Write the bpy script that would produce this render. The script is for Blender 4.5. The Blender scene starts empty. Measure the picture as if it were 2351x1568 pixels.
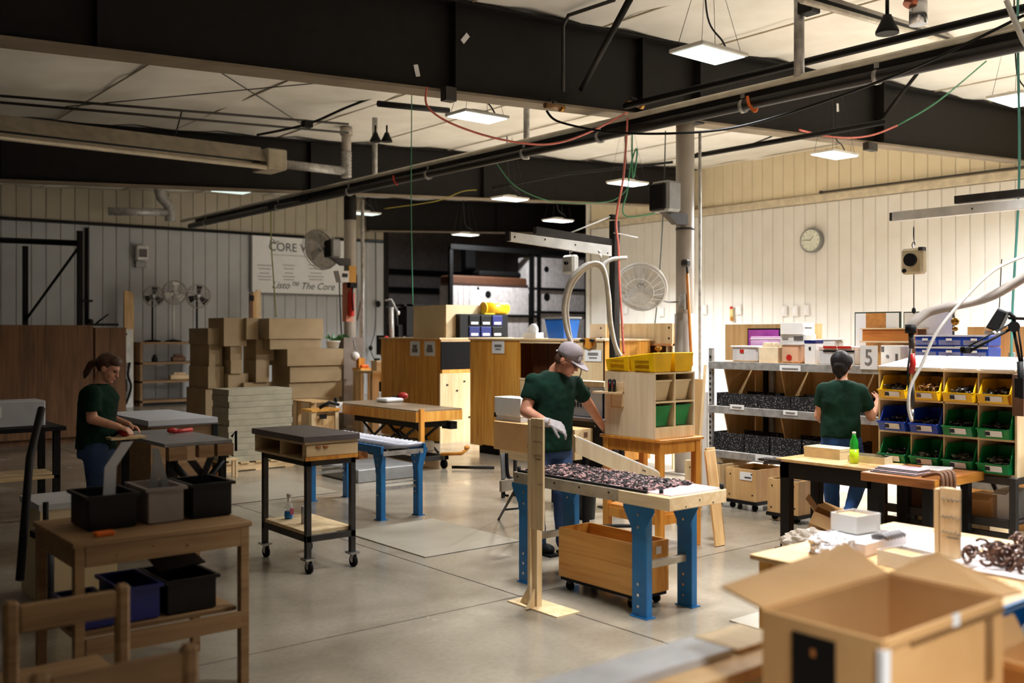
import bpy, bmesh, math, random
from mathutils import Vector, Matrix, noise as mnoise
random.seed(7)
S = bpy.context.scene
COL = S.collection
# ------------------------------------------------------------------ camera, world, exposure
F_PX, CX, HY, EYE = 2286.0, 1175.5, 765.0, 1.8
YAW = math.radians(39.2); SN, CS = math.sin(YAW), math.cos(YAW)
cam = bpy.data.cameras.new('camera'); camo = bpy.data.objects.new('camera', cam); COL.objects.link(camo)
cam.sensor_width = 36.0; cam.lens = F_PX / 2351 * 36; cam.shift_y = -(784 - HY) / 2351
cam.clip_end = 200
camo.location = (0, 0, EYE); camo.rotation_euler = (math.pi / 2, 0, -YAW)
cam.dof.use_dof = True; cam.dof.focus_distance = 9.0; cam.dof.aperture_fstop = 1.5
S.camera = camo
w = bpy.data.worlds.new('world'); S.world = w; w.use_nodes = True
w.node_tree.nodes['Background'].inputs[0].default_value = (.006, .006, .007, 1)
S.view_settings.view_transform = 'Standard'; S.view_settings.look = 'None'
S.view_settings.exposure = 0.55; S.view_settings.gamma = 1.0; S.view_settings.use_curve_mapping = False
S.cycles.use_denoising = True
S.cycles.max_bounces = 8; S.cycles.diffuse_bounces = 3
S.cycles.sample_clamp_indirect = 6

def ceil_z(x): return 4.98 + .055 * x
# ceiling fixtures: x, y, watts (left ones dimmed to darken that side), tint
LAMPS = [  # x, y, z, watts, beam angle, who
    (7.25, 6.0, 4.38, 42, 96, 'big square ceiling light in front of the near girder'),
    (7.1, 9.35, 4.34, 58, 110, 'ceiling light hanging just beyond the near girder above the red hose'),
    (11.4, 5.05, 4.4, 300, 140, 'ceiling light at the right end over the white ribbed wall'),
    (12.7, 8.2, 4.37, 400, 160, 'ceiling light below the near girder beside the clock wall'),
    (12.4, 12.05, 4.38, 300, 150, 'ceiling light hanging above the grey post of the jib arm'),
    (12.1, 14.9, 4.38, 45, 120, 'small ceiling light beneath the middle girder'),
    (15.4, 17.2, 4.4, 600, 150, 'ceiling light hanging in the dark opening to the rear room'),
    (11.3, 19.0, 4.42, 5, 120, 'ceiling light hanging beside the far round column'),
    (15.7, 21.2, 4.4, 45, 140, 'far ceiling light low in the opening above the foam slabs'),
    (7.5, 17.3, 4.38, 2, 120, 'dim ceiling light in the dark half before the back wall'),
    (7.25, 2.3, 4.38, 90, 96, 'ceiling light overhead beyond the top edge of the view'),  # unseen lamp, added to light the near right area
    (11.4, 1.2, 4.4, 210, 150, 'ceiling light to the right of the view'),  # added out of view for more light on the near right
    (16.4, 6.2, 4.6, 520, 168, 'ceiling light by the right wall beyond the view'),  # unseen, added to brighten the right wall
    (16.3, 2.5, 4.5, 560, 145, 'second ceiling light by the right wall beyond the view'),  # added beside it to lift wall and ceiling on the right
    (1.4, -.9, 4.38, 130, 85, 'ceiling light above and behind the camera'),  # unseen fill lamp, added for the camera-side faces of the near box
    (4.2, 3.2, 4.38, 42, 82, 'ceiling light overhead between the camera and the conveyor bench'),  # unseen overhead fill, added for the conveyor bench sides
    (4.9, 5.35, 4.4, 20, 70, 'ceiling light overhead just above the view before the man'),  # unseen fill, added for faces turned left near the man
    (7.6, -1.4, 4.38, 55, 120, 'ceiling light behind the camera to the right'),  # unseen lamp added as frontal fill
    (22.0, 27.2, 6.0, 300, 178, 'ceiling light inside the rear room behind the girder'),  # added out of sight to brighten the rear room
]
# ------------------------------------------------------------------ pixel measuring (reference frame 2351x1568)
def ray(px, py):
    u = (px - CX) / F_PX
    return (CS * u + SN, -SN * u + CS, (HY - py) / F_PX)
def dep(px, py, d):
    r = ray(px, py); return (r[0] * d, r[1] * d, EYE + r[2] * d)
def flo(px, py, z=0.0):
    r = ray(px, py); return dep(px, py, (z - EYE) / r[2])
def onx(px, py, x):
    r = ray(px, py); return dep(px, py, x / r[0])
def ony(px, py, y):
    r = ray(px, py); return dep(px, py, y / r[1])
# ------------------------------------------------------------------ shapes
def B(x0, x1, y0, y1, z0, z1):
    v = [(x, y, z) for z in (z0, z1) for y in (y0, y1) for x in (x0, x1)]
    return v, [(0, 2, 3, 1), (4, 5, 7, 6), (0, 1, 5, 4), (2, 6, 7, 3), (0, 4, 6, 2), (1, 3, 7, 5)], False
def BS(c, s):
    return B(c[0]-s[0]/2, c[0]+s[0]/2, c[1]-s[1]/2, c[1]+s[1]/2, c[2]-s[2]/2, c[2]+s[2]/2)
def frame(d):
    d = Vector(d).normalized(); a = Vector((0, 0, 1)) if abs(d.z) < .9 else Vector((1, 0, 0))
    u = d.cross(a).normalized(); return u, d.cross(u).normalized()
def Cy(p0, p1, r, r2=None, n=12):
    p0, p1 = Vector(p0), Vector(p1); u, w_ = frame(p1 - p0); r2 = r if r2 is None else r2
    v = []
    for p, q in ((p0, r), (p1, r2)):
        for i in range(n):
            a = 2 * math.pi * i / n; v.append(tuple(p + u * (q * math.cos(a)) + w_ * (q * math.sin(a))))
    f = [(i, (i + 1) % n, n + (i + 1) % n, n + i) for i in range(n)]
    return v, f + [tuple(range(n - 1, -1, -1)), tuple(range(n, 2 * n))], True
def Tu(pts, r, n=8, r2=None):
    pts = [Vector(p) for p in pts]; v, f = [], []; m = len(pts); pu = None
    for k, p in enumerate(pts):
        d = pts[min(k + 1, m - 1)] - pts[max(k - 1, 0)]
        if pu is None: pu, _ = frame(d)
        d.normalize(); pu = (pu - d * pu.dot(d)).normalized(); q = d.cross(pu)
        rr = r if r2 is None else r + (r2 - r) * k / (m - 1)
        for i in range(n):
            a = 2 * math.pi * i / n; v.append(tuple(p + pu * (rr * math.cos(a)) + q * (rr * math.sin(a))))
    for k in range(m - 1):
        for i in range(n):
            f.append((k*n + i, k*n + (i+1) % n, (k+1)*n + (i+1) % n, (k+1)*n + i))
    f += [tuple(range(n - 1, -1, -1)), tuple(range((m-1)*n, m*n))]
    return v, f, True
def spl(pts, k=8):
    pts = [Vector(p) for p in pts]; o = []
    for i in range(len(pts) - 1):
        a, b, c, d = pts[max(i-1, 0)], pts[i], pts[i+1], pts[min(i+2, len(pts)-1)]
        for j in range(k):
            t = j / k
            o.append(.5*((2*b) + (c-a)*t + (2*a-5*b+4*c-d)*t*t + (3*b-a-3*c+d)*t**3))
    return o + [pts[-1]]
def sag(a, b, s, k=14):
    a, b = Vector(a), Vector(b)
    return [a.lerp(b, i/k) - Vector((0, 0, s*4*(i/k)*(1-i/k))) for i in range(k+1)]
def El(c, r, nu=16, nv=10):
    v = [(c[0], c[1], c[2]-r[2])]; f = []
    for j in range(1, nv):
        t = -math.pi/2 + math.pi*j/nv
        for i in range(nu):
            a = 2*math.pi*i/nu
            v.append((c[0]+r[0]*math.cos(t)*math.cos(a), c[1]+r[1]*math.cos(t)*math.sin(a), c[2]+r[2]*math.sin(t)))
    v.append((c[0], c[1], c[2]+r[2])); n = len(v)-1
    for i in range(nu):
        f.append((0, 1+(i+1) % nu, 1+i)); f.append((n, n-nu+i, n-nu+(i+1) % nu))
    for j in range(nv-2):
        for i in range(nu):
            a = 1+j*nu; f.append((a+i, a+(i+1) % nu, a+nu+(i+1) % nu, a+nu+i))
    return v, f, True
def Pr(poly, ax, lo, hi):
    g = {'x': lambda p, t: (t, p[0], p[1]), 'y': lambda p, t: (p[0], t, p[1]), 'z': lambda p, t: (p[0], p[1], t)}[ax]
    n = len(poly); v = [g(p, lo) for p in poly] + [g(p, hi) for p in poly]
    return v, [tuple(range(n)), tuple(range(2*n-1, n-1, -1))] + [(i, n+i, n+(i+1) % n, (i+1) % n) for i in range(n)], False
def La(prof, c=(0, 0, 0), n=20):
    v, f = [], []
    for r, z in prof:
        for i in range(n):
            a = 2*math.pi*i/n; v.append((c[0]+r*math.cos(a), c[1]+r*math.sin(a), c[2]+z))
    for k in range(len(prof)-1):
        for i in range(n):
            f.append((k*n+i, k*n+(i+1) % n, (k+1)*n+(i+1) % n, (k+1)*n+i))
    f += [tuple(range(n-1, -1, -1)), tuple(range((len(prof)-1)*n, len(prof)*n))]
    return v, f, True
def Hx(b, t):
    v = list(b) + list(t); return v, [(3, 2, 1, 0), (4, 5, 6, 7)] + [(i, (i+1) % 4, 4+(i+1) % 4, 4+i) for i in range(4)], False
def sheet(p0, p1, p2, p3, th):
    a = [Vector(p) for p in (p0, p1, p2, p3)]; n = (a[1]-a[0]).cross(a[3]-a[0]).normalized()*th
    return Hx([tuple(p) for p in a], [tuple(p+n) for p in a])
def XF(sh, mtx):
    return [tuple(mtx @ Vector(p)) for p in sh[0]], sh[1], sh[2]
def rot_about(c, ang, ax='Z'):
    return Matrix.Translation(c) @ Matrix.Rotation(ang, 4, ax) @ Matrix.Translation([-q for q in c])
def ring4(x0, x1, y0, y1, z0, z1, t):
    v = []
    for z in (z0, z1):
        for d in (0, t): v += [(x0+d, y0+d, z), (x1-d, y0+d, z), (x1-d, y1-d, z), (x0+d, y1-d, z)]
    f = []
    for i in range(4):
        j = (i+1) % 4; f += [(i, j, 8+j, 8+i), (4+i, 12+i, 12+j, 4+j), (8+i, 8+j, 12+j, 12+i), (i, 4+i, 4+j, j)]
    return v, f, False
def tray(x0, x1, y0, y1, z0, z1, t=.008):
    return [B(x0, x1, y0, y1, z0, z0+t), B(x0, x0+t, y0, y1, z0+t, z1), B(x1-t, x1, y0, y1, z0+t, z1),
            B(x0+t, x1-t, y0, y0+t, z0+t, z1), B(x0+t, x1-t, y1-t, y1, z0+t, z1)]
# ------------------------------------------------------------------ objects
def mesh_of(name, mat, shapes, off=(0, 0, 0)):
    v, f, sm = [], [], []
    for s in shapes:
        b = len(v); v += [(p[0]-off[0], p[1]-off[1], p[2]-off[2]) for p in s[0]]
        f += [tuple(b+i for i in q) for q in s[1]]; sm += [s[2] and len(q) <= 4 for q in s[1]]
    me = bpy.data.meshes.new(name); me.from_pydata(v, [], f)
    bm = bmesh.new(); bm.from_mesh(me); bmesh.ops.recalc_face_normals(bm, faces=bm.faces); bm.to_mesh(me); bm.free()
    for p, q in zip(me.polygons, sm): p.use_smooth = q
    me.materials.append(mat); return me
def link(name, data, parent=None, bev=0):
    o = bpy.data.objects.new(name, data); COL.objects.link(o)
    if parent is not None: o.parent = parent
    if bev:
        m = o.modifiers.new('bevel', 'BEVEL'); m.width = bev; m.segments = 1; m.limit_method = 'ANGLE'; m.angle_limit = .9
    return o
def origin(p):
    o = Vector((0, 0, 0))
    while p is not None:
        o += p.location; p = p.parent
    return o
def P(par, name, mat, *sh, bev=0, label=None, kind=None):
    """a part: its shapes are given in the scene's metres and hung on its (unrotated) parent"""
    shapes = []
    for s in sh: shapes += s if isinstance(s, list) else [s]
    o = link(name, mesh_of(name, mat, shapes, origin(par)), par, bev)
    if label: o['label'] = label
    if kind: o['kind'] = kind
    return o
def tag(o, label, cat, group=None, kind=None):
    o['label'] = label; o['category'] = cat
    if group: o['group'] = group
    if kind: o['kind'] = kind
    return o
def T(name, label, cat, loc=(0, 0, 0), group=None, kind=None):
    o = bpy.data.objects.new(name, None); COL.objects.link(o); o.location = loc; o.empty_display_size = .1
    return tag(o, label, cat, group, kind)
def ONE(name, label, cat, mat, *sh, bev=0, group=None, kind=None, loc=None):
    shapes = []
    for s in sh: shapes += s if isinstance(s, list) else [s]
    if loc is None:
        vs = [p for s in shapes for p in s[0]]
        loc = (sum(p[0] for p in vs)/len(vs), sum(p[1] for p in vs)/len(vs), min(p[2] for p in vs))
    o = link(name, mesh_of(name, mat, shapes, loc), None, bev); o.location = loc
    return tag(o, label, cat, group, kind)
def STRUCT(name, mat, *sh, bev=0, parent=None):
    shapes = []
    for s in sh: shapes += s if isinstance(s, list) else [s]
    o = link(name, mesh_of(name, mat, shapes), parent, bev)
    if parent is None: o['kind'] = 'structure'
    return o
def dup(o, loc=None, label=None, rz=None, parent=None, group=None):
    c = o.copy(); COL.objects.link(c); c.parent = parent
    for ch in o.children: dup(ch, parent=c)
    if loc is not None: c.location = loc
    if rz is not None: c.rotation_euler = (0, 0, rz)
    if label: c['label'] = label
    if group: c['group'] = group
    return c
def text(par, name, body, size, loc, rot, mat, shear=0, sx=1, label=None):
    cu = bpy.data.curves.new(name, 'FONT'); cu.body = body; cu.size = size; cu.shear = shear; cu.extrude = .001
    cu.align_x = 'CENTER'; cu.align_y = 'CENTER'; cu.materials.append(mat)
    tmp = bpy.data.objects.new('tmp', cu); COL.objects.link(tmp); dg = bpy.context.evaluated_depsgraph_get()
    me = bpy.data.meshes.new_from_object(tmp.evaluated_get(dg)); bpy.data.objects.remove(tmp)
    if not me.materials: me.materials.append(mat)
    o = link(name, me, par); o.location = Vector(loc) - (origin(par) if par else Vector()); o.rotation_euler = rot; o.scale = (sx, 1, 1)
    if label: o['label'] = label
    return o
FACE_A = (math.pi/2, 0, -math.pi/2)   # written on a face that looks along -x
FACE_B = (math.pi/2, 0, 0)            # written on a face that looks along -y
# ------------------------------------------------------------------ materials
def lin(c):
    return tuple(((q/255)/12.92 if q/255 <= .04045 else ((q/255+.055)/1.055)**2.4) for q in c) + (1,)
MATS = {}
def M(name, col, rough=.5, metal=0., kind='plain', col2=None, sc=6., ax='z', bump=0., spec=None, emit=0., alpha=None, trans=0.):
    if name in MATS: return MATS[name]
    m = bpy.data.materials.new(name); m.use_nodes = True; MATS[name] = m
    nt = m.node_tree; N = nt.nodes; Lk = nt.links.new; b = N['Principled BSDF']
    b.inputs['Roughness'].default_value = rough; b.inputs['Metallic'].default_value = metal
    b.inputs['Base Color'].default_value = lin(col)
    if spec is not None: b.inputs['Specular IOR Level'].default_value = spec
    if trans: b.inputs['Transmission Weight'].default_value = trans
    if alpha is not None: b.inputs['Alpha'].default_value = alpha
    if emit:
        b.inputs['Emission Color'].default_value = lin(col); b.inputs['Emission Strength'].default_value = emit; return m
    c2 = col2 or tuple(q*.86 for q in col)
    tc = N.new('ShaderNodeTexCoord'); oi = N.new('ShaderNodeObjectInfo'); mp = N.new('ShaderNodeMapping')
    ad = N.new('ShaderNodeVectorMath'); ad.operation = 'MULTIPLY_ADD'
    Lk(tc.outputs['Object'], mp.inputs[0])
    rv = N.new('ShaderNodeCombineXYZ')
    for i in range(3): Lk(oi.outputs['Random'], rv.inputs[i])
    ad.inputs[1].default_value = (37, 23, 41); Lk(rv.outputs[0], ad.inputs[0]); Lk(mp.outputs[0], ad.inputs[2])
    nz = N.new('ShaderNodeTexNoise'); Lk(ad.outputs[0], nz.inputs[0]); nz.inputs['Detail'].default_value = 4
    rp = N.new('ShaderNodeValToRGB'); Lk(rp.outputs[0], b.inputs['Base Color'])
    e = rp.color_ramp.elements; e[0].color = lin(c2); e[1].color = lin(col)
    if kind == 'wood':
        k = [1, 1, 1]; k['xyz'.index(ax)] = .07; mp.inputs['Scale'].default_value = [q*sc for q in k]
        nz.inputs['Scale'].default_value = 3; nz.inputs['Distortion'].default_value = 1.2; e[0].position = .35; e[1].position = .62
        n2 = N.new('ShaderNodeTexNoise'); n2.inputs['Scale'].default_value = 1.3; Lk(tc.outputs['Object'], n2.inputs[0])
        mx = N.new('ShaderNodeMix'); mx.data_type = 'RGBA'; mx.blend_type = 'MULTIPLY'; Lk(rp.outputs[0], mx.inputs[6])
        r2 = N.new('ShaderNodeValToRGB'); Lk(n2.outputs[0], r2.inputs[0]); r2.color_ramp.elements[0].position = .3; r2.color_ramp.elements[1].position = .7
        r2.color_ramp.elements[0].color = (.72, .7, .66, 1); r2.color_ramp.elements[1].color = (1.08, 1.06, 1.04, 1)
        mx.inputs[0].default_value = .6; Lk(r2.outputs[0], mx.inputs[7]); Lk(mx.outputs[2], b.inputs['Base Color'])
    elif kind == 'speckle':
        vo = N.new('ShaderNodeTexVoronoi'); vo.inputs['Scale'].default_value = sc; Lk(ad.outputs[0], vo.inputs[0])
        Lk(vo.outputs[0], rp.inputs[0]); e[0].position = .17; e[1].position = .27; e[0].color = lin(col); e[1].color = lin(c2)
    elif kind == 'concrete':
        nz.inputs['Scale'].default_value = sc; nz.inputs['Detail'].default_value = 7; nz.inputs['Distortion'].default_value = .6
        e[0].position = .3; e[1].position = .66
        gl = N.new('ShaderNodeNewGeometry')
        n2 = N.new('ShaderNodeTexNoise'); n2.inputs['Scale'].default_value = .9; n2.inputs['Detail'].default_value = 5
        n3 = N.new('ShaderNodeTexNoise'); n3.inputs['Scale'].default_value = 30; n3.inputs['Detail'].default_value = 3
        Lk(gl.outputs['Position'], n2.inputs[0]); Lk(gl.outputs['Position'], n3.inputs[0]); Lk(gl.outputs['Position'], nz.inputs[0])
        mr = N.new('ShaderNodeMapRange'); mr.inputs[1].default_value = .3; mr.inputs[2].default_value = .7
        mr.inputs[3].default_value = rough*.55; mr.inputs[4].default_value = rough*1.5
        Lk(n2.outputs[0], mr.inputs[0]); Lk(mr.outputs[0], b.inputs['Roughness'])
        mx = N.new('ShaderNodeMix'); mx.data_type = 'RGBA'; mx.blend_type = 'MULTIPLY'; mx.inputs[0].default_value = .5
        r2 = N.new('ShaderNodeValToRGB'); Lk(n3.outputs[0], r2.inputs[0]); r2.color_ramp.elements[0].position = .25; r2.color_ramp.elements[1].position = .6
        r2.color_ramp.elements[0].color = (.75, .72, .68, 1); r2.color_ramp.elements[1].color = (1, 1, 1, 1)
        Lk(rp.outputs[0], mx.inputs[6]); Lk(r2.outputs[0], mx.inputs[7]); Lk(mx.outputs[2], b.inputs['Base Color'])
    else:
        nz.inputs['Scale'].default_value = sc; e[0].position = .25; e[1].position = .65
    if kind != 'speckle': Lk(nz.outputs[0], rp.inputs[0])
    if bump:
        bp = N.new('ShaderNodeBump'); bp.inputs['Strength'].default_value = bump; bp.inputs['Distance'].default_value = .02
        Lk(nz.outputs[0], bp.inputs['Height']); Lk(bp.outputs[0], b.inputs['Normal'])
    return m
m_floor = M('polished concrete', (160, 150, 134), .19, kind='concrete', col2=(122, 112, 96), sc=1.1)
m_joint = M('dark joint', (70, 58, 44), .8)
m_wall = M('cream ribbed liner', (240, 237, 231), .5, col2=(233, 229, 221), sc=2)
m_wallgap = M('liner groove', (176, 166, 150), .7)
m_ceil = M('white insulation fabric', (243, 240, 233), .6, col2=(226, 222, 212), sc=1.4, bump=.5)
m_flange = M('flange steel with painted bounce', (132, 118, 98), .6, col2=(112, 98, 80), sc=3)  # paler than the web: floor bounce put into the colour
m_steel = M('dark painted steel', (25, 22, 21), .6, col2=(19, 17, 16), spec=.2)
m_black = M('matt black', (13, 12, 13), .6, spec=.25)
m_blackpl = M('black plastic', (11, 11, 13), .45, spec=.3)
m_galv = M('galvanised steel', (186, 184, 180), .4, .4, col2=(140, 138, 136), sc=14)
m_col = M('grey column paint', (176, 168, 158), .45, col2=(160, 150, 140), sc=3)
m_greym = M('grey metal', (150, 150, 150), .4, .3)
m_dkgrey = M('dark grey steel tube', (58, 54, 51), .5, .2, col2=(42, 39, 37), sc=10)
m_whitem = M('white enamel', (232, 230, 224), .4)
m_white = M('white card', (238, 234, 230), .7, col2=(230, 226, 222))
m_paper = M('white paper', (240, 240, 240), .8, col2=(234, 234, 234))
m_ink = M('dark print', (40, 40, 46), .8)
m_grink = M('grey print', (130, 126, 124), .8)
m_bluest = M('blue painted steel', (24, 116, 178), .4, col2=(14, 92, 150), sc=5)
m_yel = M('yellow plastic', (250, 196, 8), .35)
m_grn = M('green plastic', (8, 138, 72), .35)
m_blu = M('blue plastic', (24, 70, 190), .35)
m_navy = M('navy plastic', (16, 30, 110), .4)
m_pine = M('pale pine', (232, 204, 160), .55, kind='wood', col2=(216, 182, 132), ax='x')
m_piney = M('pale pine boards', (240, 214, 172), .55, kind='wood', col2=(226, 194, 146), ax='y')
m_pinez = M('pale pine posts', (240, 214, 172), .55, kind='wood', col2=(226, 194, 146), ax='z')
m_ply = M('birch plywood', (238, 214, 172), .5, kind='wood', col2=(222, 190, 140), ax='z', sc=4)
m_pined = M('shade darkened pine', (158, 124, 84), .6, kind='wood', col2=(134, 100, 64), ax='x')  # pine darkened in colour to stand for shade on the left
m_crate = M('shade darkened crate plywood', (124, 86, 50), .6, kind='wood', col2=(96, 62, 32), ax='z', sc=4)  # darker copy of the plywood, left side shade put into the colour
m_mdfd = M('shade darkened fibreboard', (184, 160, 122), .65, col2=(170, 146, 110), sc=3)  # pale fibreboard darkened, the shade is in the colour
m_plyo = M('orange varnished plywood', (242, 180, 84), .4, kind='wood', col2=(216, 142, 50), ax='z', sc=4)
m_plyoy = M('orange varnished plywood lengthwise', (250, 194, 108), .4, kind='wood', col2=(226, 156, 74), ax='y', sc=4)
m_plyt = M('tan plywood', (232, 192, 136), .5, kind='wood', col2=(210, 164, 106), ax='z', sc=3)
m_mdf = M('pale fibreboard', (222, 202, 164), .6, col2=(212, 190, 150), sc=3)
m_stool = M('honey stained wood', (232, 160, 64), .4, kind='wood', col2=(196, 120, 36), ax='z', sc=5)
m_oak = M('oiled oak', (176, 112, 58), .4, kind='wood', col2=(120, 68, 30), ax='y', sc=6)
m_card = M('cardboard', (222, 174, 116), .75, col2=(210, 162, 104), sc=5)
m_cardin = M('cardboard inside', (196, 146, 90), .8, col2=(184, 134, 80), sc=5)
m_brown = M('brown paper roll', (120, 84, 60), .7)
m_clear = M('clear plastic', (240, 238, 240), .12, alpha=.28)
m_milky = M('milky plastic', (244, 242, 242), .3, alpha=.8)
m_fabric = M('black white flecked fabric', (190, 186, 188), .9, kind='speckle', col2=(12, 10, 13), sc=64)
m_floral = M('dark floral fabric', (206, 168, 168), .8, kind='speckle', col2=(34, 20, 24), sc=40)
m_rubber = M('black rubber', (16, 15, 15), .85, spec=.15)
m_chrome = M('bright metal', (210, 210, 212), .2, .9)
m_brass = M('brass', (190, 140, 60), .25, .8)
m_red = M('red plastic', (200, 36, 26), .4)
m_orange = M('orange plastic', (236, 110, 20), .5)
m_hose = M('white hose', (232, 228, 222), .4)
m_coral = M('coral air hose', (228, 120, 104), .45)
m_ghose = M('green air hose', (70, 150, 110), .45)
m_cord = M('dark cord', (36, 44, 40), .5)
m_grnp = M('plant leaves', (52, 110, 44), .5)
m_purple = M('purple print', (190, 92, 180), .4, col2=(150, 50, 150), sc=5)
m_cork = M('cork board', (196, 136, 70), .85, col2=(176, 116, 56), sc=30)
m_lamp = M('light diffuser', (255, 255, 255), .5, emit=9)
m_lampdim = M('low light diffuser', (214, 232, 226), .5, emit=.75)
m_lampmid = M('half light diffuser', (240, 250, 246), .5, emit=2.2)
m_foam = M('white foam slabs', (222, 214, 212), .8)
m_greybd = M('grey laminate', (198, 198, 202), .4, col2=(186, 186, 190))
m_slate = M('dark grey laminate', (98, 90, 90), .4, col2=(84, 76, 76), sc=3)
m_mat = M('grey floor sheet', (152, 144, 128), .4, col2=(134, 124, 106), sc=2)
m_glassg = M('green bottle glass', (40, 170, 50), .15, alpha=.9)
m_lime = M('lime drink', (196, 236, 30), .3)
# ================================================================== THE HALL
fl = STRUCT('floor', m_joint, B(-14, 31, -3, 40, -.4, -.02))
JX = [-14, -9.45, -4.85, -.25, 4.35, 8.95, 13.55, 18.15, 22.75, 31]; JY = [-3, .65, 5.25, 9.85, 14.45, 19.05, 23.65, 28.25, 32.85, 40]
for i in range(len(JX)-1):
    for j in range(len(JY)-1):
        g = .006
        STRUCT('concrete_slab', m_floor, B(JX[i]+g, JX[i+1]-g, JY[j]+g, JY[j+1]-g, -.02, 0), parent=fl)
# ceiling: insulation fabric sagging between purlins that run along y
v, f = [], []; xs = [-12 + .375*i for i in range(91)]; ys = [-3 + .6*j for j in range(49)]
for x in xs:
    for y in ys:
        s_ = abs(math.sin(math.pi*(x+.3)/1.5))
        v.append((x, min(y, 25.7), ceil_z(x) + .02 - .06*s_ + .05*mnoise.noise((x*.5, y*1.3, 0)) + .02*mnoise.noise((x*1.7, y*.7, 3))))
n = len(ys)
f = [(i*n+j, i*n+j+1, (i+1)*n+j+1, (i+1)*n+j) for i in range(len(xs)-1) for j in range(n-1)]
ce = STRUCT('ceiling', m_ceil, (v, f, True)); so = ce.modifiers.new('thick', 'SOLIDIFY'); so.thickness = .08; so.offset = 1
for k in range(13):                                     # fabric seams over every purlin line
    x = -3.3 + 1.5*k*1.28
    STRUCT('seam', m_joint if False else M('fabric seam', (186, 174, 150), .7), Tu([(x, y, ceil_z(x)-.035) for y in (-3, 25.6)], .012, 5), parent=ce)
# right wall (x = 20): ribbed liner panels, one by one, in two tiers with a trim band between
wr = STRUCT('wall_right', m_wallgap, B(20.02, 20.3, -4, 20.97, 0, 6.25))
y = -4.0
lo = mesh_of('liner_panel', m_wall, [Pr([(20.02, .004), (20.0, .012), (20.0, .288), (20.02, .296)], 'z', 0, 4.8)], (0, 0, 0))
lo2 = mesh_of('liner_panel_top', M('shade yellowed upper liner', (236, 222, 190), .5, col2=(228, 212, 178), sc=2), [Pr([(20.02, .004), (20.0, .012), (20.0, .288), (20.02, .296)], 'z', 5.02, 6.2)], (0, 0, 0))  # upper tier yellowed, shade painted into its colour
while y < 20.9:
    for me in (lo, lo2):
        o = link('liner_panel', me, wr); o.location = (0, y, 0)
    y += .3
STRUCT('trim_1', M('cream girt cover', (226, 212, 184), .5), B(19.93, 20.02, -4, 20.97, 4.82, 5.0), bev=.01)
STRUCT('trim_2', m_wall, B(19.95, 20.32, 20.97, 21.06, 0, 6.2))
ONE('conduit_pipe', 'thin dark conduit running along the cream band high on the right wall', 'pipe', m_dkgrey, Tu([(19.9, 13.2, 5.03), (19.9, -3, 5.03)], .02, 6), El((19.9, 13.2, 5.03), (.04, .06, .04), 8, 6))
# back wall (y = 25.7)
wb = STRUCT('wall_back', m_wallgap, B(-13, 16.1, 25.74, 26.0, 0, 5.8))
m_wall2 = M('shade greyed ribbed liner', (186, 187, 188), .5, col2=(178, 178, 180), sc=2)  # back wall greyed in colour to stand for shade
pan = mesh_of('liner_panel', m_wall2, [Pr([(.004, 25.74), (.012, 25.72), (.318, 25.72), (.326, 25.74)], 'z', 0, 4.52)])
pan2 = mesh_of('liner_panel', M('shade greyed warm liner', (180, 170, 150), .5, col2=(170, 160, 140), sc=2), [Pr([(.004, 25.74), (.012, 25.72), (.318, 25.72), (.326, 25.74)], 'z', 4.54, 5.8)])  # upper tier likewise, shade put into a warmer grey
x = -13.0
while x < 16.0:
    for me in (pan, pan2):
        o = link('liner_panel', me, wb); o.location = (x, 0, 0)
    x += .33
STRUCT('trim_3', m_steel, B(15.98, 16.12, 25.66, 26.05, 0, 5.8))
ONE('air_pipe', 'black air pipe running along the back wall above the poster', 'pipe', m_black, Tu([(-12, 25.68, 4.42), (15.98, 25.68, 4.55)], .04, 8))
ONE('air_pipe', 'thin black pipe dropping down the back wall at the left', 'pipe', m_black, Tu([(7.4, 25.68, 4.4), (7.4, 25.68, 2.0)], .045, 8), BS((7.38, 25.67, 2.6), (.3, .1, .05)))
# rear bay seen through the opening
STRUCT('trim_4', M('cream eave strip', (224, 208, 170), .5), B(16.1, 22.5, 25.6, 25.8, 5.72, 5.98), B(16.1, 30, 25.4, 25.6, 5.98, 6.2))
STRUCT('wall_rear', M('dull grey rear wall', (168, 158, 154), .7), B(12, 31, 38, 38.3, 0, 8))
STRUCT('wall_rear_side', M('dull grey rear wall', (168, 158, 154), .7), B(30.5, 31, 26, 38, 0, 8))
STRUCT('ceiling_rear', m_steel, B(12, 31, 26.0, 38, 6.9, 7.1))
for z, lb in ((4.55, 'upper dark girt bar across the rear room wall'), (3.75, 'lower dark girt bar across the rear room wall')):
    ONE('wall_girt', lb, 'girt', m_black, B(12, 30.5, 37.7, 37.95, z-.12, z+.12))
ONE('rear_column', 'black square steel column against the rear room wall', 'column', m_black, BS((dep(1075, 700, 38)[0], dep(1075, 700, 38)[1], 2.5), (.45, .3, 5)))
# main girders (along x, one per bay)
def girder(y, x0, x1, lab, stiff):
    g = T('steel_girder', lab, 'girder', (x0, y, ceil_z(x0)-1))
    z0 = lambda x: ceil_z(x) - 1.0
    for nm, dz0, dz1, hw in (('web', 0, .96, .012), ('bottom_flange', -.03, 0, .14), ('top_flange', .93, .96, .12)):
        P(g, nm, m_flange if nm == 'bottom_flange' else m_steel, Hx([(x0, y-hw, z0(x0)+dz0), (x1, y-hw, z0(x1)+dz0), (x1, y+hw, z0(x1)+dz0), (x0, y+hw, z0(x0)+dz0)],
                             [(x0, y-hw, z0(x0)+dz1), (x1, y-hw, z0(x1)+dz1), (x1, y+hw, z0(x1)+dz1), (x0, y+hw, z0(x0)+dz1)]))
    for x, h in stiff: P(g, 'stiffener', m_steel, B(x, x+.02, y-.11-h, y-.012, z0(x), z0(x)+.93))
    return g
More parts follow.
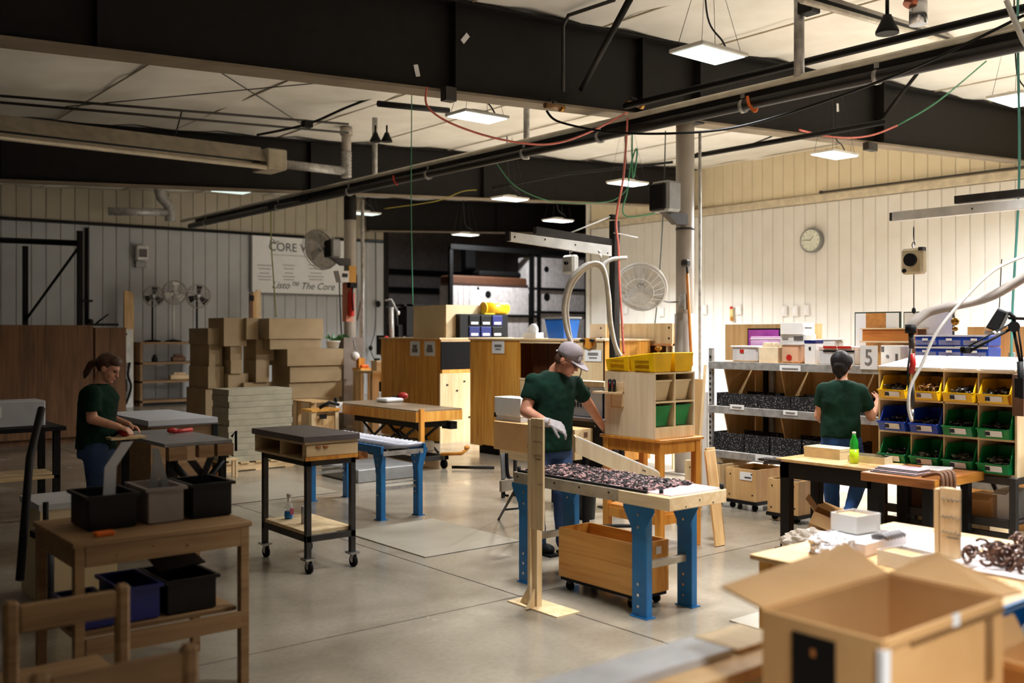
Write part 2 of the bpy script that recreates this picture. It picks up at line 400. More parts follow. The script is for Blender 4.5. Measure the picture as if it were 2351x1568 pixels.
g1 = girder(8.5, -11, 19.95, 'near dark steel girder crossing the whole hall under the ceiling', [(2.5, 0), (ony(1040, 100, 8.48)[0]-.03, .0), (8.9, 0), (9.95, .02), (14.25, .06)])
for px, py, a in ((957, 162, .25), (1068, 88, -.7), (1923, 247, .1)):       # stickers left on the web
    q = ony(px, py, 8.48); s_ = BS(q, (.055, .004, .12)); P(g1, 'sticker', m_paper, XF(s_, rot_about(q, -a, 'Y')), label='small white sticker on the girder web')
P(g1, 'cleat', m_dkgrey, BS(ony(1030, 217, 8.3), (.13, .1, .14))); P(g1, 'cleat', m_dkgrey, BS(ony(1998, 337, 8.35), (.25, .1, .12)))
g2 = girder(17.0, -11, 19.95, 'middle dark steel girder beyond the near one', [(3.6, 0), (8.9, 0), (13.0, 0)])
g3 = girder(25.4, 15.2, 29, 'dark far girder over the opening to the rear room', [(20, 0)])
# columns
c1 = T('round_column', 'thick round grey steel column right of the jib arm', 'column', (9.8, 8.5, 0))
P(c1, 'shaft', m_col, Cy((9.8, 8.5, 0), (9.8, 8.5, 4.49), .118, n=24)); P(c1, 'base_plate', m_col, BS((9.8, 8.5, .01), (.4, .4, .02)))
P(c1, 'casing', m_col, Cy((9.8, 8.5, .02), (9.8, 8.5, 2.05), .135, n=24)); P(c1, 'conduit', m_galv, Tu([(9.97, 8.4, 0), (9.97, 8.4, 4.4)], .02, 8))
P(c1, 'strap', m_dkgrey, Cy((9.8, 8.5, 3.12), (9.8, 8.5, 3.15), .122, n=24)); P(c1, 'cap_plate', m_steel, BS((9.8, 8.5, 4.5), (.4, .3, .02)))
c2 = T('round_column', 'far round grey column with the red extinguisher board', 'column', (9.8, 17, 0))
P(c2, 'shaft', m_col, Cy((9.8, 17, 0), (9.8, 17, 4.49), .118, n=24)); P(c2, 'base_plate', m_col, BS((9.8, 17, .01), (.4, .4, .02)))
P(c2, 'casing', M('brown grey casing', (130, 116, 106), .6), B(9.55, 9.98, 16.8, 17.16, .02, 1.72)); P(c2, 'conduit', m_galv, Tu([(10.02, 16.9, 0), (10.02, 16.9, 4.4)], .035, 8))
P(c2, 'dark_band', m_steel, Cy((9.8, 17, 4.0), (9.8, 17, 4.48), .121, n=24))  # dark band round the top of the shaft
# flange braces
for a, b, lab in ((dep(1445, 0, 8.6), ony(1335, 205, 8.4), 'dark angle brace slanting from the ceiling to the near girder'),
                  (ony(2105, 170, 7.4), ony(2015, 285, 8.4), 'dark angle brace at the right end of the near girder'),
                  (ony(1835, 225, 9.6), ony(1790, 280, 8.7), 'short dark brace behind the near girder beside the orange strap')):
    ONE('girder_brace', lab, 'brace', m_steel, Tu([a, b], .035, 4))
# ================================================================== CEILING SERVICES
def lamp(x, y, z, pw, beam, lab):
    t = T('ceiling_light', lab, 'light', (x, y, z)); hw, hd = .33, .2
    P(t, 'housing', m_whitem, B(x-hw, x+hw, y-hd, y+hd, z, z+.035), bev=.006)
    P(t, 'diffuser', m_lampdim if pw < 45 else (m_lampmid if pw < 100 else m_lamp), B(x-hw+.025, x+hw-.025, y-hd+.025, y+hd-.025, z-.008, z))
    P(t, 'driver_box', m_whitem, B(x-.12, x+.12, y-.07, y+.07, z+.035, z+.08), bev=.006)
    for sx in (-1, 1):
        P(t, 'lug', m_chrome, BS((x+sx*.2, y, z+.05), (.03, .03, .03)))
        P(t, 'hanger_wire', m_dkgrey, Tu([(x+sx*.28, y-.15, z+.03), (x+sx*.05, y, ceil_z(x)-.06), (x+sx*.28, y+.15, z+.03)], .003, 4))
    P(t, 'cord', m_cord, Tu(spl([(x+.3, y, z+.03), (x+.2, y, z+.16), (x-.02, y, z+.35), (x-.08, y, ceil_z(x)-.05)]), .009, 6))
    L_ = bpy.data.lights.new('panel_light', 'AREA'); L_.shape = 'RECTANGLE'; L_.size = .6; L_.size_y = .34; L_.energy = pw; L_.spread = math.radians(beam)
    L_.color = (.965, .985, 1)
    lo_ = bpy.data.objects.new('panel_light', L_); COL.objects.link(lo_); lo_.parent = t; lo_.location = (0, 0, -.02)
for a in LAMPS: lamp(*a)
# overhead rail made of a pale pipe over a dark tube, along y
r_ = T('overhead_rail', 'long overhead rail of a pale pipe above a dark tube crossing under the girders', 'rail', (8.3, 12, 4.1))
P(r_, 'upper_pipe', M('pale pipe', (236, 228, 210), .35, .1), Tu([(8.3, 21.8, 4.29), (8.3, -2, 4.29)], .035, 10))
P(r_, 'lower_tube', M('dark tube', (40, 37, 36), .35, .3), Tu([(8.3, 21.3, 4.14), (8.3, -2, 4.14)], .06, 12))
P(r_, 'web_strip', m_steel, B(8.29, 8.31, -2, 21, 4.19, 4.27))
for y in (20.4, 17, 14.4, 12.1, 9.9, 8.5, 6.4, 4.9): P(r_, 'clamp', m_galv, Cy((8.3, y, 4.13), (8.3, y+.04, 4.13), .072), BS((8.3, y+.02, 4.26), (.03, .05, .1)))
for px, py in ((705, 447), (630, 470)): q = onx(px, py, 8.3); P(r_, 'trolley', m_black, BS((8.3, q[1], 4.17), (.12, .3, .1)), El((8.3, q[1]+.25, 4.2), (.05, .09, .05), 8, 6))
ONE('strap', 'orange strap tied round the overhead rail near the column', 'strap', m_orange,
    Tu(spl([onx(1716, 222, 8.22), onx(1720, 240, 8.2), onx(1733, 255, 8.2), onx(1738, 248, 8.2)]), .018, 6))
ONE('strap', 'small red strap hanging on the overhead rail left of the middle', 'strap', m_red, Tu(spl([onx(903, 404, 8.22), onx(905, 416, 8.2), onx(912, 424, 8.2)]), .016, 6))
def pipe(name, lab, cat, mat, pts, r, n=8, sm=False): return ONE(name, lab, cat, mat, Tu(spl(pts) if sm else pts, r, n))
pipe('black_pipe', 'thick black pipe rising to the top right corner below the ceiling', 'pipe', m_black, [(8.5, 8.3, 4.49), (8.5, -2, 4.49)], .04)
pipe('black_pipe', 'black pipe reaching from the column to the near girder', 'pipe', m_black, [(11, 9.5, 4.33), (11, 6.4, 4.33)], .035)
pipe('black_pipe', 'black pipe hung level at the left behind the near girder', 'pipe', m_black, [ony(868, 238, 12), ony(1030, 254, 12)], .045)
pipe('black_pipe', 'long black pipe sloping down before the middle girder', 'pipe', m_black, [ony(1130, 432, 16.6), ony(1300, 400, 16), ony(1545, 372, 14.5)], .03)
pipe('bent_conduit', 'bent pale conduit dropping from the ceiling to the near girder', 'pipe', m_dkgrey, [ony(1410, 0, 7.4), ony(1305, 35, 8.2), ony(1293, 60, 8.3), ony(1293, 210, 8.35)], .022)
pipe('vertical_post', 'grey drop post standing between the ceiling and the overhead rail at the right', 'post', m_galv, [(8.3, 5.75, 4.3), (8.3, 5.75, 5.35)], .05, 10)
ONE('post_bracket', 'black clamp on top of the grey drop post', 'clamp', m_black, BS(onx(1857, 18, 8.3), (.16, .16, .12)), bev=.01)
pipe('vertical_post', 'grey drop pipe above the red hose in mid ceiling', 'post', m_galv, [(9.2, 10.95, 4.3), (9.2, 10.95, 5.45)], .045, 10)
pipe('vertical_post', 'slim grey drop pipe left of mid ceiling', 'post', m_galv, [(8.5, 13.95, 4.3), (8.5, 13.95, 5.3)], .045, 10)
# grooved rails fixed under the ceiling, top right
gr = T('ceiling_rail', 'pale grooved rail fixed below the ceiling at top right', 'rail', ony(1990, 60, 6.2))
for k, (dx, m) in enumerate(((0, m_col), (.07, m_steel), (.14, M('pale pipe', (236, 228, 210))))):
    P(gr, 'channel', m, Tu([tuple(Vector(ony(1840, -20+k*10, 4.6))), tuple(Vector(ony(2205, 92+k*6, 6.6)))], .028, 6))
for px, py, d, lab in ((2037, 50, 7.4, 'black spotlight hung under the ceiling near the right corner'), (378, 267, 16.5, 'black spotlight hung at the left under the ceiling'), (862, 312, 15, 'black spotlight before the middle girder'), (888, 312, 15, 'second black spotlight before the middle girder')):
    q = dep(px, py, d); t = T('spotlight', lab, 'spotlight', q)
    P(t, 'shade', m_black, La([(.03, .05), (.05, .0), (.085, -.07), (.085, -.09)], q, 14)); P(t, 'stem', m_black, Cy((q[0], q[1], q[2]+.04), (q[0], q[1], q[2]+.16), .014))
# silver elbow duct, top right
q = dep(2108, 30, 8.5); t = T('flue_elbow', 'shiny metal duct elbow hanging from the ceiling at top right', 'duct', q)
P(t, 'drop', m_chrome, Cy((q[0], q[1], q[2]-.1), (q[0], q[1], q[2]+.1), .075, n=18)); P(t, 'run', m_chrome, Cy((q[0], q[1], q[2]+.16), (q[0]-.5, q[1]+.5, q[2]+.3), .06, n=18)); P(t, 'collar', M('copper collar', (190, 110, 80), .3, .7), Cy((q[0]-.05, q[1]+.04, q[2]+.06), (q[0], q[1], q[2]+.2), .07, n=18))
# radiant tube heater (left)
ht = T('tube_heater', 'long radiant tube heater with a pale trough reflector in the dark left ceiling', 'heater', (5, 15.5, 4.6))
zz = lambda x: 4.66
m_heat = M('dull heater reflector', (190, 178, 156), .45, .3)
P(ht, 'reflector', m_heat, Hx([(-9, 15.2, 4.62), (7.2, 15.2, 4.62), (7.2, 15.22, 4.62), (-9, 15.22, 4.62)], [(-9, 15.42, 4.88), (7.2, 15.42, 4.88), (7.2, 15.44, 4.88), (-9, 15.44, 4.88)]),
  B(-9, 7.2, 15.42, 15.6, 4.86, 4.88), Hx([(-9, 15.8, 4.62), (7.2, 15.8, 4.62), (7.2, 15.82, 4.62), (-9, 15.82, 4.62)], [(-9, 15.58, 4.86), (7.2, 15.58, 4.86), (7.2, 15.6, 4.86), (-9, 15.6, 4.86)]))
P(ht, 'burner_tube', m_black, Cy((-9, 15.45, 4.68), (7.2, 15.45, 4.68), .05)); P(ht, 'lower_tube', m_heat, Cy((-9, 15.2, 4.52), (7.2, 15.2, 4.52), .04))
P(ht, 'end_box', m_heat, B(7.2, 7.55, 15.15, 15.75, 4.5, 4.84), bev=.02); P(ht, 'flue_pipe', m_galv, Cy((7.5, 15.5, 4.66), (8.8, 15.5, 4.66), .075, n=16))
P(ht, 'hanger', m_dkgrey, Tu([(5.8, 15.5, 4.9), (5.9, 15.5, 5.3)], .012, 6)); P(ht, 'hanger', m_dkgrey, Tu([(1.5, 15.5, 4.9), (1.5, 15.5, 5.05)], .012, 6))
cd = T('flue_stack', 'pale vertical flue stack with a crinkled foil sleeve left of the middle', 'duct', (8.86, 15.5, 4.6))
P(cd, 'pipe', m_col, Cy((8.86, 15.5, 5.3), (8.86, 15.5, 5.43), .11, n=18), Cy((8.86, 15.5, 5.0), (8.86, 15.5, 5.4), .085, n=18))
P(cd, 'foil_sleeve', m_galv, La([(.085+.014*(i % 2), i*.03) for i in range(16)], (8.86, 15.5, 4.55), 18))
sd = T('flex_duct', 'crinkled flexible duct bent down the back wall at the left', 'duct', ony(385, 470, 24.8))
pts = spl([ony(*p, 24.8) for p in ((365, 432), (370, 452), (388, 475), (391, 508))], 6)
P(sd, 'sleeve', m_galv, Tu(pts, .13, 12)); P(sd, 'run', m_galv, Tu([ony(250, 485, 24.8), ony(388, 488, 24.8)], .1, 10))
# ceiling fan, still
q = dep(433, 190, 14.5); t = T('ceiling_fan', 'white three bladed ceiling fan in the dark left ceiling', 'fan', q)
P(t, 'rod', m_whitem, Cy((q[0], q[1], q[2]), (q[0], q[1], ceil_z(q[0])-.02), .02)); P(t, 'motor', m_whitem, La([(.05, .1), (.12, .06), (.14, 0), (.1, -.06)], q, 18)); P(t, 'canopy', m_whitem, La([(.06, 0), (.1, .18)], (q[0], q[1], q[2]+.12), 14))
for k in range(3):
    a = 2.3+k*2*math.pi/3; P(t, 'blade', m_whitem, XF(B(.13, .95, -.07, .07, -.01, .0), Matrix.Translation(q) @ Matrix.Rotation(a, 4, 'Z') @ Matrix.Rotation(.12, 4, 'X')))
# lines, cables and hoses
def hang(p): return (p[0], p[1], ceil_z(p[0])-.07)
def cable(lab, mat, pts, r, name='cable', cat='cable', sm=True): return ONE(name, lab, cat, mat, Tu(spl(pts) if sm else pts, r, 6))
cable('red air hose sagging below the near girder', m_coral, [ony(a, b, y) for a, b, y in ((980, 200, 8.3), (982, 245, 8.25), (1040, 285, 8.15), (1150, 320, 8), (1260, 331, 7.9), (1350, 305, 7.9), (1440, 258, 8.1))], .011, 'air_hose', 'hose')
cable('black cable swooping from the near girder to the top right', m_black, [dep(a, b, d) for a, b, d in ((1255, 255, 10.8), (1285, 280, 10.7), (1400, 303, 10.4), (1550, 306, 9.9), (1700, 290, 9.5), (1900, 230, 9), (2100, 155, 8.6), (2230, 95, 8.3), (2351, 35, 8))], .013)
cable('red hose drooping across the right end of the near girder', m_coral, [ony(a, b, 8.2) for a, b in ((1835, 298), (1900, 313), (1960, 316), (2010, 308), (2060, 288))], .014, 'air_hose', 'hose')
cable('green air hose slanting up to the right beside the rail', m_ghose, [ony(2060, 288, 8.2), ony(2150, 235, 7.6), ony(2265, 140, 6.9)], .011, 'air_hose', 'hose')
cable('pale green hose hanging straight at the right edge', M('pale green hose', (110, 190, 180), .4), [hang(dep(2337, 90, 8.2)), dep(2337, 90, 8.2), dep(2340, 400, 8.2), dep(2325, 700, 8.2), dep(2322, 830, 8.2)], .011, 'air_hose', 'hose')
cable('coral air hose hanging down beside the jib post', m_coral, [onx(1441, 268, 8.3)]+[dep(a, b, 10.2) for a, b in ((1432, 400), (1415, 500), (1420, 570), (1422, 640), (1428, 740), (1432, 812))], .012, 'air_hose', 'hose')
cable('thin grey green line hanging in the opening', m_ghose, [hang(dep(945, 262, 13.5)), dep(945, 262, 13.5), dep(944, 480, 13.5), dep(948, 700, 13.5)], .007)
cable('yellow green cord hanging before the poster', M('yellow green cord', (150, 150, 80), .5), [onx(622, 474, 8.3), dep(623, 560, 18.9), dep(628, 640, 18.9), dep(634, 728, 18.9)], .012)
cable('green hose looping above the middle girder', m_ghose, [dep(a, b, 15.5) for a, b in ((1140, 375), (1180, 425), (1240, 455), (1300, 466), (1400, 462), (1440, 435))], .008, 'air_hose', 'hose')
cable('looped green hose hanging by the small round lights', m_ghose, [hang(dep(1452, 345, 14.5))]+[dep(a, b, 14.5) for a, b in ((1452, 400), (1462, 360), (1460, 342), (1448, 380), (1440, 440), (1430, 480), (1442, 497), (1500, 490), (1540, 470))], .012, 'air_hose', 'hose')
cable('white hose coming down at the top right corner', m_hose, [dep(2310, 0, 7), dep(2335, 60, 7), dep(2351, 95, 7), dep(2375, 130, 7)], .02, 'air_hose', 'hose')
cable('yellow cord running to the dark opening', M('yellow cord', (150, 136, 40), .5), [dep(a, b, 20) for a, b in ((882, 479), (1000, 462), (1060, 440), (1095, 436))], .01)
cable('dark cable drooping from the right pipe', m_black, [ony(a, b, 9.2) for a, b in ((1600, 352), (1700, 338), (1760, 318), (1800, 300))], .012)
cable('dark cord hanging down the ribbed wall beside the column', m_cord, [dep(a, b, 16) for a, b in ((1528, 300), (1522, 500), (1510, 680), (1498, 790))], .01)
for k, (a, b, lab) in enumerate((((450, 130), (700, 290), 'thin brace wire crossing the left ceiling'), ((150, 245), (790, 185), 'thin brace wire rising across the left ceiling'), ((0, 220), (800, 285), 'thin sprinkler pipe along the left ceiling'), ((0, 235), (800, 305), 'pale sprinkler pipe along the left ceiling'))):
    q0, q1 = ray(*a), ray(*b)
    def on_ceil(r_): d = (4.98-.09-.04*k-EYE)/(r_[2]-.055*r_[0]); return (r_[0]*d, r_[1]*d, EYE+r_[2]*d)
    ONE('wire' if k < 2 else 'sprinkler_pipe', lab, 'wire' if k < 2 else 'pipe', m_dkgrey, Tu([on_ceil(q0), on_ceil(q1)], .008 if k < 2 else .02, 6))
cable('black feed cable strung under the left ceiling', m_black, [dep(905, 205, 15), dep(800, 245, 15.4), dep(705, 285, 15.8), dep(590, 310, 16)], .02)
ONE('junction_box', 'small dark junction box on the cables under the left ceiling', 'box', m_black, BS(dep(705, 285, 15.6), (.16, .12, .1)), bev=.01)
# valve fittings on the near girder
for px, py, lab in ((1270, 245, 'brass valve fitting at the end of the black hose under the near girder'), (1455, 240, 'brass valve fitting where the rail meets the near girder')):
    q = ony(px, py, 8.25); t = T('valve_fitting', lab, 'valve', q)
    P(t, 'body', M('dull brass', (140, 104, 66), .4, .5), Cy((q[0]-.12, q[1], q[2]), (q[0]+.12, q[1], q[2]+.01), .032)); P(t, 'handle', m_black, BS((q[0], q[1], q[2]+.07), (.1, .02, .02)), Cy(q, (q[0], q[1], q[2]+.07), .012)); P(t, 'nut', m_brass, Cy((q[0]+.1, q[1], q[2]), (q[0]+.15, q[1], q[2]), .04, n=6))
# speaker boxes on the columns
def speaker(q, s, lab):
    t = T('loudspeaker', lab, 'speaker', q); sx, sy, sz = s
    P(t, 'cabinet', m_greym, BS((q[0]+.02, q[1], q[2]), (sx, sy, sz)), bev=.03); P(t, 'grille', m_black, BS((q[0]-sx/2, q[1]+.01, q[2]-.01), (.05, sy*.86, sz*.9)), bev=.02)
    P(t, 'bracket', m_dkgrey, Pr([(q[0]-.05, q[2]-sz/2), (q[0]+.37, q[2]-sz/2), (q[0]+.37, q[2]-sz/2-.14), (q[0]+.18, q[2]-sz/2-.14)], 'y', q[1]-.05, q[1]+.05))
speaker((9.33, 8.42, 3.5), (.26, .3, .38), 'grey loudspeaker box with a black grille on the thick column')
speaker((9.36, 16.9, 3.42), (.2, .26, .36), 'loudspeaker box with a black front on the far column')
# wall fans with round guards
def fan_head(t, c, nrm, R, mg, mb_, rim=.008):
    c = Vector(c); n = Vector(nrm).normalized(); u, w_ = frame(n)
    rings = []
    for rr, d in ((R, 0), (R*.97, .05*R/.25), (R*.97, -.05*R/.25), (R*.55, .12*R/.25)):
        rings.append(Tu([c+n*d+u*(rr*math.cos(a*.2618))+w_*(rr*math.sin(a*.2618)) for a in range(25)], rim if d == 0 else .008, 5))
    for k in range(20):
        a = k*math.pi/10; e = u*math.cos(a)+w_*math.sin(a)
        rings.append(Tu([c+n*(.15*R/.25)+e*.04, c+n*(.12*R/.25)+e*(R*.55), c+e*R, c-n*(.12*R/.25)+e*(R*.5)], .0035, 4))
    P(t, 'guard', mg, *rings)
    for k in range(3):
        a = k*2.094+.4; e = u*math.cos(a)+w_*math.sin(a); h = n.cross(e)
        P(t, 'blade', mb_, sheet(c+e*.05+h*.04, c+e*R*.85+h*.09+n*.03, c+e*R*.85-h*.09-n*.03, c+e*.05-h*.04, .006))
    P(t, 'motor', m_greym, Cy(c-n*.02, c-n*.18, .06, .05, 14)); P(t, 'hub', m_chrome, Cy(c+n*.05, c-n*.02, .04, n=14))
q = (9.12, 8.62, 2.38); t = T('wall_fan', 'large round wall fan with a pale guard on the thick column', 'fan', q)
fan_head(t, q, tuple(Vector((-.25*CS-.8*SN, .25*SN-.8*CS, -.42))), .31, m_hose, m_milky, .02)
P(t, 'shroud', M('clear fan cover', (240, 234, 222), .4, alpha=.6), XF(La([(.3, 0), (.28, -.08), (.15, -.14), (.0, -.15)], (0, 0, 0), 24), Matrix.Translation(q) @ Vector((.25*CS+.8*SN, -.25*SN+.8*CS, .42)).to_track_quat('Z', 'Y').to_matrix().to_4x4() @ Matrix.Rotation(math.pi, 4, 'X')))
P(t, 'arm', m_greym, Tu(spl([(9.2, 8.7, 2.36), (9.35, 8.6, 2.26), (9.5, 8.55, 2.2), (9.68, 8.5, 2.2)]), .012, 6)); P(t, 'mount', m_galv, BS((9.68, 8.42, 2.2), (.08, .1, .2)))
q = (9.3, 17.25, 3.42); t = T('wall_fan', 'round wall fan with a pale guard on the far column before the poster', 'fan', q)
fan_head(t, q, tuple(Vector((-.5*CS-.75*SN, .5*SN-.75*CS, -.35))), .4, m_hose, m_milky, .012)
P(t, 'shroud', M('clear fan cover', (240, 234, 222), .4, alpha=.6), XF(La([(.4, 0), (.35, -.08), (.15, -.14), (.0, -.15)], (0, 0, 0), 24), Matrix.Translation(q) @ Vector((.5*CS+.75*SN, -.5*SN+.75*CS, .35)).to_track_quat('Z', 'Y').to_matrix().to_4x4() @ Matrix.Rotation(math.pi, 4, 'X')))
P(t, 'arm', m_greym, Tu(spl([(9.36, 17.3, 3.4), (9.5, 17.1, 3.2), (9.6, 17, 3.15), (9.7, 17, 3.15)]), .012, 6))
# ================================================================== RIGHT HALF: SHELVING, BIN RACK, TABLES
def FX(l, r, t, b, x):
    a, c = onx(l, b, x), onx(r, b, x); return c[1], a[1], min(a[2], c[2]), onx(l, t, x)[2]
def FY(l, r, t, b, y):
    a, c = ony(l, b, y), ony(r, b, y); return a[0], c[0], a[2], ony(l, t, y)[2]
# --- shelving unit (front x = 8.4)
sh = T('steel_shelving', 'grey steel shelving with slotted posts and plywood dividers behind the dark haired woman', 'shelving', (8.4, 5.4, 0))
Y0, Y1 = 3.75, 6.95
for y in (Y1-.04, Y0):
    for x in (8.4, 9.0):
        P(sh, 'post', m_galv, B(x, x+.04, y, y+.045, 0, 1.64 if x < 8.9 else 1.5), *([B(x-.004, x+.001, y+.012, y+.03, .6+.06*k, .63+.06*k) for k in range(0)]))
for k in range(24):
    P(sh, 'slot', m_black, B(8.396, 8.401, Y1-.026, Y1-.008, .2+.058*k, .228+.058*k))
for z in (1.47, 1.0, .53):
    P(sh, 'beam', m_galv, B(8.385, 8.42, Y0, Y1, z-.05, z+.03), bev=.004); P(sh, 'shelf_board', m_plyt, B(8.42, 9.02, Y0+.02, Y1-.02, z+.005, z+.025))
P(sh, 'back_panel', m_plyt, B(9.03, 9.05, Y0, Y1, .5, 1.47))
for y in (6.82, 6.1, 5.35, 4.6):
    for z in (1.03, .56):
        P(sh, 'divider', m_plyt, Pr([(8.62, z), (9.02, z), (9.02, z+.40), (8.5, z+.40)], 'y', y, y+.015))
P(sh, 'inner_post', m_galv, B(8.98, 9.02, 6.55, 6.6, .05, 1.45)); P(sh, 'inner_post', m_black, B(8.95, 8.99, 6.62, 6.66, .05, 1.45))
for l, r, t, b in ((1790, 1838, 838, 851), (1676, 1708, 928, 939), (1798, 1831, 941, 952), (1734, 1775, 1042, 1058)):
    y0, y1, z0, z1 = FX(l, r, t, b, 8.38); P(sh, 'shelf_label', m_paper, B(8.38, 8.384, y0, y1, z0, z1)); P(sh, 'print', m_grink, B(8.377, 8.38, y0+.03, y1-.03, z0+.015, z0+.03))
# black flecked storage bins
def fbin(y0, y1, x0, x1, z0, z1, lab):
    t = T('storage_bin', lab, 'bin', ((x0+x1)/2, (y0+y1)/2, z0), 'black flecked bins on the steel shelving')
    P(t, 'front', m_fabric, B(x0, x0+.012, y0, y1, z0, z1)); P(t, 'side', m_fabric, B(x0+.012, x1, y0, y0+.01, z0, z1)); P(t, 'side', m_fabric, B(x0+.012, x1, y1-.01, y1, z0, z1))
    P(t, 'back', m_fabric, B(x1-.012, x1, y0+.01, y1-.01, z0, z1)); P(t, 'base', m_black, B(x0+.012, x1-.012, y0+.01, y1-.01, z0, z0+.01)); P(t, 'contents', m_blackpl, B(x0+.013, x1-.013, y0+.011, y1-.011, z0+.01, z1-.05))
z = 1.026
for (a, b), nm in zip(((6.35, 6.88), (5.95, 6.34), (5.5, 5.94), (4.95, 5.48)), ('leftmost black flecked bin on the middle shelf', 'second black flecked bin on the middle shelf', 'third black flecked bin on the middle shelf', 'black flecked bin on the middle shelf behind the woman')):
    fbin(a, b, 8.44, 8.9, z, z+.14, nm)
for (a, b), nm in zip(((6.52, 6.93), (6.2, 6.5), (5.82, 6.18), (5.3, 5.8)), ('leftmost black flecked bin on the lowest shelf', 'second black flecked bin on the lowest shelf', 'third black flecked bin on the lowest shelf', 'black flecked bin on the lowest shelf behind the cartons')):
    fbin(a, b, 8.43, 8.85, .556, .556+.19, nm)
# goods on the shelf top
zt = 1.496
def goods(name, lab, cat, mat, l, r, t, x, dx, bev=.004, z0=None, parts=None):
    y0, y1, _, z1 = FX(l, r, t, 835, x); z0 = zt if z0 is None else z0
    th = T(name, lab, cat, (x+dx/2, (y0+y1)/2, z0)); P(th, 'body', mat, B(x, x+dx, y0, y1, z0, z1), bev=bev); return th, y0, y1, z1
y0, y1, _, z1 = FX(1665, 1885, 745, 835, 8.98)
ONE('plywood_sheet', 'plywood sheet propped upright on the shelf top against the wall side', 'board', m_plyt, B(8.98, 9.0, y0, y1, zt, z1))
y0, y1, z0, z1 = FX(1715, 1790, 754, 800, 8.9); t = T('framed_print', 'purple print in a dark frame leaning on the plywood sheet', 'picture', (8.9, y0, z0))
P(t, 'frame', m_black, B(8.91, 8.93, y0, y1, zt, z1)); P(t, 'print', m_purple, B(8.905, 8.91, y0+.015, y1-.015, zt+.015, z1-.015))
t, a, b, z1 = goods('flat_box', 'pale mauve flat box below the purple print', 'box', M('mauve card', (226, 178, 220), .6), 1723, 1800, 772, 8.72, .1); P(t, 'lid_edge', m_white, B(8.715, 8.72, a, b, z1-.03, z1-.02))
t, a, b, z1 = goods('scanner', 'white desktop machine with a dark screen under the white carton', 'printer', m_whitem, 1791, 1848, 768, 8.66, .2); P(t, 'screen', m_slate, B(8.655, 8.66, a+.02, a+.13, z1-.06, z1-.02)); P(t, 'button_row', m_grink, B(8.655, 8.66, b-.1, b-.03, z1-.05, z1-.03))
t, a, b, z2 = goods('carton', 'white carton sitting on the desktop machine on the shelf top', 'box', m_white, 1791, 1842, 741, 8.64, .22, z0=z1); P(t, 'printed_side', m_paper, B(8.66, 8.84, a-.002, a, z1+.02, z2-.03)); P(t, 'print', m_grink, B(8.68, 8.8, a-.003, a-.002, z1+.06, z1+.075))
t, a, b, z1 = goods('clear_tub', 'clear plastic tub with a red mark at the left end of the shelf top', 'tub', m_milky, 1679, 1738, 795, 8.45, .2, bev=.02); P(t, 'lid', m_white, B(8.44, 8.66, a-.005, b+.005, z1-.012, z1+.008), bev=.005); P(t, 'red_mark', m_red, BS((8.446, b-.14, z1-.05), (.004, .05, .035))); P(t, 'contents', m_card, B(8.47, 8.62, a+.06, b-.02, zt, zt+.06))
t, a, b, z1 = goods('paper_bag', 'cream paper bag with a torn top between the clear tubs', 'bag', M('cream paper', (244, 222, 186), .8), 1742, 1786, 797, 8.45, .14)
P(t, 'torn_top', M('cream paper', (244, 222, 186), .8), *[Pr([(a+.02+k*.045, z1), (a+.065+k*.045, z1), (a+.05+k*.045, z1+.03+.02*(k % 2)), (a+.03+k*.045, z1+.045)], 'x', 8.46, 8.58) for k in range(4)])
t, a, b, z1 = goods('clear_jar', 'clear tub with orange contents and a round red label', 'tub', M('peach plastic', (246, 196, 160), .3, alpha=.85), 1792, 1836, 789, 8.45, .17, bev=.02); P(t, 'contents', m_orange, El((8.55, (a+b)/2-.02, zt+.15), (.07, .07, .04), 12, 8)); P(t, 'round_label', m_red, Cy((8.449, (a+b)/2+.01, zt+.06), (8.445, (a+b)/2+.01, zt+.06), .032, n=16)); P(t, 'rim', m_milky, B(8.44, 8.63, a-.005, b+.005, z1-.01, z1+.006))
t, a, b, z1 = goods('tall_carton', 'tall white carton with a blue top edge on the shelf top', 'box', m_white, 1847, 1872, 788, 8.45, .13); P(t, 'blue_band', m_navy, B(8.448, 8.582, a-.002, b+.002, z1, z1+.03)); P(t, 'mark', m_ink, BS((8.447, (a+b)/2, z1-.05), (.004, .022, .03)))
t, a, b, z1 = goods('plastic_tray', 'white rounded plastic tray behind the red latched case', 'tray', m_whitem, 1872, 1922, 778, 8.72, .14, bev=.03); P(t, 'rim', m_white, B(8.715, 8.865, a-.008, b+.008, z1-.012, z1), bev=.004)
t, a, b, z1 = goods('latched_case', 'clear organiser case with red latches on the shelf top behind her head', 'case', m_milky, 1880, 1962, 797, 8.42, .2, bev=.01); P(t, 'lid', M('pink white lid', (240, 214, 206), .4), B(8.415, 8.625, a-.004, b+.004, z1-.03, z1+.01), bev=.006)
for q in (.2, .6): P(t, 'latch', m_red, BS((8.41, b-(b-a)*q-.05, z1+.002), (.012, .14, .022)))
P(t, 'seal', m_black, B(8.413, 8.418, a, b-.05, z1-.045, z1-.03)); P(t, 'divider', m_card, B(8.5, 8.51, a+.05, a+.06, zt+.01, z1-.04))
y0, y1, z0, z1 = FX(1981, 2020, 793, 842, 8.42); t = T('number_tile', 'white square tile with a grey number 5 on the shelf edge', 'sign', (8.42, (y0+y1)/2, zt-.02))
P(t, 'tile', m_white, B(8.374, 8.384, y0, y1, zt-.03, z1)); text(t, 'number', '5', .21, (8.371, (y0+y1)/2, (zt-.03+z1)/2-.005), FACE_A, m_grink, sx=.85)
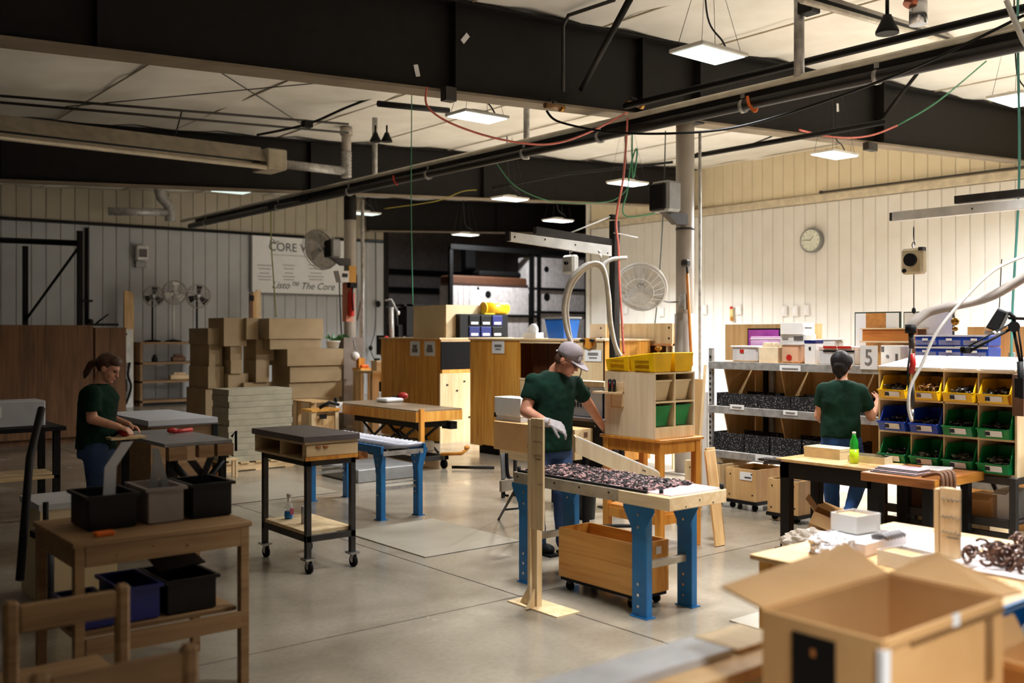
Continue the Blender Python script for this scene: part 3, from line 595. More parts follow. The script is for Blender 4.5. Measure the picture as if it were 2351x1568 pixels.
t, a, b, z1 = goods('carton', 'white carton with a small round mark right of the number tile', 'box', m_white, 2022, 2068, 793, 8.5, .2); P(t, 'mark', m_grink, Cy((8.499, a+.13, zt+.09), (8.496, a+.13, zt+.09), .016, n=12)); P(t, 'tag', m_slate, BS((8.497, b-.02, z1-.035), (.004, .025, .05))); P(t, 'bracket', m_slate, BS((8.497, a+.04, zt+.08), (.006, .02, .07)))
# boards standing on the shelf behind
y0, y1, z0, z1 = FX(1961, 2066, 717, 800, 8.93); t = T('cork_board', 'framed white board with a cork strip in its middle standing on the shelf', 'board', (8.95, y0, zt))
P(t, 'frame', M('dark green frame', (40, 60, 44), .5), B(8.94, 8.96, y0, y1, zt, z1)); P(t, 'panel', m_paper, B(8.935, 8.94, y0+.012, y1-.012, zt, z1-.012)); P(t, 'cork_strip', m_cork, B(8.93, 8.935, y0+.15, y0+.36, zt, z1-.012))
y0, y1, z0, z1 = FX(2073, 2188, 716, 800, 8.93); t = T('white_board', 'thin framed whiteboard right of the cork strip board', 'board', (8.95, y0, zt))
P(t, 'frame', M('dark green frame', (40, 60, 44), .5), B(8.94, 8.96, y0, y1, zt, z1)); P(t, 'panel', m_white, B(8.935, 8.94, y0+.01, y1-.01, zt, z1-.01))
y0, y1, z0, z1 = FX(1980, 2105, 756, 786, 8.72); t = T('wooden_tray', 'long wooden tray with an orange brown front before the cork board', 'box', (8.72, y0, z0))
P(t, 'front', m_oak if False else M('amber wood', (200, 124, 50), .5, kind='wood', col2=(168, 92, 28), ax='y'), B(8.72, 8.735, y0, y1, z0+.015, z1)); P(t, 'top_board', m_piney, B(8.71, 8.9, y0-.02, y1+.02, z1, z1+.012)); P(t, 'bottom_board', m_piney, B(8.705, 8.9, y0-.02, y1+.02, z0, z0+.015)); P(t, 'support', m_plyt, B(8.76, 8.9, y0+.1, y1-.1, zt, z0)); P(t, 'back', m_plyt, B(8.885, 8.9, y0, y1, z0+.015, z1))
ONE('wall_board', 'tan board leaning behind the blue organiser drawers at the right', 'board', m_plyt, sheet((9.4, 4.62, 0), (9.4, 4.0, 0), (9.4, 4.0, 1.86), (9.4, 4.62, 1.86), .02))
for k, lab in enumerate(('lower blue parts organiser behind the sloping rack top', 'upper blue parts organiser with clear drawers behind the sloping rack top')):
    y0, y1, _, _ = FX(2100, 2268, 800, 815, 8.5); z0 = 1.58+.105*k
    t = T('parts_organiser', lab, 'organiser', (8.5, (y0+y1)/2, z0)); P(t, 'shell', m_blu, B(8.5, 8.75, y0, y1, z0, z0+.1), bev=.012); P(t, 'rim', m_milky, B(8.49, 8.5, y0, y1, z0+.085, z0+.1)); n = 3
    for i in range(n):
        a = y0+(y1-y0)*i/n; P(t, 'drawer', m_clear, B(8.482, 8.5, a+.015, a+(y1-y0)/n-.015, z0+.012, z0+.055)); P(t, 'latch', m_white, BS((8.478, a+(y1-y0)/n/2, z0+.06), (.01, .05, .02)))
ONE('shelf_riser', 'low box carrying the blue parts organisers', 'box', m_plyt, B(8.5, 8.75, FX(2100, 2268, 800, 815, 8.5)[0], FX(2100, 2268, 800, 815, 8.5)[1], zt, 1.58))
# things on the right wall
q = onx(1863, 552, 19.9); t = T('wall_clock', 'round white wall clock in a grey rim high on the ribbed wall', 'clock', q)
P(t, 'rim', m_greym, Cy((19.98, q[1], q[2]), (19.86, q[1], q[2]), .285, n=32)); P(t, 'face', M('clock face', (236, 240, 224), .4), Cy((19.86, q[1], q[2]), (19.85, q[1], q[2]), .245, n=32))
for ang, ln in ((2.3, .13), (.1, .19)): P(t, 'hand', m_ink, sheet((19.845, q[1], q[2]-.006), (19.845, q[1]+ln*math.cos(ang), q[2]+ln*math.sin(ang)-.006), (19.845, q[1]+ln*math.cos(ang), q[2]+ln*math.sin(ang)+.006), (19.845, q[1], q[2]+.01), .003))
for k in range(12): P(t, 'tick', m_ink, BS((19.848, q[1]+.21*math.cos(k*math.pi/6), q[2]+.21*math.sin(k*math.pi/6)), (.004, .018, .018)))
for px, py, lab in ((1618, 711, 'leftmost white socket plate on the ribbed wall right of the column'), (1697, 711, 'white socket plate beside the red handled tool'), (1801, 714, 'first of three white socket plates above the shelf'), (1826, 714, 'middle of three white socket plates above the shelf'), (1851, 712, 'last of three white socket plates above the shelf'), (1520, 716, 'white socket plate left of the thick column'), (1437, 711, 'white socket plate right of the jib post')):
    q = onx(px, py, 19.98); t = T('socket_plate', lab, 'socket', q, 'socket plates on the right wall'); P(t, 'plate', m_white, BS((19.96, q[1], q[2]), (.04, .17, .25)), bev=.008); P(t, 'cover', m_paper, BS((19.935, q[1], q[2]), (.012, .08, .14)))
q = onx(1681, 718, 19.95); t = T('hand_tool', 'red and yellow hand tool hung on the ribbed wall', 'tool', q); P(t, 'grip', m_red, BS((19.92, q[1], q[2]+.12), (.05, .1, .08)), bev=.02); P(t, 'shaft', M('pale yellow', (238, 220, 150), .4), BS((19.92, q[1], q[2]), (.04, .09, .2)), bev=.01); P(t, 'head', M('amber plastic', (190, 130, 40), .4), BS((19.92, q[1]-.01, q[2]-.15), (.06, .1, .12)), bev=.02)
# broom and brush hung on the thick column
t = T('broom', 'orange handled broom hung on the thick column head up', 'broom', dep(1585, 830, 12.6))
P(t, 'handle', m_orange if False else M('orange handle', (222, 140, 60), .5), Cy(dep(1578, 628, 12.6), dep(1588, 840, 12.6), .02)); P(t, 'ferrule', m_black, Cy(dep(1577, 610, 12.6), dep(1578, 630, 12.6), .014)); P(t, 'head', m_dkgrey, BS(dep(1574, 604, 12.58), (.09, .11, .09)), bev=.02)
# --- crates under the shelving, on dollies
def crate(x0, x1, y0, y1, z0, z1, lab, mat=None, card=True):
    t = T('plywood_crate', lab, 'crate', ((x0+x1)/2, (y0+y1)/2, 0), 'plywood crates under the shelving')
    m = mat or m_plyt
    P(t, 'front', m, B(x0, x0+.018, y0, y1, z0, z1)); P(t, 'back', m, B(x1-.018, x1, y0, y1, z0, z1)); P(t, 'side', m, B(x0+.018, x1-.018, y0, y0+.018, z0, z1)); P(t, 'side', m, B(x0+.018, x1-.018, y1-.018, y1, z0, z1)); P(t, 'base', m, B(x0+.018, x1-.018, y0+.018, y1-.018, z0, z0+.02))
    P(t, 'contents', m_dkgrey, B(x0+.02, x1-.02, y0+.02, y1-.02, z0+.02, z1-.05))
    for q in ((.15, .85), (.85, .8), (.12, .2), (.88, .15)): P(t, 'screw', m_black, BS((x0-.001, y0+(y1-y0)*q[0], z0+(z1-z0)*q[1]), (.004, .014, .014)))
    if card: P(t, 'label_card', m_paper, B(x0-.003, x0, y0+.05, y0+.2, z1-.11, z1-.03)); P(t, 'print', m_ink, B(x0-.004, x0-.003, y0+.06, y0+.14, z1-.09, z1-.075))
    P(t, 'dolly', m_black, B(x0-.01, x1+.01, y0-.01, y1+.01, z0-.035, z0-.002))
    for sx in (x0+.05, x1-.05):
        for sy in (y0+.05, y1-.05): P(t, 'caster', m_rubber, Cy((sx-.012, sy, .032), (sx+.012, sy, .032), .03, n=12), BS((sx, sy, .06), (.03, .03, .03)))
crate(8.22, 8.68, 6.2, 6.58, .1, .42, 'open plywood crate with a small paper card under the shelving')
crate(8.18, 8.62, 6.62, 7.1, .1, .44, 'pale plywood crate at the end of the shelving beside the leaning board', m_ply, False)
crate(8.0, 8.4, 5.55, 5.9, .08, .4, 'plywood crate behind the black table leg', None, True)
t = T('small_plywood_box', 'small plywood box stacked on the end crate under the shelf', 'box', (8.6, 6.75, .44)); P(t, 'front', m_ply, B(8.5, 8.515, 6.55, 6.95, .44, .52)); P(t, 'body', m_plyt, B(8.515, 8.75, 6.55, 6.95, .44, .52))
# --- dark steel worktable
wt = T('worktable', 'dark steel worktable with a scuffed plywood top in front of the woman', 'table', (7.2, 4.5, 0))
P(wt, 'top', m_plyt, B(6.96, 7.5, 4.16, 5.05, .735, .76), bev=.003); P(wt, 'apron', m_steel, B(6.99, 7.02, 4.16, 5.03, .6, .735)); P(wt, 'apron', m_steel, B(7.0, 7.48, 5.0, 5.03, .62, .735))
for x, y in ((6.99, 4.94), (7.42, 4.94), (6.99, 4.14), (7.42, 4.14)): P(wt, 'leg', m_steel, B(x, x+.07, y, y+.09, 0, .735), bev=.004)
P(wt, 'foot_plate', m_steel, B(6.96, 7.1, 4.9, 5.06, 0, .012))
P(wt, 'tool_stub', m_dkgrey, Cy((6.93, 5.14, .72), (6.98, 5.02, .73), .02), BS((6.98, 5.1, .735), (.1, .2, .02)))
ob = T('oak_bench', 'thick oak topped bench end in front of the bin rack', 'bench', (7.1, 3.85, 0))
P(ob, 'top', m_oak, B(6.72, 7.46, 3.55, 4.12, .70, .765), bev=.004); P(ob, 'top_edge', M('honey oak edge', (206, 140, 60), .4, kind='wood', col2=(170, 104, 36), ax='x'), B(6.725, 7.46, 3.543, 3.55, .70, .764))
for x, y in ((6.8, 4.02), (6.8, 3.62), (7.36, 3.62)): P(ob, 'leg', m_black, B(x, x+.06, y, y+.06, 0, .70))
P(ob, 'stretcher', m_dkgrey, B(6.8, 6.86, 3.68, 4.02, .28, .33))
# grey steel stand carrying the bin rack
gs = T('steel_stand', 'grey square tube stand carrying the bin rack', 'stand', (7.7, 3.9, 0))
for x in (7.45, 7.92):
    for y in (3.31, 4.35): P(gs, 'post', m_dkgrey, B(x, x+.05, y, y+.05, 0, .735), bev=.003)
for x in (7.45, 7.92): P(gs, 'rail', m_dkgrey, B(x, x+.05, 3.36, 4.35, .68, .735)); P(gs, 'rail', m_dkgrey, B(x, x+.05, 3.36, 4.35, .36, .42))
P(gs, 'rail', m_dkgrey, B(7.5, 7.92, 3.315, 3.355, .685, .735)); P(gs, 'rail', m_dkgrey, B(7.5, 7.92, 4.355, 4.395, .685, .735)); P(gs, 'lower_shelf', m_slate, B(7.5, 7.92, 3.36, 4.35, .37, .385))
P(gs, 'brace', m_dkgrey, Tu([(7.95, 3.75, .68), (7.9, 3.42, .1)], .022, 4)); P(gs, 'rail', m_dkgrey, B(7.46, 7.5, 3.36, 4.35, .27, .32))
for (y0, y1, z1, m, lab) in ((3.42, 3.52, .62, m_white, 'white carton on the lower shelf of the grey stand'), (3.55, 3.75, .56, m_card, 'open cardboard box on the lower shelf of the grey stand'), (3.98, 4.06, .62, m_white, 'white tube standing on the lower shelf of the grey stand'), (4.1, 4.28, .55, m_brown, 'brown wrapped bundle on the lower shelf of the grey stand')):
    t = T('stored_box', lab, 'box', (7.7, (y0+y1)/2, .385)); P(t, 'body', m, B(7.6, 7.85, y0, y1, .385, z1), bev=.006); P(t, 'flap', m, sheet((7.6, y0, z1), (7.6, y1, z1), (7.53, y1, z1-.03), (7.53, y0, z1-.03), .004))
pb = T('pale_crate', 'pale plywood crate on a dolly seen under the oak bench', 'crate', (8.0, 4.1, 0)); P(pb, 'box', m_ply, B(7.98, 8.3, 3.75, 4.5, .09, .36)); P(pb, 'dolly', m_black, B(7.97, 8.31, 3.74, 4.51, .0, .085)); P(pb, 'screw', m_black, BS((7.979, 4.2, .13), (.004, .014, .014))); P(pb, 'screw', m_black, BS((7.979, 3.95, .12), (.004, .014, .014)))
# --- bin rack
bk = T('bin_rack', 'wooden rack of twelve pigeonholes holding yellow, blue and green bins', 'rack', (7.7, 3.88, .735))
RX0, RX1, RY0, RY1 = 7.5, 7.93, 3.34, 4.42
P(bk, 'side_panel', m_ply, B(RX0, RX1, RY0-.015, RY0, .735, 1.5)); P(bk, 'side_panel', m_ply, B(RX0, RX1, RY1, RY1+.015, .735, 1.5))
for z in (.735, .995, 1.255): P(bk, 'shelf_board', m_piney, B(RX0, RX1, RY0, RY1, z, z+.014))
P(bk, 'top_board', m_piney, B(RX0-.01, RX1+.01, RY0-.02, RY1+.02, 1.5, 1.518)); P(bk, 'back_panel', m_ply, B(RX1, RX1+.008, RY0, RY1, .735, 1.5))
for k in (1, 2, 3): y = RY1-(RY1-RY0)*k/4; [P(bk, 'divider', m_piney, B(RX0, RX1, y-.005, y+.005, z+.014, z+.26)) for z in (.735, .995, 1.24)]
for k in range(4):
    ya = RY1+.02-(RY1-RY0+.04)*k/4; yb = RY1+.02-(RY1-RY0+.04)*(k+1)/4+.02
    P(bk, 'sloping_panel', M('pale rack lid', (214, 202, 198), .6), Hx([(7.5, yb, 1.52), (8.12, yb, 1.6), (8.12, ya, 1.6), (7.5, ya, 1.52)], [(7.5, yb, 1.53), (8.12, yb, 1.61), (8.12, ya, 1.61), (7.5, ya, 1.53)]))
def hopper(name, lab, mat, y, z, w=.225, h=.185, d=.34, cont='dark'):
    t = T(name, lab, 'bin', (RX0, y, z), 'hopper bins in the wooden rack'); x0 = RX0-.075; x1 = x0+d; a, b = y-w/2, y+w/2; f = .4*h
    prof = [(x0+.03, z+.004), (x1, z+.004), (x1, z+h), (x0+.10, z+h), (x0+.045, z+f*1.05), (x0, z+f)]
    P(t, 'shell', mat, Pr(prof, 'y', a, a+.006), Pr(prof, 'y', b-.006, b), B(x1-.006, x1, a+.006, b-.006, z+.004, z+h), B(x0+.03, x1-.006, a+.006, b-.006, z+.004, z+.011),
      Hx([(x0+.03, a+.006, z+.004), (x0+.037, a+.006, z+.004), (x0+.037, b-.006, z+.004), (x0+.03, b-.006, z+.004)], [(x0, a+.006, z+f), (x0+.007, a+.006, z+f), (x0+.007, b-.006, z+f), (x0, b-.006, z+f)]))
    P(t, 'front_lip', mat, B(x0-.006, x0+.008, a-.006, b+.006, z+f-.006, z+f+.004))
    for e_ in (a, b): P(t, 'side_lip', mat, Tu([(x0, e_, z+f), (x0+.045, e_, z+f*1.05), (x0+.10, e_, z+h), (x1, e_, z+h)], .006, 6))
    lx = x0+.012; P(t, 'label_card', m_paper, Hx([(lx-.004, y-.075, z+.022), (lx-.002, y-.075, z+.022), (lx-.002, y+.045, z+.022), (lx-.004, y+.045, z+.022)], [(x0-.006, y-.075, z+f-.01), (x0-.004, y-.075, z+f-.01), (x0-.004, y+.045, z+f-.01), (x0-.006, y+.045, z+f-.01)]))
    P(t, 'picture_mark', m_brown if cont == 'ring' else m_ink, BS((x0+.001, y+.03, z+f*.58), (.012, .034, .03)))
    rnd = random.Random(int(y*1000+z*77)); it = []
    for k in range(44):
        c = Vector((x0+.05+rnd.random()*.22, a+.035+rnd.random()*(w-.07), z+.05+rnd.random()*.065)); u, v_ = frame(Vector((rnd.uniform(-1, 1), rnd.uniform(-1, 1), rnd.uniform(-.6, .6))))
        if cont == 'ring': it.append(Tu([c+u*(.028*math.cos(q*.7854))+v_*(.028*math.sin(q*.7854)) for q in range(9)], .006, 5))
        else: it.append(Tu([c-u*.034, c+v_*.01, c+u*.034], .009, 5))
    ONE('bin_contents', {'ring': 'brown rings heaped in the ', 'dark': 'dark metal parts heaped in the ', 'strip': 'dark and bright strips heaped in the '}[cont]+lab.split(' of ')[0].replace('bin', 'bin'), 'parts', {'ring': M('brown ring metal', (150, 110, 70), .3, .6), 'dark': M('gunmetal', (84, 78, 76), .22, .7), 'strip': M('bright strip metal', (120, 112, 100), .3, .6)}[cont], *it, kind='stuff')
grid = [[('yellow', m_yel, 'dark'), ('yellow', m_yel, 'ring'), ('yellow', m_yel, 'dark'), ('yellow', m_yel, 'dark')], [('blue', m_blu, 'dark'), ('blue', m_blu, 'dark'), ('green', m_grn, 'dark'), ('green', m_grn, 'dark')], [('green', m_grn, 'dark'), ('green', m_grn, 'strip'), ('green', m_grn, 'strip'), ('green', m_grn, 'strip')]]
cn = ('first', 'second', 'third', 'fourth'); rn = ('top', 'middle', 'bottom')
for r in range(3):
    for c in range(4):
        nm, m, ct = grid[r][c]; y = RY1-(RY1-RY0)*(c+.5)/4
        hopper('hopper_bin', f'{nm} hopper bin {cn[c]} from the left in the {rn[r]} row of the rack', m, y, (1.27, 1.01, .75)[r], cont=ct, h=.19 if r else .18)
# --- things on the tables
def carton(name, lab, c, s, rz, mat, open_=True, z0=None):
    x, y, z = c; t = T(name, lab, 'box', c); R_ = rot_about(c, rz); sx, sy, sz = s; tt = .004
    P(t, 'body', mat, *[XF(q, R_) for q in tray(x-sx/2, x+sx/2, y-sy/2, y+sy/2, z, z+sz, tt)])
    if not open_: P(t, 'lid', mat, XF(B(x-sx/2-.003, x+sx/2+.003, y-sy/2-.003, y+sy/2+.003, z+sz-.02, z+sz+.003), R_))
    else: P(t, 'inside_liner', m_slate if open_ == 2 else mat, XF(B(x-sx/2+tt, x+sx/2-tt, y-sy/2+tt, y+sy/2-tt, z+tt, z+sz*.55), R_))
    return t
cream = M('cream card', (232, 214, 176), .7)
carton('flat_carton', 'cream flat carton at the back of the worktable before the woman', (7.33, 4.79, .76), (.2, .34, .085), 0, cream, False)
carton('flat_carton', 'cream open carton lying beside the green bottle', (7.33, 4.4, .76), (.2, .3, .055), .15, cream, 2)
q = (7.15, 4.44, .76); t = T('drink_bottle', 'green drink bottle half full of lime drink on the worktable', 'bottle', q)
P(t, 'bottle', m_glassg, La([(.026, 0), (.034, .01), (.034, .06), (.032, .1), (.034, .15), (.03, .18), (.016, .215), (.013, .235)], q, 18)); P(t, 'drink', m_lime, La([(.0355, .004), (.0355, .115)], q, 18)); P(t, 'cap', m_white, Cy((q[0], q[1], q[2]+.235), (q[0], q[1], q[2]+.252), .014, n=14))
t = T('fabric_stack', 'folded mauve fabric pads stacked on the oak bench edge', 'fabric', (6.9, 3.85, .765))
mauve = M('mauve fabric', (206, 180, 186), .8)
for k in range(4): P(t, 'pad', mauve if k % 2 else m_slate, B(6.78+.012*k, 7.0, 3.72, 4.08-.012*k, .765+.011*k, .775+.011*k), bev=.004)
ONE('yellow_pencil', 'thick yellow marker lying beside the fabric pads', 'pen', M('yellow marker', (222, 200, 60), .5), Cy((7.1, 4.12, .776), (7.1, 3.95, .776), .01), Cy((7.1, 3.95, .776), (7.1, 3.9, .776), .01, .004))
ONE('paper_sheet', 'white cloth folded on the oak bench before the green bins', 'cloth', m_white, XF(B(7.15, 7.38, 3.7, 3.92, .766, .78), rot_about((7.25, 3.8, .77), .4)), bev=.006)
ONE('yellow_ruler', 'yellow tape lying by the brown strap loops', 'tape', M('yellow marker', (222, 200, 60), .5), B(6.99, 7.06, 3.62, 3.72, .766, .774))
for k in range(4):
    ya = 3.56; xx = 6.80+.035*k*1.6
    ONE('strap_loop', f'brown strap loop number hung over the bench end, {("nearest the front edge", "second from the front edge", "third from the front edge", "farthest from the front edge")[k]}'.replace(' number', ''), 'strap', m_brown, Tu(spl([(xx, 3.68, .772), (xx+.01, 3.6, .80), (xx+.01, 3.545, .80), (xx, 3.528, .76), (xx, 3.528, .70), (xx+.004, 3.53, .67)]), .014, 6))
# cartons and rubbish on the floor under the worktable
def flapbox(lab, c, s, rz, tilt, flaps, mat=m_card):
    x, y, z = c; sx, sy, sz = s; t = T('cardboard_box', lab, 'box', c)
    R_ = Matrix.Translation(c) @ Matrix.Rotation(rz, 4, 'Z') @ Matrix.Rotation(tilt, 4, 'X') @ Matrix.Translation([-q for q in c])
    P(t, 'body', mat, *[XF(q, R_) for q in tray(x-sx/2, x+sx/2, y-sy/2, y+sy/2, z, z+sz, .006)])
    for k, (l, a) in enumerate(flaps):
        d = [(-1, 0), (1, 0), (0, -1), (0, 1)][k]; e = Vector((x+d[0]*sx/2, y+d[1]*sy/2, z+sz)); o = Vector((d[0], d[1], 0)); w_ = Vector((abs(d[1])*sx/2, abs(d[0])*sy/2, 0)); tip = e+o*(l*math.cos(a))+Vector((0, 0, l*math.sin(a)))
        P(t, 'flap', mat, XF(sheet(e-w_, e+w_, tip+w_, tip-w_, .005), R_))
    return t
flapbox('open cardboard box tipped under the worktable by its left leg', (7.26, 4.82, .06), (.28, .26, .24), .5, .35, [(.16, -.5), (.16, .2), (.15, -.7), (.12, .6)])
flapbox('cardboard carton standing under the worktable right of the left leg', (7.25, 4.33, 0), (.26, .22, .24), .1, 0, [(.12, .4), (.12, .2), (.12, -.4), (.12, .9)])
def crumple(name, lab, cat, c, r, mat, seed, rough=.35, n=3, kind=None):
    bm = bmesh.new(); bmesh.ops.create_icosphere(bm, subdivisions=n+1, radius=1)
    for v_ in bm.verts:
        d = 1+rough*mnoise.noise(v_.co*2.2+Vector((seed, 0, 0)))+rough*.5*mnoise.noise(v_.co*6+Vector((seed, 5, 0)))
        v_.co = Vector((v_.co.x*r[0]*d, v_.co.y*r[1]*d, max(0, (v_.co.z*d+.75)*r[2]*.57)))
    me = bpy.data.meshes.new(name); bm.to_mesh(me); bm.free(); me.materials.append(mat)
    o = link(name, me); o.location = c; return tag(o, lab, cat, kind=kind)
m_film = M('crumpled clear film', (214, 206, 200), .25, alpha=.85)
crumple('plastic_film', 'crumpled heap of clear plastic film on the floor under the worktable', 'film', (6.82, 4.6, 0), (.16, .26, .24), M('grey film', (190, 176, 160), .3), 3)
crumple('plastic_film', 'pile of grey wrapping film under the table behind the white tray', 'film', (6.78, 4.26, .0), (.15, .2, .26), M('grey film', (190, 176, 160), .3), 9)
# balancer arm over the rack
t = T('balancer_arm', 'white overhead arm with a dark tube on top at the right edge', 'arm', (8, 4, 2.7))
P(t, 'track', m_whitem, B(8.0, 8.06, 2.4, onx(2047, 508, 8.0)[1], 2.77, 2.85), bev=.004); y = onx(2047, 508, 8.0)[1]; P(t, 'end_cap', m_dkgrey, B(7.999, 8.061, y, y+.02, 2.775, 2.845)); P(t, 'boom', m_dkgrey, B(8.0, 8.07, 2.4, onx(2190, 485, 8.0)[1], 2.865, 2.93), bev=.004); P(t, 'bolt', m_chrome, Cy((7.995, 3.9, 2.81), (8, 3.9, 2.81), .008))
P(t, 'mast', m_dkgrey, B(8.0, 8.08, 2.36, 2.44, 0, 3.1))
def balancer(q, lab, m, big, cab):
    t = T('tool_balancer', lab, 'balancer', q); s = big
    P(t, 'case', m, BS(q, (.09, .2*s, .22*s)), bev=.02); P(t, 'knob', m_blackpl, Cy((q[0]-.045, q[1], q[2]+.01), (q[0]-.075, q[1], q[2]+.01), .055*s*(1 if s > .9 else .35), n=18)); P(t, 'hook', m_chrome, Tu(spl([(q[0], q[1], q[2]+.11*s), (q[0], q[1]+.015, q[2]+.14*s), (q[0], q[1], q[2]+.165*s), (q[0], q[1]-.015, q[2]+.14*s), (q[0], q[1], q[2]+.2*s), (q[0], q[1], q[2]+.3*s)]), .006, 6))
    if cab: P(t, 'cable', m_dkgrey, Tu([(q[0], q[1], q[2]-.1*s), (q[0], q[1], q[2]-cab)], .004, 5)); P(t, 'cable_stop', m_black, El((q[0], q[1], q[2]-cab), (.018, .018, .028), 8, 6))
    if s > .9: P(t, 'knob_small', m_blackpl, Cy((q[0]-.045, q[1]+.06, q[2]-.08), (q[0]-.055, q[1]+.06, q[2]-.08), .018)); P(t, 'corner_spring', m_dkgrey, BS((q[0]-.02, q[1]-.085, q[2]+.1), (.06, .04, .03)))
q = onx(2098, 600, 8.03); balancer(q, 'beige tool balancer with a black knob hanging from the white overhead arm', M('beige case', (206, 186, 148), .5), 1.0, .42)
cable('thin suspension cable hanging to the desk lamp at the right', m_dkgrey, [dep(2300, 595, 8.2), dep(2299, 610, 8.2), dep(2294, 708, 8.2)], .004)
# grey vacuum hose and tools
mh = M('grey vacuum hose', (176, 164, 156), .5)
ONE('vacuum_hose', 'thick grey vacuum hose curving down from the right edge over the bin rack', 'hose', mh, Tu(spl([dep(a, b, d) for a, b, d in ((2420, 590, 7.0), (2351, 637, 7.1), (2270, 682, 7.2), (2180, 704, 7.25), (2130, 718, 7.3), (2102, 738, 7.3), (2090, 752, 7.3))]), .035, 10))
t = T('suction_tool', 'hanging suction tool with a red grip at the end of the grey hose', 'tool', dep(2092, 850, 7.3))
P(t, 'coupling', m_black, Cy(dep(2091, 745, 7.3), dep(2091, 765, 7.3), .04)); P(t, 'neck', m_dkgrey, Cy(dep(2092, 765, 7.3), dep(2093, 800, 7.3), .02)); P(t, 'red_grip', m_red, Tu([dep(2094, 812, 7.28), dep(2096, 835, 7.28), dep(2092, 858, 7.28)], .022, 8)); P(t, 'lever', m_black, Tu([dep(2090, 800, 7.27), dep(2084, 850, 7.27), dep(2086, 900, 7.27)], .008, 6)); P(t, 'nozzle', m_chrome, Cy(dep(2094, 940, 7.27), dep(2094, 968, 7.27), .012)); P(t, 'tail', m_dkgrey, Cy(dep(2095, 880, 7.28), dep(2096, 935, 7.28), .014))
ONE('air_hose', 'thin white air hose arching from the right edge down to the hanging tool', 'hose', m_hose, Tu(spl([dep(a, b, 7.1) for a, b in ((2400, 570), (2351, 588), (2280, 622), (2210, 690), (2150, 765), (2115, 840), (2090, 890), (2086, 935), (2093, 965))]), .012, 8))
t = T('brass_pendant', 'small brass hanging valve dangling from the grey hose', 'valve', dep(2192, 738, 7.3))
P(t, 'chain', m_chrome, Tu([dep(2190, 706, 7.3), dep(2192, 730, 7.3)], .004, 5)); P(t, 'upper_ball', m_brass, El(dep(2193, 738, 7.3), (.03, .03, .03), 12, 8)); P(t, 'lower_ball', m_brass, El(dep(2193, 755, 7.3), (.022, .022, .018), 12, 8))
# desk lamp on a spring arm
t = T('desk_lamp', 'black spring arm desk lamp with a square head clamped to the bin rack', 'lamp', dep(2335, 900, 7.25))
D = 7.15
P(t, 'lower_arm', m_black, Tu([dep(2342, 830, D), dep(2327, 755, D)], .012, 6), Tu([dep(2348, 830, D), dep(2338, 755, D)], .008, 6)); P(t, 'upper_arm', m_black, Tu([dep(2330, 750, D), dep(2228, 805, D)], .011, 6), Tu([dep(2322, 742, D), dep(2222, 796, D)], .006, 6))
P(t, 'joint', m_black, Cy(dep(2328, 750, D-.04), dep(2328, 750, D+.04), .04, n=14)); P(t, 'elbow', m_black, BS(dep(2218, 803, D), (.1, .05, .05)), bev=.01); P(t, 'clamp', m_black, BS(dep(2344, 890, D), (.07, .06, .14)), Tu([dep(2342, 830, D), dep(2346, 915, D)], .024, 8)); P(t, 'base_block', m_brown, BS((7.44, 3.27, 1.35), (.1, .08, .3)))
hp = [dep(a, b, D) for a, b in ((2290, 708), (2312, 716), (2290, 762), (2262, 752))]; hq = [dep(a, b, D+.14) for a, b in ((2296, 706), (2320, 718), (2298, 766), (2268, 752))]
P(t, 'shade', m_black, Hx(hp, hq), bev=.01); P(t, 'tube', m_white, Hx([tuple(Vector(p)-Vector((.012, 0, .012))) for p in (hp[3], hp[0], hq[0], hq[3])], [hp[3], hp[0], hq[0], hq[3]])); P(t, 'lens', m_milky, BS(dep(2278, 764, D+.05), (.09, .09, .03)), bev=.01); P(t, 'neck', m_black, Tu([dep(2316, 718, D), dep(2328, 728, D), dep(2328, 745, D)], .014, 6), Tu([dep(2316, 730, D), dep(2380, 733, D)], .012, 6))
# cabinet edge at the frame's right
t = T('dark_machine', 'dark machine cabinet cut by the right edge of the view', 'machine', (7.6, 3.1, 0))
P(t, 'body', m_black, B(7.5, 8.1, 2.5, 3.22, .2, .8), bev=.01); P(t, 'lower_body', m_steel, B(7.52, 8.1, 2.5, 3.2, 0, .2)); P(t, 'hopper', m_whitem, Pr([(2.5, .82), (3.16, .82), (3.2, 1.02), (2.5, 1.02)], 'x', 7.52, 8.0)); P(t, 'red_guard', m_red, B(7.5, 7.9, 2.6, 3.2, 1.03, 1.1)); P(t, 'panel_arc', m_greym, Tu(spl([(7.497, 3.16, .74), (7.497, 3.2, .7), (7.497, 3.16, .66)]), .006, 5))
# ================================================================== CENTRE
def blue_leg(t, x, y, z1, w=.125, fl=.27, bolts=(.06, .14, .5, .57, .64), dirx=1):
    """a U channel leg with a flared gusset, its flat side towards -x"""
    lg = P(t, 'leg', m_bluest, B(x, x+.006, y-w/2, y+w/2, 0, z1), B(x+.006, x+.055, y-w/2, y-w/2+.006, 0, z1), B(x+.006, x+.055, y+w/2-.006, y+w/2, 0, z1), bev=.002)
    P(lg, 'gusset', m_bluest, Pr([(y-fl/2, z1), (y+fl/2, z1), (y+fl/2, z1-.03), (y+w/2, z1-.15), (y+w/2, z1-.19), (y-w/2, z1-.19), (y-w/2, z1-.15), (y-fl/2, z1-.03)], 'x', x-.005, x-.0005))
    P(lg, 'bolts', m_chrome, *[Cy((x-.006, y, z1-b), (x-.012, y, z1-b), .009, n=8) for b in bolts])
    P(lg, 'foot', m_bluest, B(x-.01, x+.075, y-w/2-.01, y+w/2+.01, 0, .008))
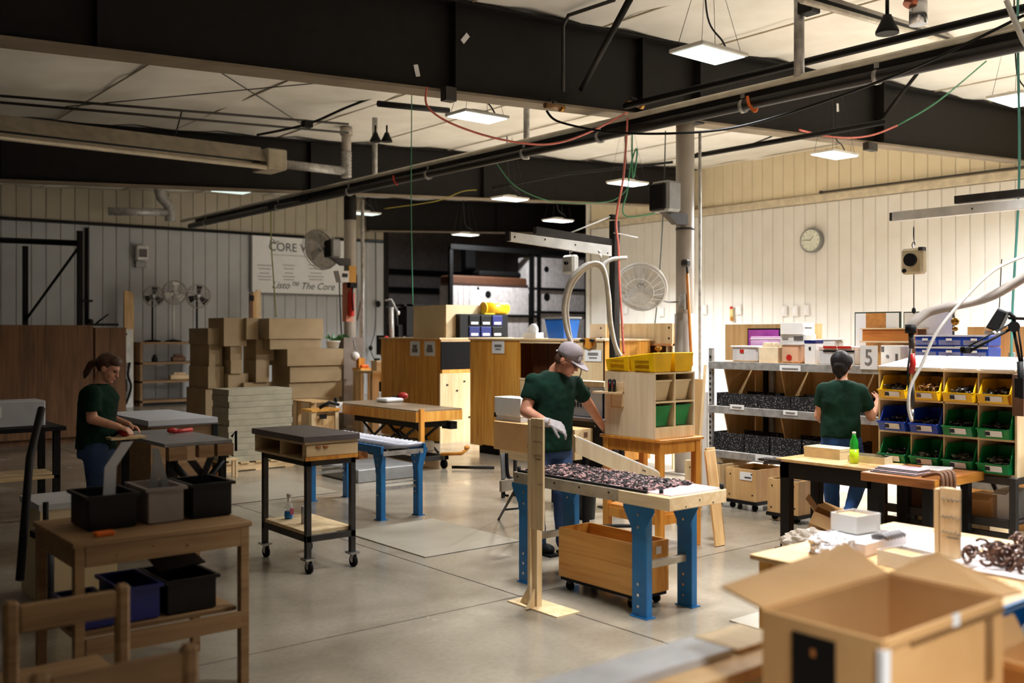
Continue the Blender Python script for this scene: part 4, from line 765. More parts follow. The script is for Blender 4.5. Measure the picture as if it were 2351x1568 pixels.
# --- conveyor bench the man works at
cb = T('conveyor_bench', 'long galvanised conveyor bench on blue legs topped with dark floral pads beside the man', 'conveyor', (4.84, 4.9, 0))
m_rail = M('worn galvanised rail', (186, 176, 158), .4, .35, col2=(150, 138, 118), sc=9)
for x in (4.58, 5.07): P(cb, 'rail', m_rail, B(x, x+.03, 4.28, 5.6, .715, .795), bev=.003)
P(cb, 'end_rail', m_rail, B(4.61, 5.07, 5.56, 5.6, .715, .795)); P(cb, 'roller_bed', m_galv, *[Cy((4.61, 4.35+.075*k, .765), (5.07, 4.35+.075*k, .765), .022, n=8) for k in range(16)])
P(cb, 'end_block', m_piney, B(4.575, 5.105, 4.08, 4.28, .715, .8), bev=.004); P(cb, 'side_board', m_piney, B(4.565, 4.575, 4.08, 4.52, .715, .795), bev=.002)
P(cb, 'rail_holes', m_black, *[Cy((4.579, y, .765), (4.577, y, .765), .008, n=8) for y in (4.62, 4.9, 5.15, 5.4, 5.55)]); P(cb, 'screws', m_black, *[BS((4.58+.13*k, 4.078, .76-.03*(k % 2)), (.008, .004, .008)) for k in range(1, 4)])
for x in (4.6, 5.03):
    for y in (4.37, 5.5): blue_leg(cb, x, y, .715)
for y in (4.37, 5.5): P(cb, 'cross_bar', m_rail, B(4.66, 5.03, y-.02, y+.02, .30, .345), bev=.003)
for p in ((4.62, 4.2), (5.08, 4.1), (4.6, 5.56)): P(cb, 'peg', m_black, Cy((p[0], p[1], .795), (p[0], p[1], .835), .014, n=10))
ONE('backing_sheet', 'pinkish white sheet lying under the dark curled pieces on the conveyor bench', 'sheet', M('pink white sheet', (206, 172, 172), .7), B(4.6, 5.09, 4.1, 5.55, .8, .806))
rnd = random.Random(3); its = [[], []]
for k in range(1700):
    c = Vector((rnd.uniform(4.63, 5.07), rnd.uniform(4.32, 5.55), .812+rnd.random()*.008)); u, v_ = frame(Vector((rnd.uniform(-.6, .6), rnd.uniform(-.6, .6), 1))); r_0 = rnd.uniform(.009, .017); n = rnd.randint(5, 8)
    its[rnd.random() < .24].append(Tu([c+u*(r_0*math.cos(q*.8))+v_*(r_0*math.sin(q*.8)) for q in range(n)], .0048, 4))
ONE('curled_pieces', 'mass of dark curled metal pieces spread along the conveyor bench', 'parts', M('dark curled metal', (30, 16, 16), .45, .1, spec=.3), *its[0], kind='stuff')
ONE('curled_offcuts', 'pinkish curled offcuts mixed among the dark pieces on the conveyor bench', 'parts', M('pink curled metal', (176, 132, 128), .5), *its[1], kind='stuff')
ONE('edge_strip', 'dark strip lying along the front rail of the conveyor bench', 'strip', m_black, B(4.585, 4.61, 4.3, 5.55, .8, .812))
# black end bracket and stand at the far end of the bench
t = T('end_bracket', 'dark curved end stop bracket standing past the far end of the conveyor bench', 'bracket', (4.9, 6.1, 0))
q = [dep(a, b, 7.9) for a, b in ((1163, 1040), (1165, 1085), (1172, 1098), (1190, 1100))]
P(t, 'curve', m_black, Tu(spl(q), .014, 6)); P(t, 'face_plate', m_greym, sheet(dep(1150, 1042, 7.85), dep(1162, 1040, 7.95), dep(1166, 1098, 7.95), dep(1154, 1100, 7.85), .01)); P(t, 'channel', m_rail, sheet(dep(1152, 1104, 7.8), dep(1190, 1098, 7.9), dep(1190, 1122, 7.9), dep(1152, 1130, 7.8), .03))
a_, b_ = flo(1145, 1192), flo(1245, 1192)
P(t, 'leg', m_black, Tu([dep(1192, 1108, 7.9), a_], .013, 6), Tu([dep(1192, 1108, 7.9), (b_[0]-.1, b_[1]-.1, 0)], .013, 6), Tu([Vector(a_).lerp(Vector(dep(1192, 1108, 7.9)), .3), (b_[0]-.1, b_[1]-.1, .15)], .01, 6)); P(t, 'latch', m_black, Tu(spl([dep(1158, 1115, 7.9), dep(1158, 1135, 7.9), dep(1168, 1138, 7.9)]), .01, 6))
# --- rolling plywood box under the bench
wb_ = T('rolling_box', 'open varnished plywood box on casters beneath the conveyor bench', 'box', (4.85, 4.87, 0))
X0, X1, YA, YB, ZA, ZB = 4.7, 5.0, 4.48, 5.24, .09, .43
P(wb_, 'front_panel', m_plyoy, B(X0, X0+.014, YA, YB, ZA, ZB)); P(wb_, 'back_panel', m_plyoy, B(X1-.014, X1, YA, YB, ZA, ZB)); P(wb_, 'end_panel', m_plyo, B(X0+.014, X1-.014, YA, YA+.014, ZA, ZB)); P(wb_, 'end_panel', m_plyo, B(X0+.014, X1-.014, YB-.014, YB, ZA, ZB)); P(wb_, 'base', m_plyo, B(X0+.014, X1-.014, YA+.014, YB-.014, ZA, ZA+.014))
P(wb_, 'dolly_frame', m_black, B(X0+.01, X1-.01, YA+.01, YB-.01, ZA-.025, ZA)); P(wb_, 'handle', m_black, Tu([(X0+.1, YA-.004, .33), (X0+.1, YA-.02, .33), (X0+.1, YA-.02, .26), (X0+.1, YA-.004, .26)], .006, 6)); P(wb_, 'label_card', m_paper, BS((X0+.2, YA-.002, .37), (.05, .003, .05)))
for x, y in ((4.735, 5.16), (4.965, 5.16), (4.735, 4.56), (4.965, 4.56)): c_ = P(wb_, 'caster', m_rubber, Cy((x-.012, y, .031), (x+.012, y, .031), .031, n=14)); P(c_, 'fork', m_dkgrey, BS((x, y, .055), (.034, .04, .02)))
# --- pale sign posts with handwriting
def sign_post(x, y, z0, z1, wd, lab, base=True):
    t = T('sign_post', lab, 'sign', (x, y, z0)); P(t, 'board', m_pinez, B(x, x+.016, y-wd/2, y+wd/2, z0+(.52 if base else .0), z1), bev=.002); P(t, 'post', m_pinez, B(x+.017, x+.06, y+wd/2-.045, y+wd/2-.002, z0, z1-.005)); P(t, 'edge_strip', m_pinez, B(x-.003, x+.06, y+wd/2+.002, y+wd/2+.026, z0, z1-.01))
    rnd = random.Random(int(z1*100)); zs = (.06, .155, .245) if base else (.06, .14, .215)
    for k, dz in enumerate(zs):
        for m_ in range(5): yy = y+.03-.02*m_; P(t, 'scribble', m_brown if base else m_grink, Tu([(x-.002, yy+.008, z1-dz+rnd.uniform(-.006, .006)), (x-.002, yy, z1-dz+.008+rnd.uniform(-.004, .006)), (x-.002, yy-.008, z1-dz+rnd.uniform(-.006, .006))], .0022, 4))
    P(t, 'underline', m_brown if base else m_grink, B(x-.003, x, y-.045, y+.012, z1-zs[2]-.022, z1-zs[2]-.017))
    if base:
        P(t, 'base_plate', m_ply, B(x-.03, x+.17, y-.23, y+.27, z0, z0+.01)); P(t, 'gusset', m_ply, Pr([(y+wd/2+.02, z0+.01), (y+wd/2+.12, z0+.01), (y+wd/2+.02, z0+.16)], 'x', x+.01, x+.02)); P(t, 'gusset', m_ply, Pr([(x, z0+.01), (x-.07, z0+.01), (x, z0+.13)], 'y', y+.02, y+.03))
        for k in range(4): P(t, 'scribble', m_brown, Tu([(x-.002, y-.01-.012*k, z1-.43), (x-.002, y-.016-.012*k, z1-.423), (x-.002, y-.02-.012*k, z1-.43)], .002, 4))
    return t
sign_post(4.22, 4.92, 0, 1.245, .125, 'tall pale wooden sign post with handwriting standing before the conveyor bench')
q = dep(2180, 1280, 4.75); sign_post(q[0], q[1], .722, 1.06, .1, 'short pale wooden sign post with grey handwriting on the packing bench', False)
# --- honey stool table and the bin cabinet on it
st = T('stool_table', 'honey stained wooden stand carrying the bin cabinet', 'table', (6.35, 5.88, 0))
P(st, 'top', m_stool, B(6.07, 6.62, 5.53, 6.24, .9, .925), bev=.004); P(st, 'apron', m_stool, B(6.1, 6.12, 5.58, 6.2, .8, .9)); P(st, 'apron', m_stool, B(6.12, 6.58, 5.56, 5.58, .8, .9))
for x in (6.09, 6.54):
    for y in (5.55, 6.16): P(st, 'leg', m_stool, B(x, x+.06, y, y+.06, 0, .9), bev=.003)
P(st, 'shelf_board', m_stool, B(6.11, 6.6, 5.57, 6.2, .3, .325)); P(st, 'stretcher', m_stool, B(6.15, 6.54, 5.555, 5.575, .22, .3)); P(st, 'stretcher', m_stool, B(6.095, 6.115, 5.61, 6.16, .22, .3))
ONE('green_book', 'green covered book lying on the lower shelf of the honey stand', 'book', M('sage green cover', (120, 140, 88), .6), B(6.3, 6.55, 5.6, 5.85, .326, .345), bev=.003)
t = T('bin_cabinet', 'pale plywood cabinet of four pigeonholes with yellow bins on top beside the man', 'cabinet', (6.3, 5.88, .925))
m_cab = M('grey beige plywood', (236, 216, 182), .5, kind='wood', col2=(222, 198, 162), ax='z', sc=5)
CX0, CX1, CY0, CY1, CZ0, CZ1 = 6.08, 6.58, 5.6, 6.18, .927, 1.46
P(t, 'side_panel', m_cab, B(CX0, CX0+.014, CY0, CY1, CZ0, CZ1)); P(t, 'side_panel', m_cab, B(CX1-.014, CX1, CY0, CY1, CZ0, CZ1)); P(t, 'base_board', m_ply, B(CX0+.014, CX1-.014, CY0, CY1, CZ0, CZ0+.09)); P(t, 'top_board', m_ply, B(CX0, CX1, CY0, CY1, CZ1, CZ1+.014)); P(t, 'back_panel', m_ply, B(CX0+.014, CX1-.014, CY1-.01, CY1, CZ0+.09, CZ1))
P(t, 'middle_shelf', m_ply, B(CX0+.014, CX1-.014, CY0, CY1-.01, 1.22, 1.232)); P(t, 'divider', m_ply, B(6.325, 6.337, CY0, CY1-.01, CZ0+.09, 1.22)); P(t, 'divider', m_ply, B(6.325, 6.337, CY0, CY1-.01, 1.232, CZ1))
tool_rack = P(t, 'tool_shelf', m_piney, B(CX0-.11, CX0, 5.95, 6.22, 1.285, 1.3)); P(tool_rack, 'back_board', m_piney, B(CX0-.012, CX0, 5.95, 6.08, 1.18, 1.38)); P(t, 'shelf_lip', m_plyt, B(CX0-.01, CX0-.0, 5.96, 6.1, 1.16, 1.28))
for k, y in enumerate((6.02, 6.07)): tt = T('hand_driver', ('black gripped tool in the small holder on the bin cabinet, the right one', 'black gripped tool in the small holder on the bin cabinet, the left one')[k], 'tool', (CX0-.05, y, 1.3), 'tools in the holder'); P(tt, 'grip', m_blackpl, Cy((CX0-.05, y, 1.301), (CX0-.05, y, 1.39), .016, .018, 12), El((CX0-.05, y, 1.39), (.018, .018, .02), 12, 8)); P(tt, 'stripe', m_red, BS((CX0-.067, y, 1.36), (.004, .006, .05)))
for k, (xa, zz_, m, lab) in enumerate(((6.1, 1.236, m_mdf, 'tan bin upper left in the small cabinet'), (6.345, 1.236, m_mdf, 'tan bin upper right in the small cabinet'), (6.1, 1.022, m_grn, 'green bin lower left in the small cabinet'), (6.345, 1.022, m_grn, 'green bin lower right in the small cabinet'))):
    tt = T('cabinet_bin', lab, 'bin', (xa+.1, 5.7, zz_), 'bins in the small cabinet'); P(tt, 'body', m, Hx([(xa+.01, 5.66, zz_), (xa+.19, 5.66, zz_), (xa+.19, 6.1, zz_), (xa+.01, 6.1, zz_)], [(xa, 5.62, zz_+.165), (xa+.2, 5.62, zz_+.165), (xa+.2, 6.12, zz_+.165), (xa, 6.12, zz_+.165)]), bev=.004); P(tt, 'rim', m, B(xa-.004, xa+.205, 5.612, 5.63, zz_+.16, zz_+.175))
for k, (y0, y1, lab) in enumerate(((5.6, 5.88, 'front pair of yellow bins on top of the small cabinet'), (5.89, 6.17, 'rear yellow bin on top of the small cabinet'))):
    for j, (xa, xb) in enumerate(((6.07, 6.3), (6.33, 6.57))):
        tt = T('yellow_bin', 'yellow plastic bin on top of the small cabinet, '+(('near the front edge at the left', 'near the front edge at the right'), ('at the back left', 'at the back right'))[k][j], 'bin', ((xa+xb)/2, (y0+y1)/2, 1.475), 'yellow bins on the small cabinet')
        P(tt, 'body', m_yel, Hx([(xa+.015, y0+.01, 1.476), (xb-.015, y0+.01, 1.476), (xb-.015, y1-.01, 1.476), (xa+.015, y1-.01, 1.476)], [(xa, y0, 1.64-.03*k), (xb, y0, 1.64-.03*k), (xb, y1, 1.61-.03*k), (xa, y1, 1.61-.03*k)]), bev=.006)
        P(tt, 'groove', M('dark yellow groove', (200, 150, 6), .5), *[B(xa-.001+.008*0, xa+.008, y0+.06, y1-.06, 1.50+.035*q, 1.505+.035*q) for q in range(3)])
# leaning plywood sheets right of the stand
for k, (x, lab) in enumerate(((6.72, 'plywood sheet leaning right of the honey stand, the nearest one'), (6.9, 'second plywood sheet leaning right of the honey stand'))):
    ONE('leaning_plywood', lab, 'board', m_plyt, sheet((x-.1, 5.42+.14*k, 0), (x+.02, 5.42+.14*k, 0), (x+.02+.1, 5.62+.14*k, .78), (x-.0, 5.62+.14*k, .78), .02), bev=.002)
ONE('wood_strip', 'tall thin wooden strip leaning against the shelving by the column', 'board', m_pinez, sheet(dep(1591, 1180, 9.6)[:2]+(0,), dep(1597, 1180, 9.6)[:2]+(0,), dep(1622, 838, 9.8), dep(1616, 838, 9.8), .02))
for k, (l, r, tp, bt) in enumerate(((1595, 1612, 870, 1000), (1612, 1622, 900, 960))): y0, y1, z0, z1 = FX(l, r, tp, bt, 8.0); ONE('stored_board', ('tan board standing behind the bin cabinet', 'white pale board standing behind the bin cabinet')[k], 'board', m_plyt if k == 0 else m_white, B(8.0, 8.03, y0, y1, 0, z1))
# --- sloping white planter tray on its stand
sp = T('sloping_tray', 'long pale box tray tilted on a stand behind the conveyor bench', 'tray', (6.1, 6.1, 0))
A0, A1 = Vector(dep(1325, 1042, 7.75)), Vector(dep(1512, 1122, 7.75)); dirn = (A1-A0).normalized(); side = Vector((.79, .613, 0))*.0+Vector((.62, .78, 0)); up = Vector((0, 0, 1)); H_ = .125; W_ = .2
def quadbox(o, dx, dy, dz): o = Vector(o); return Hx([tuple(o), tuple(o+dx), tuple(o+dx+dy), tuple(o+dy)], [tuple(o+dz), tuple(o+dx+dz), tuple(o+dx+dy+dz), tuple(o+dy+dz)])
L_ = A1-A0; sd_ = side*W_; hz = up*H_
P(sp, 'near_side', m_cab, quadbox(A0, L_, side*.015, hz)); P(sp, 'far_side', m_cab, quadbox(A0+sd_, L_, side*.015, hz)); P(sp, 'floor_board', m_cab, quadbox(A0+side*.015, L_, sd_-side*.015, up*.012)); P(sp, 'low_end', m_piney, quadbox(A1, dirn*.014, sd_+side*.015, hz)); P(sp, 'high_end', m_piney, quadbox(A0-dirn*.014, dirn*.014, sd_+side*.015, hz)); P(sp, 'lining', M('mauve lining', (206, 186, 190), .6), quadbox(A0+side*.02+up*.07, L_*.98, sd_-side*.01, up*.012)); P(sp, 'edge_trim', m_white, quadbox(A0+hz, L_, side*.018, up*.01)); P(sp, 'mark', m_ink, quadbox(A0+L_*.8-side*.002+up*.09, dirn*.03, side*.002, up*.008))
for k in (.12, .82):
    for w0 in (.02, W_-.02): p_ = A0+L_*k+side*w0; P(sp, 'leg', m_steel, B(p_.x-.015, p_.x+.015, p_.y-.015, p_.y+.015, 0, p_.z))
P(sp, 'stretcher', m_steel, Tu([(A0.x+L_.x*.12, A0.y+L_.y*.12, .3), (A0.x+L_.x*.82, A0.y+L_.y*.82, .3)], .014, 4))
t = T('waste_bin', 'black waste bin on the floor behind the blue bench leg', 'bin', flo(1342, 1190)); q = flo(1342, 1190); P(t, 'body', m_blackpl, La([(.1, 0), (.115, .24), (.118, .25)], q, 20)); P(t, 'rim', m_blackpl, La([(.122, .24), (.122, .26), (.105, .26)], q, 20))
# --- cartons on a stand behind the man
y0, y1, z0, z1 = FX(1133, 1318, 966, 1030, 6.75)
t = T('carton_stand', 'dark folding stand carrying cartons behind the man', 'stand', (6.9, (y0+y1)/2, 0)); P(t, 'top_rail', m_steel, B(6.78, 7.0, y0+.05, y1-.05, z0-.04, z0-.002))
for y in (y0+.1, y1-.1): P(t, 'leg', m_steel, B(6.79, 6.82, y-.015, y+.015, 0, z0-.04)); P(t, 'leg', m_steel, B(6.96, 6.99, y-.015, y+.015, 0, z0-.04))
P(t, 'pine_edge', m_piney, B(6.76, 6.78, y0+.1, y1-.1, z0-.09, z0-.0))
t = T('long_carton', 'long brown carton lying on the stand behind the man', 'box', (6.9, (y0+y1)/2, z0)); P(t, 'body', m_card, B(6.75, 7.0, y0, y1, z0, z1), bev=.004); P(t, 'end_panel', m_ply, B(6.752, 6.998, y0-.008, y0, z0+.002, z1-.002)); P(t, 'hand_slot', m_brown, BS((6.9, y0-.009, z1-.06), (.05, .004, .05)))
ya, yb, za, zb = FX(1140, 1200, 910, 966, 6.85); t = T('white_carton', 'white carton with a grey base on top of the long brown carton', 'box', (6.95, ya, z1)); P(t, 'body', cream if False else m_paper, B(6.82, 7.05, ya, yb, z1+.06, zb), bev=.004); P(t, 'base_tray', m_greybd, B(6.83, 7.04, ya+.01, yb-.01, z1+.002, z1+.06)); P(t, 'corner_clip', m_black, BS((6.828, yb-.01, z1+.06), (.02, .03, .05)))
# black low table with a grey marked case
y0, y1, z0, z1 = FX(1290, 1400, 955, 1010, 7.0); t = T('black_table', 'black low table behind the man with a grey case on it', 'table', (7.2, (y0+y1)/2, 0)); P(t, 'top', m_slate, B(6.98, 7.25, y0, y1+.25, z1-.03, z1)); P(t, 'front_panel', m_black, B(7.0, 7.02, y0, y1+.2, z0-.1, z1-.03)); P(t, 'knob', m_chrome, El((6.995, y0+.2, z1-.07), (.01, .01, .01), 8, 6))
for x in (7.03, 7.19):
    for y in (y0+.02, y1+.16): P(t, 'leg', m_black, B(x, x+.04, y, y+.04, 0, z1-.03))
zt2 = z1; y0, y1, z0, z1 = FX(1290, 1388, 883, 955, 7.1); t = T('grey_case', 'pale grey case with black stencilled marks behind the man\'s arm', 'case', (7.2, (y0+y1)/2, zt2)); P(t, 'body', m_greybd, B(7.1, 7.25, y0, y1, zt2+.002, z1), bev=.006); P(t, 'lid', m_ply, B(7.09, 7.26, y0, y1, z1, z1+.05)); P(t, 'corner_post', m_black, B(7.09, 7.1, y0-.004, y0+.02, zt2+.002, z1-.03))
for k in range(6): P(t, 'stencil_mark', m_ink, B(7.097, 7.1, y1-.13-.045*k, y1-.1-.045*k, zt2+.1, zt2+.15), B(7.096, 7.0965, y1-.125-.045*k, y1-.115-.045*k, zt2+.085, zt2+.1))
P(t, 'stencil_mark', m_ink, B(7.097, 7.1, y0+.22, y0+.3, z1-.05, z1-.02))
# --- jib arm
jb = T('jib_arm', 'grey steel jib post with a white track arm and tie rod above the man', 'crane', (7.33, 7.31, 0))
P(jb, 'post', m_dkgrey, B(7.29, 7.37, 7.27, 7.35, 0, 2.96), bev=.004); P(jb, 'boom', m_dkgrey, Hx([(6.25, 7.29, 2.76), (7.29, 7.29, 2.70), (7.29, 7.34, 2.70), (6.25, 7.34, 2.76)], [(6.25, 7.29, 2.83), (7.29, 7.29, 2.77), (7.29, 7.34, 2.77), (6.25, 7.34, 2.83)])); P(jb, 'track', m_whitem, Hx([(5.92, 7.28, 2.67), (7.26, 7.28, 2.59), (7.26, 7.33, 2.59), (5.92, 7.33, 2.67)], [(5.92, 7.28, 2.755), (7.26, 7.28, 2.70), (7.26, 7.33, 2.70), (5.92, 7.33, 2.755)]))
P(jb, 'track_cap', m_dkgrey, B(5.9, 5.92, 7.275, 7.335, 2.67, 2.76)); P(jb, 'tie_rod', m_whitem, Tu([(6.72, 7.31, 2.8), (7.27, 7.31, 3.0)], .009, 6)); P(jb, 'turnbuckle', m_black, BS((7.3, 7.31, 3.0), (.07, .05, .05)), bev=.01); P(jb, 'cross_pin', m_hose, Cy((7.27, 7.26, 2.83), (7.6, 7.24, 2.8), .008)); P(jb, 'bolts', m_black, *[Cy((x, 7.279, z), (x, 7.275, z), .008, n=8) for x, z in ((5.97, 2.71), (6.35, 2.71), (6.75, 2.68), (7.2, 2.62))]); P(jb, 'base_plate', m_dkgrey, BS((7.33, 7.31, .006), (.25, .25, .012)))
q = ony(1310, 607, 7.31); balancer(q, 'white tool balancer hanging from the jib arm', m_whitem, .85, 0)
for k, (pts, lab) in enumerate(((((1322, 815), (1300, 755), (1296, 700), (1312, 645), (1345, 612), (1372, 604), (1388, 622), (1398, 680), (1402, 735), (1412, 790), (1425, 818)), 'outer white hose arching from the man\'s cap to the jib post'), (((1318, 812), (1305, 745), (1303, 695), (1318, 648), (1350, 614), (1375, 612), (1390, 640), (1396, 700), (1400, 750), (1418, 815)), 'middle white hose arching beside the jib post'), (((1316, 808), (1296, 740), (1294, 690), (1310, 640), (1342, 608), (1370, 603)), 'inner white hose arching towards the jib post'))):
    ONE('air_hose', lab, 'hose', m_hose, Tu(spl([dep(a, b, 9.2+.02*k) for a, b in pts]), .02-.003*k, 8))
ONE('white_hose_tail', 'short white hose tail looping in front of the wall fan', 'hose', m_hose, Tu(spl([dep(a, b, 10.2) for a, b in ((1384, 612), (1392, 602), (1410, 594), (1440, 592))]), .022, 8))
t = T('hose_nozzle', 'small white hose fitting hanging above the white hoses', 'nozzle', dep(1377, 590, 9.4)); P(t, 'ball', m_white, El(dep(1376, 578, 9.4), (.014, .014, .018), 10, 8)); P(t, 'ball_low', m_white, El(dep(1378, 588, 9.4), (.016, .016, .02), 10, 8)); P(t, 'cord', m_dkgrey, Tu([dep(1378, 590, 9.4), dep(1382, 620, 9.4)], .004, 4))
# --- varnished cabinets
def planked(t, x, y0, y1, z0, z1, mat, n, axis='x'):
    for k in range(n):
        a, b = y0+(y1-y0)*k/n, y0+(y1-y0)*(k+1)/n
        P(t, 'plank', mat, B(x-.018+.002*(k % 2), x, a+.002, b-.002, z0, z1) if axis == 'x' else B(a+.002, b-.002, x-.018+.002*(k % 2), x, z0, z1))
c2_ = T('plywood_cabinet', 'large varnished plywood cabinet with an open dark hatch behind the man', 'cabinet', (9.5, 10.6, 0))
P(c2_, 'carcass', m_plyo, B(9.62, 9.9, 9.2, 12.1, .12, 1.7)); P(c2_, 'toe_kick', m_black, B(9.15, 9.9, 9.25, 12.0, 0, .12)); P(c2_, 'top_board', m_piney, B(9.03, 9.95, 9.18, 12.12, 1.7, 1.725)); P(c2_, 'end_panel', m_plyo, B(9.05, 9.62, 12.07, 12.1, .12, 1.7)); P(c2_, 'end_panel', m_plyo, B(9.05, 9.62, 9.2, 9.23, .12, 1.7)); P(c2_, 'floor_board', m_plyo, B(9.05, 9.62, 9.23, 12.07, .12, .14))
planked(c2_, 9.068, 10.92, 12.1, .12, 1.7, m_plyo, 4); planked(c2_, 9.068, 9.2, 10.05, .12, 1.7, m_ply, 2); P(c2_, 'lower_door', m_ply, B(9.045, 9.065, 10.06, 10.91, .14, 1.14)); P(c2_, 'hatch_frame', m_piney, B(9.045, 9.068, 10.05, 10.92, 1.66, 1.7)); P(c2_, 'hatch_sill', m_piney, B(9.04, 9.07, 10.05, 10.92, 1.14, 1.165)); P(c2_, 'hatch_back', M('dark brown inside', (96, 50, 18), .6, kind='wood', col2=(66, 32, 10), ax='z'), B(9.3, 9.32, 10.05, 10.92, 1.165, 1.66))  # hatch inside is a darker brown than the outside
for l, r, tp, bt, x in ((1130, 1158, 783, 811, 9.045), (1343, 1381, 803, 829, 9.045)): y0, y1, z0, z1 = FX(l, r, tp, bt, x); s_ = P(c2_, 'notice', m_paper, B(x-.004, x, y0, y1, z0, z1)); P(s_, 'print', m_grink, B(x-.006, x-.004, y0+.06, y1-.06, (z0+z1)/2, (z0+z1)/2+.04), B(x-.006, x-.004, y0+.08, y1-.08, (z0+z1)/2-.04, (z0+z1)/2-.02))
y0, y1, z0, z1 = FX(1336, 1368, 776, 802, 9.03); t = T('hook_board', 'small wooden hook board with two black hooks on the cabinet corner', 'hook', (9.03, y0, z0)); P(t, 'board', m_stool, Pr([(y0, z1), (y1, z1), (y1-.05, z0+.04), ((y0+y1)/2, z0), (y0+.05, z0+.04)], 'x', 9.02, 9.042))
for yy in (y0+.04, y1-.04): P(t, 'hook', m_black, El((9.0, yy, z1-.03), (.04, .04, .022), 12, 8))
c1_ = T('plywood_cabinet', 'tall varnished cabinet with two paper notices and a black panel left of the larger cabinet', 'cabinet', (9.8, 14, 0))
P(c1_, 'carcass', m_plyo, B(9.42, 10.9, 13.4, 15.2, .02, 1.7)); P(c1_, 'top_board', m_piney, B(9.36, 10.92, 13.34, 15.22, 1.7, 1.725)); planked(c1_, 9.41, 13.38, 15.2, .02, 1.7, m_plyo, 5); P(c1_, 'black_panel', m_rubber, B(9.40, 10.2, 13.36, 13.38, 1.2, 1.66)); P(c1_, 'ledge', m_plyo, B(9.4, 10.2, 13.33, 13.38, 1.14, 1.2)); P(c1_, 'lower_panel', m_ply, B(9.36, 10.3, 13.33, 13.36, 0, 1.14)); P(c1_, 'frame_strip', m_piney, B(9.4, 10.9, 13.36, 13.4, 1.66, 1.7))
for xx, zz_ in ((9.5, .95), (9.85, 1.0), (9.7, .85), (10.05, .75), (9.95, .4)): P(c1_, 'knot', m_black, BS((xx, 13.328, zz_), (.04, .004, .03)))
for l, r in ((942, 964), (975, 999)): y0, y1, z0, z1 = FX(l, r, 783, 817, 9.39); s_ = P(c1_, 'notice', m_paper, B(9.386, 9.39, y0, y1, z0, z1)); P(s_, 'print', m_grink, B(9.384, 9.386, y0+.08, y1-.08, z1-.12, z1-.06), B(9.384, 9.386, y0+.06, y1-.06, z0+.06, z0+.13))
t = T('plywood_box', 'big pale plywood box standing on the left varnished cabinet', 'box', (10, 14, 1.725)); P(t, 'body', m_mdf, B(9.6, 10.45, 13.5, 14.48, 1.726, 2.27)); P(t, 'front_panel', m_mdf, B(9.6, 10.45, 13.48, 13.5, 1.726, 2.272)); P(t, 'corner_strip', m_piney, B(9.585, 9.6, 13.48, 13.54, 1.726, 2.272))
t = T('small_parts_unit', 'black drawer unit with six labelled bins on the left varnished cabinet', 'drawers', (10.2, 13.4, 1.725)); P(t, 'shell', m_blackpl, B(9.78, 10.8, 13.355, 13.475, 1.727, 2.12)) 
x0, x1, z0, z1 = FY(1076, 1155, 720, 773, 13.34); n = 0
for r in range(2):
    for c in range(3):
        a = x0+(x1-x0)*c/3; zz_ = 1.73+r*.19; m = m_navy if (r, c) in ((1, 2), (0, 0), (0, 1)) else m_blackpl
        d = P(t, 'drawer', m, B(a+.01, a+(x1-x0)/3-.01, 13.335, 13.355, zz_+.01, zz_+.18), bev=.012); P(d, 'label_card', m_paper, B(a+.05, a+(x1-x0)/3-.05, 13.332, 13.335, zz_+.03, zz_+.07))
t = T('yellow_drum', 'yellow plastic tub lying on the black drawer unit', 'drum', (10.5, 13.42, 2.12)); P(t, 'barrel', m_yel, Cy((10.33, 13.42, 2.225), (10.82, 13.42, 2.225), .1, n=20)); P(t, 'base_foot', M('lemon plastic', (250, 230, 40), .4), B(10.3, 10.52, 13.36, 13.46, 2.122, 2.18)); P(t, 'lid', m_yel, Cy((10.31, 13.42, 2.225), (10.335, 13.42, 2.225), .105, n=20))
y0, y1, z0, z1 = FX(1250, 1293, 730, 778, 9.2); xe = FY(1293, 1332, 730, 778, y0)[1]
t = T('blue_tote', 'blue plastic tote with a grey rim on the larger varnished cabinet', 'tote', (9.4, y0, 1.725)); P(t, 'body', m_blu if False else M('sky blue plastic', (36, 108, 206), .35), Hx([(9.24, y0+.03, 1.727), (xe-.04, y0+.03, 1.727), (xe-.04, y1-.04, 1.727), (9.24, y1-.04, 1.727)], [(9.2, y0, z1), (xe, y0, z1), (xe, y1, z1), (9.2, y1, z1)])); P(t, 'rim', m_greym, B(9.18, xe+.02, y0-.02, y1+.02, z1-.015, z1+.012), bev=.006)
y0, y1, z0, z1 = FX(1202, 1230, 766, 778, 9.3); t = T('tissue_box', 'white tissue box with a tissue showing on the larger varnished cabinet', 'box', (9.35, y0, 1.725)); P(t, 'carton', m_white, B(9.3, 9.45, y0, y1, 1.727, 1.81), bev=.004); P(t, 'tissue', m_paper, El((9.37, (y0+y1)/2, 1.85), (.06, .1, .09), 10, 8))
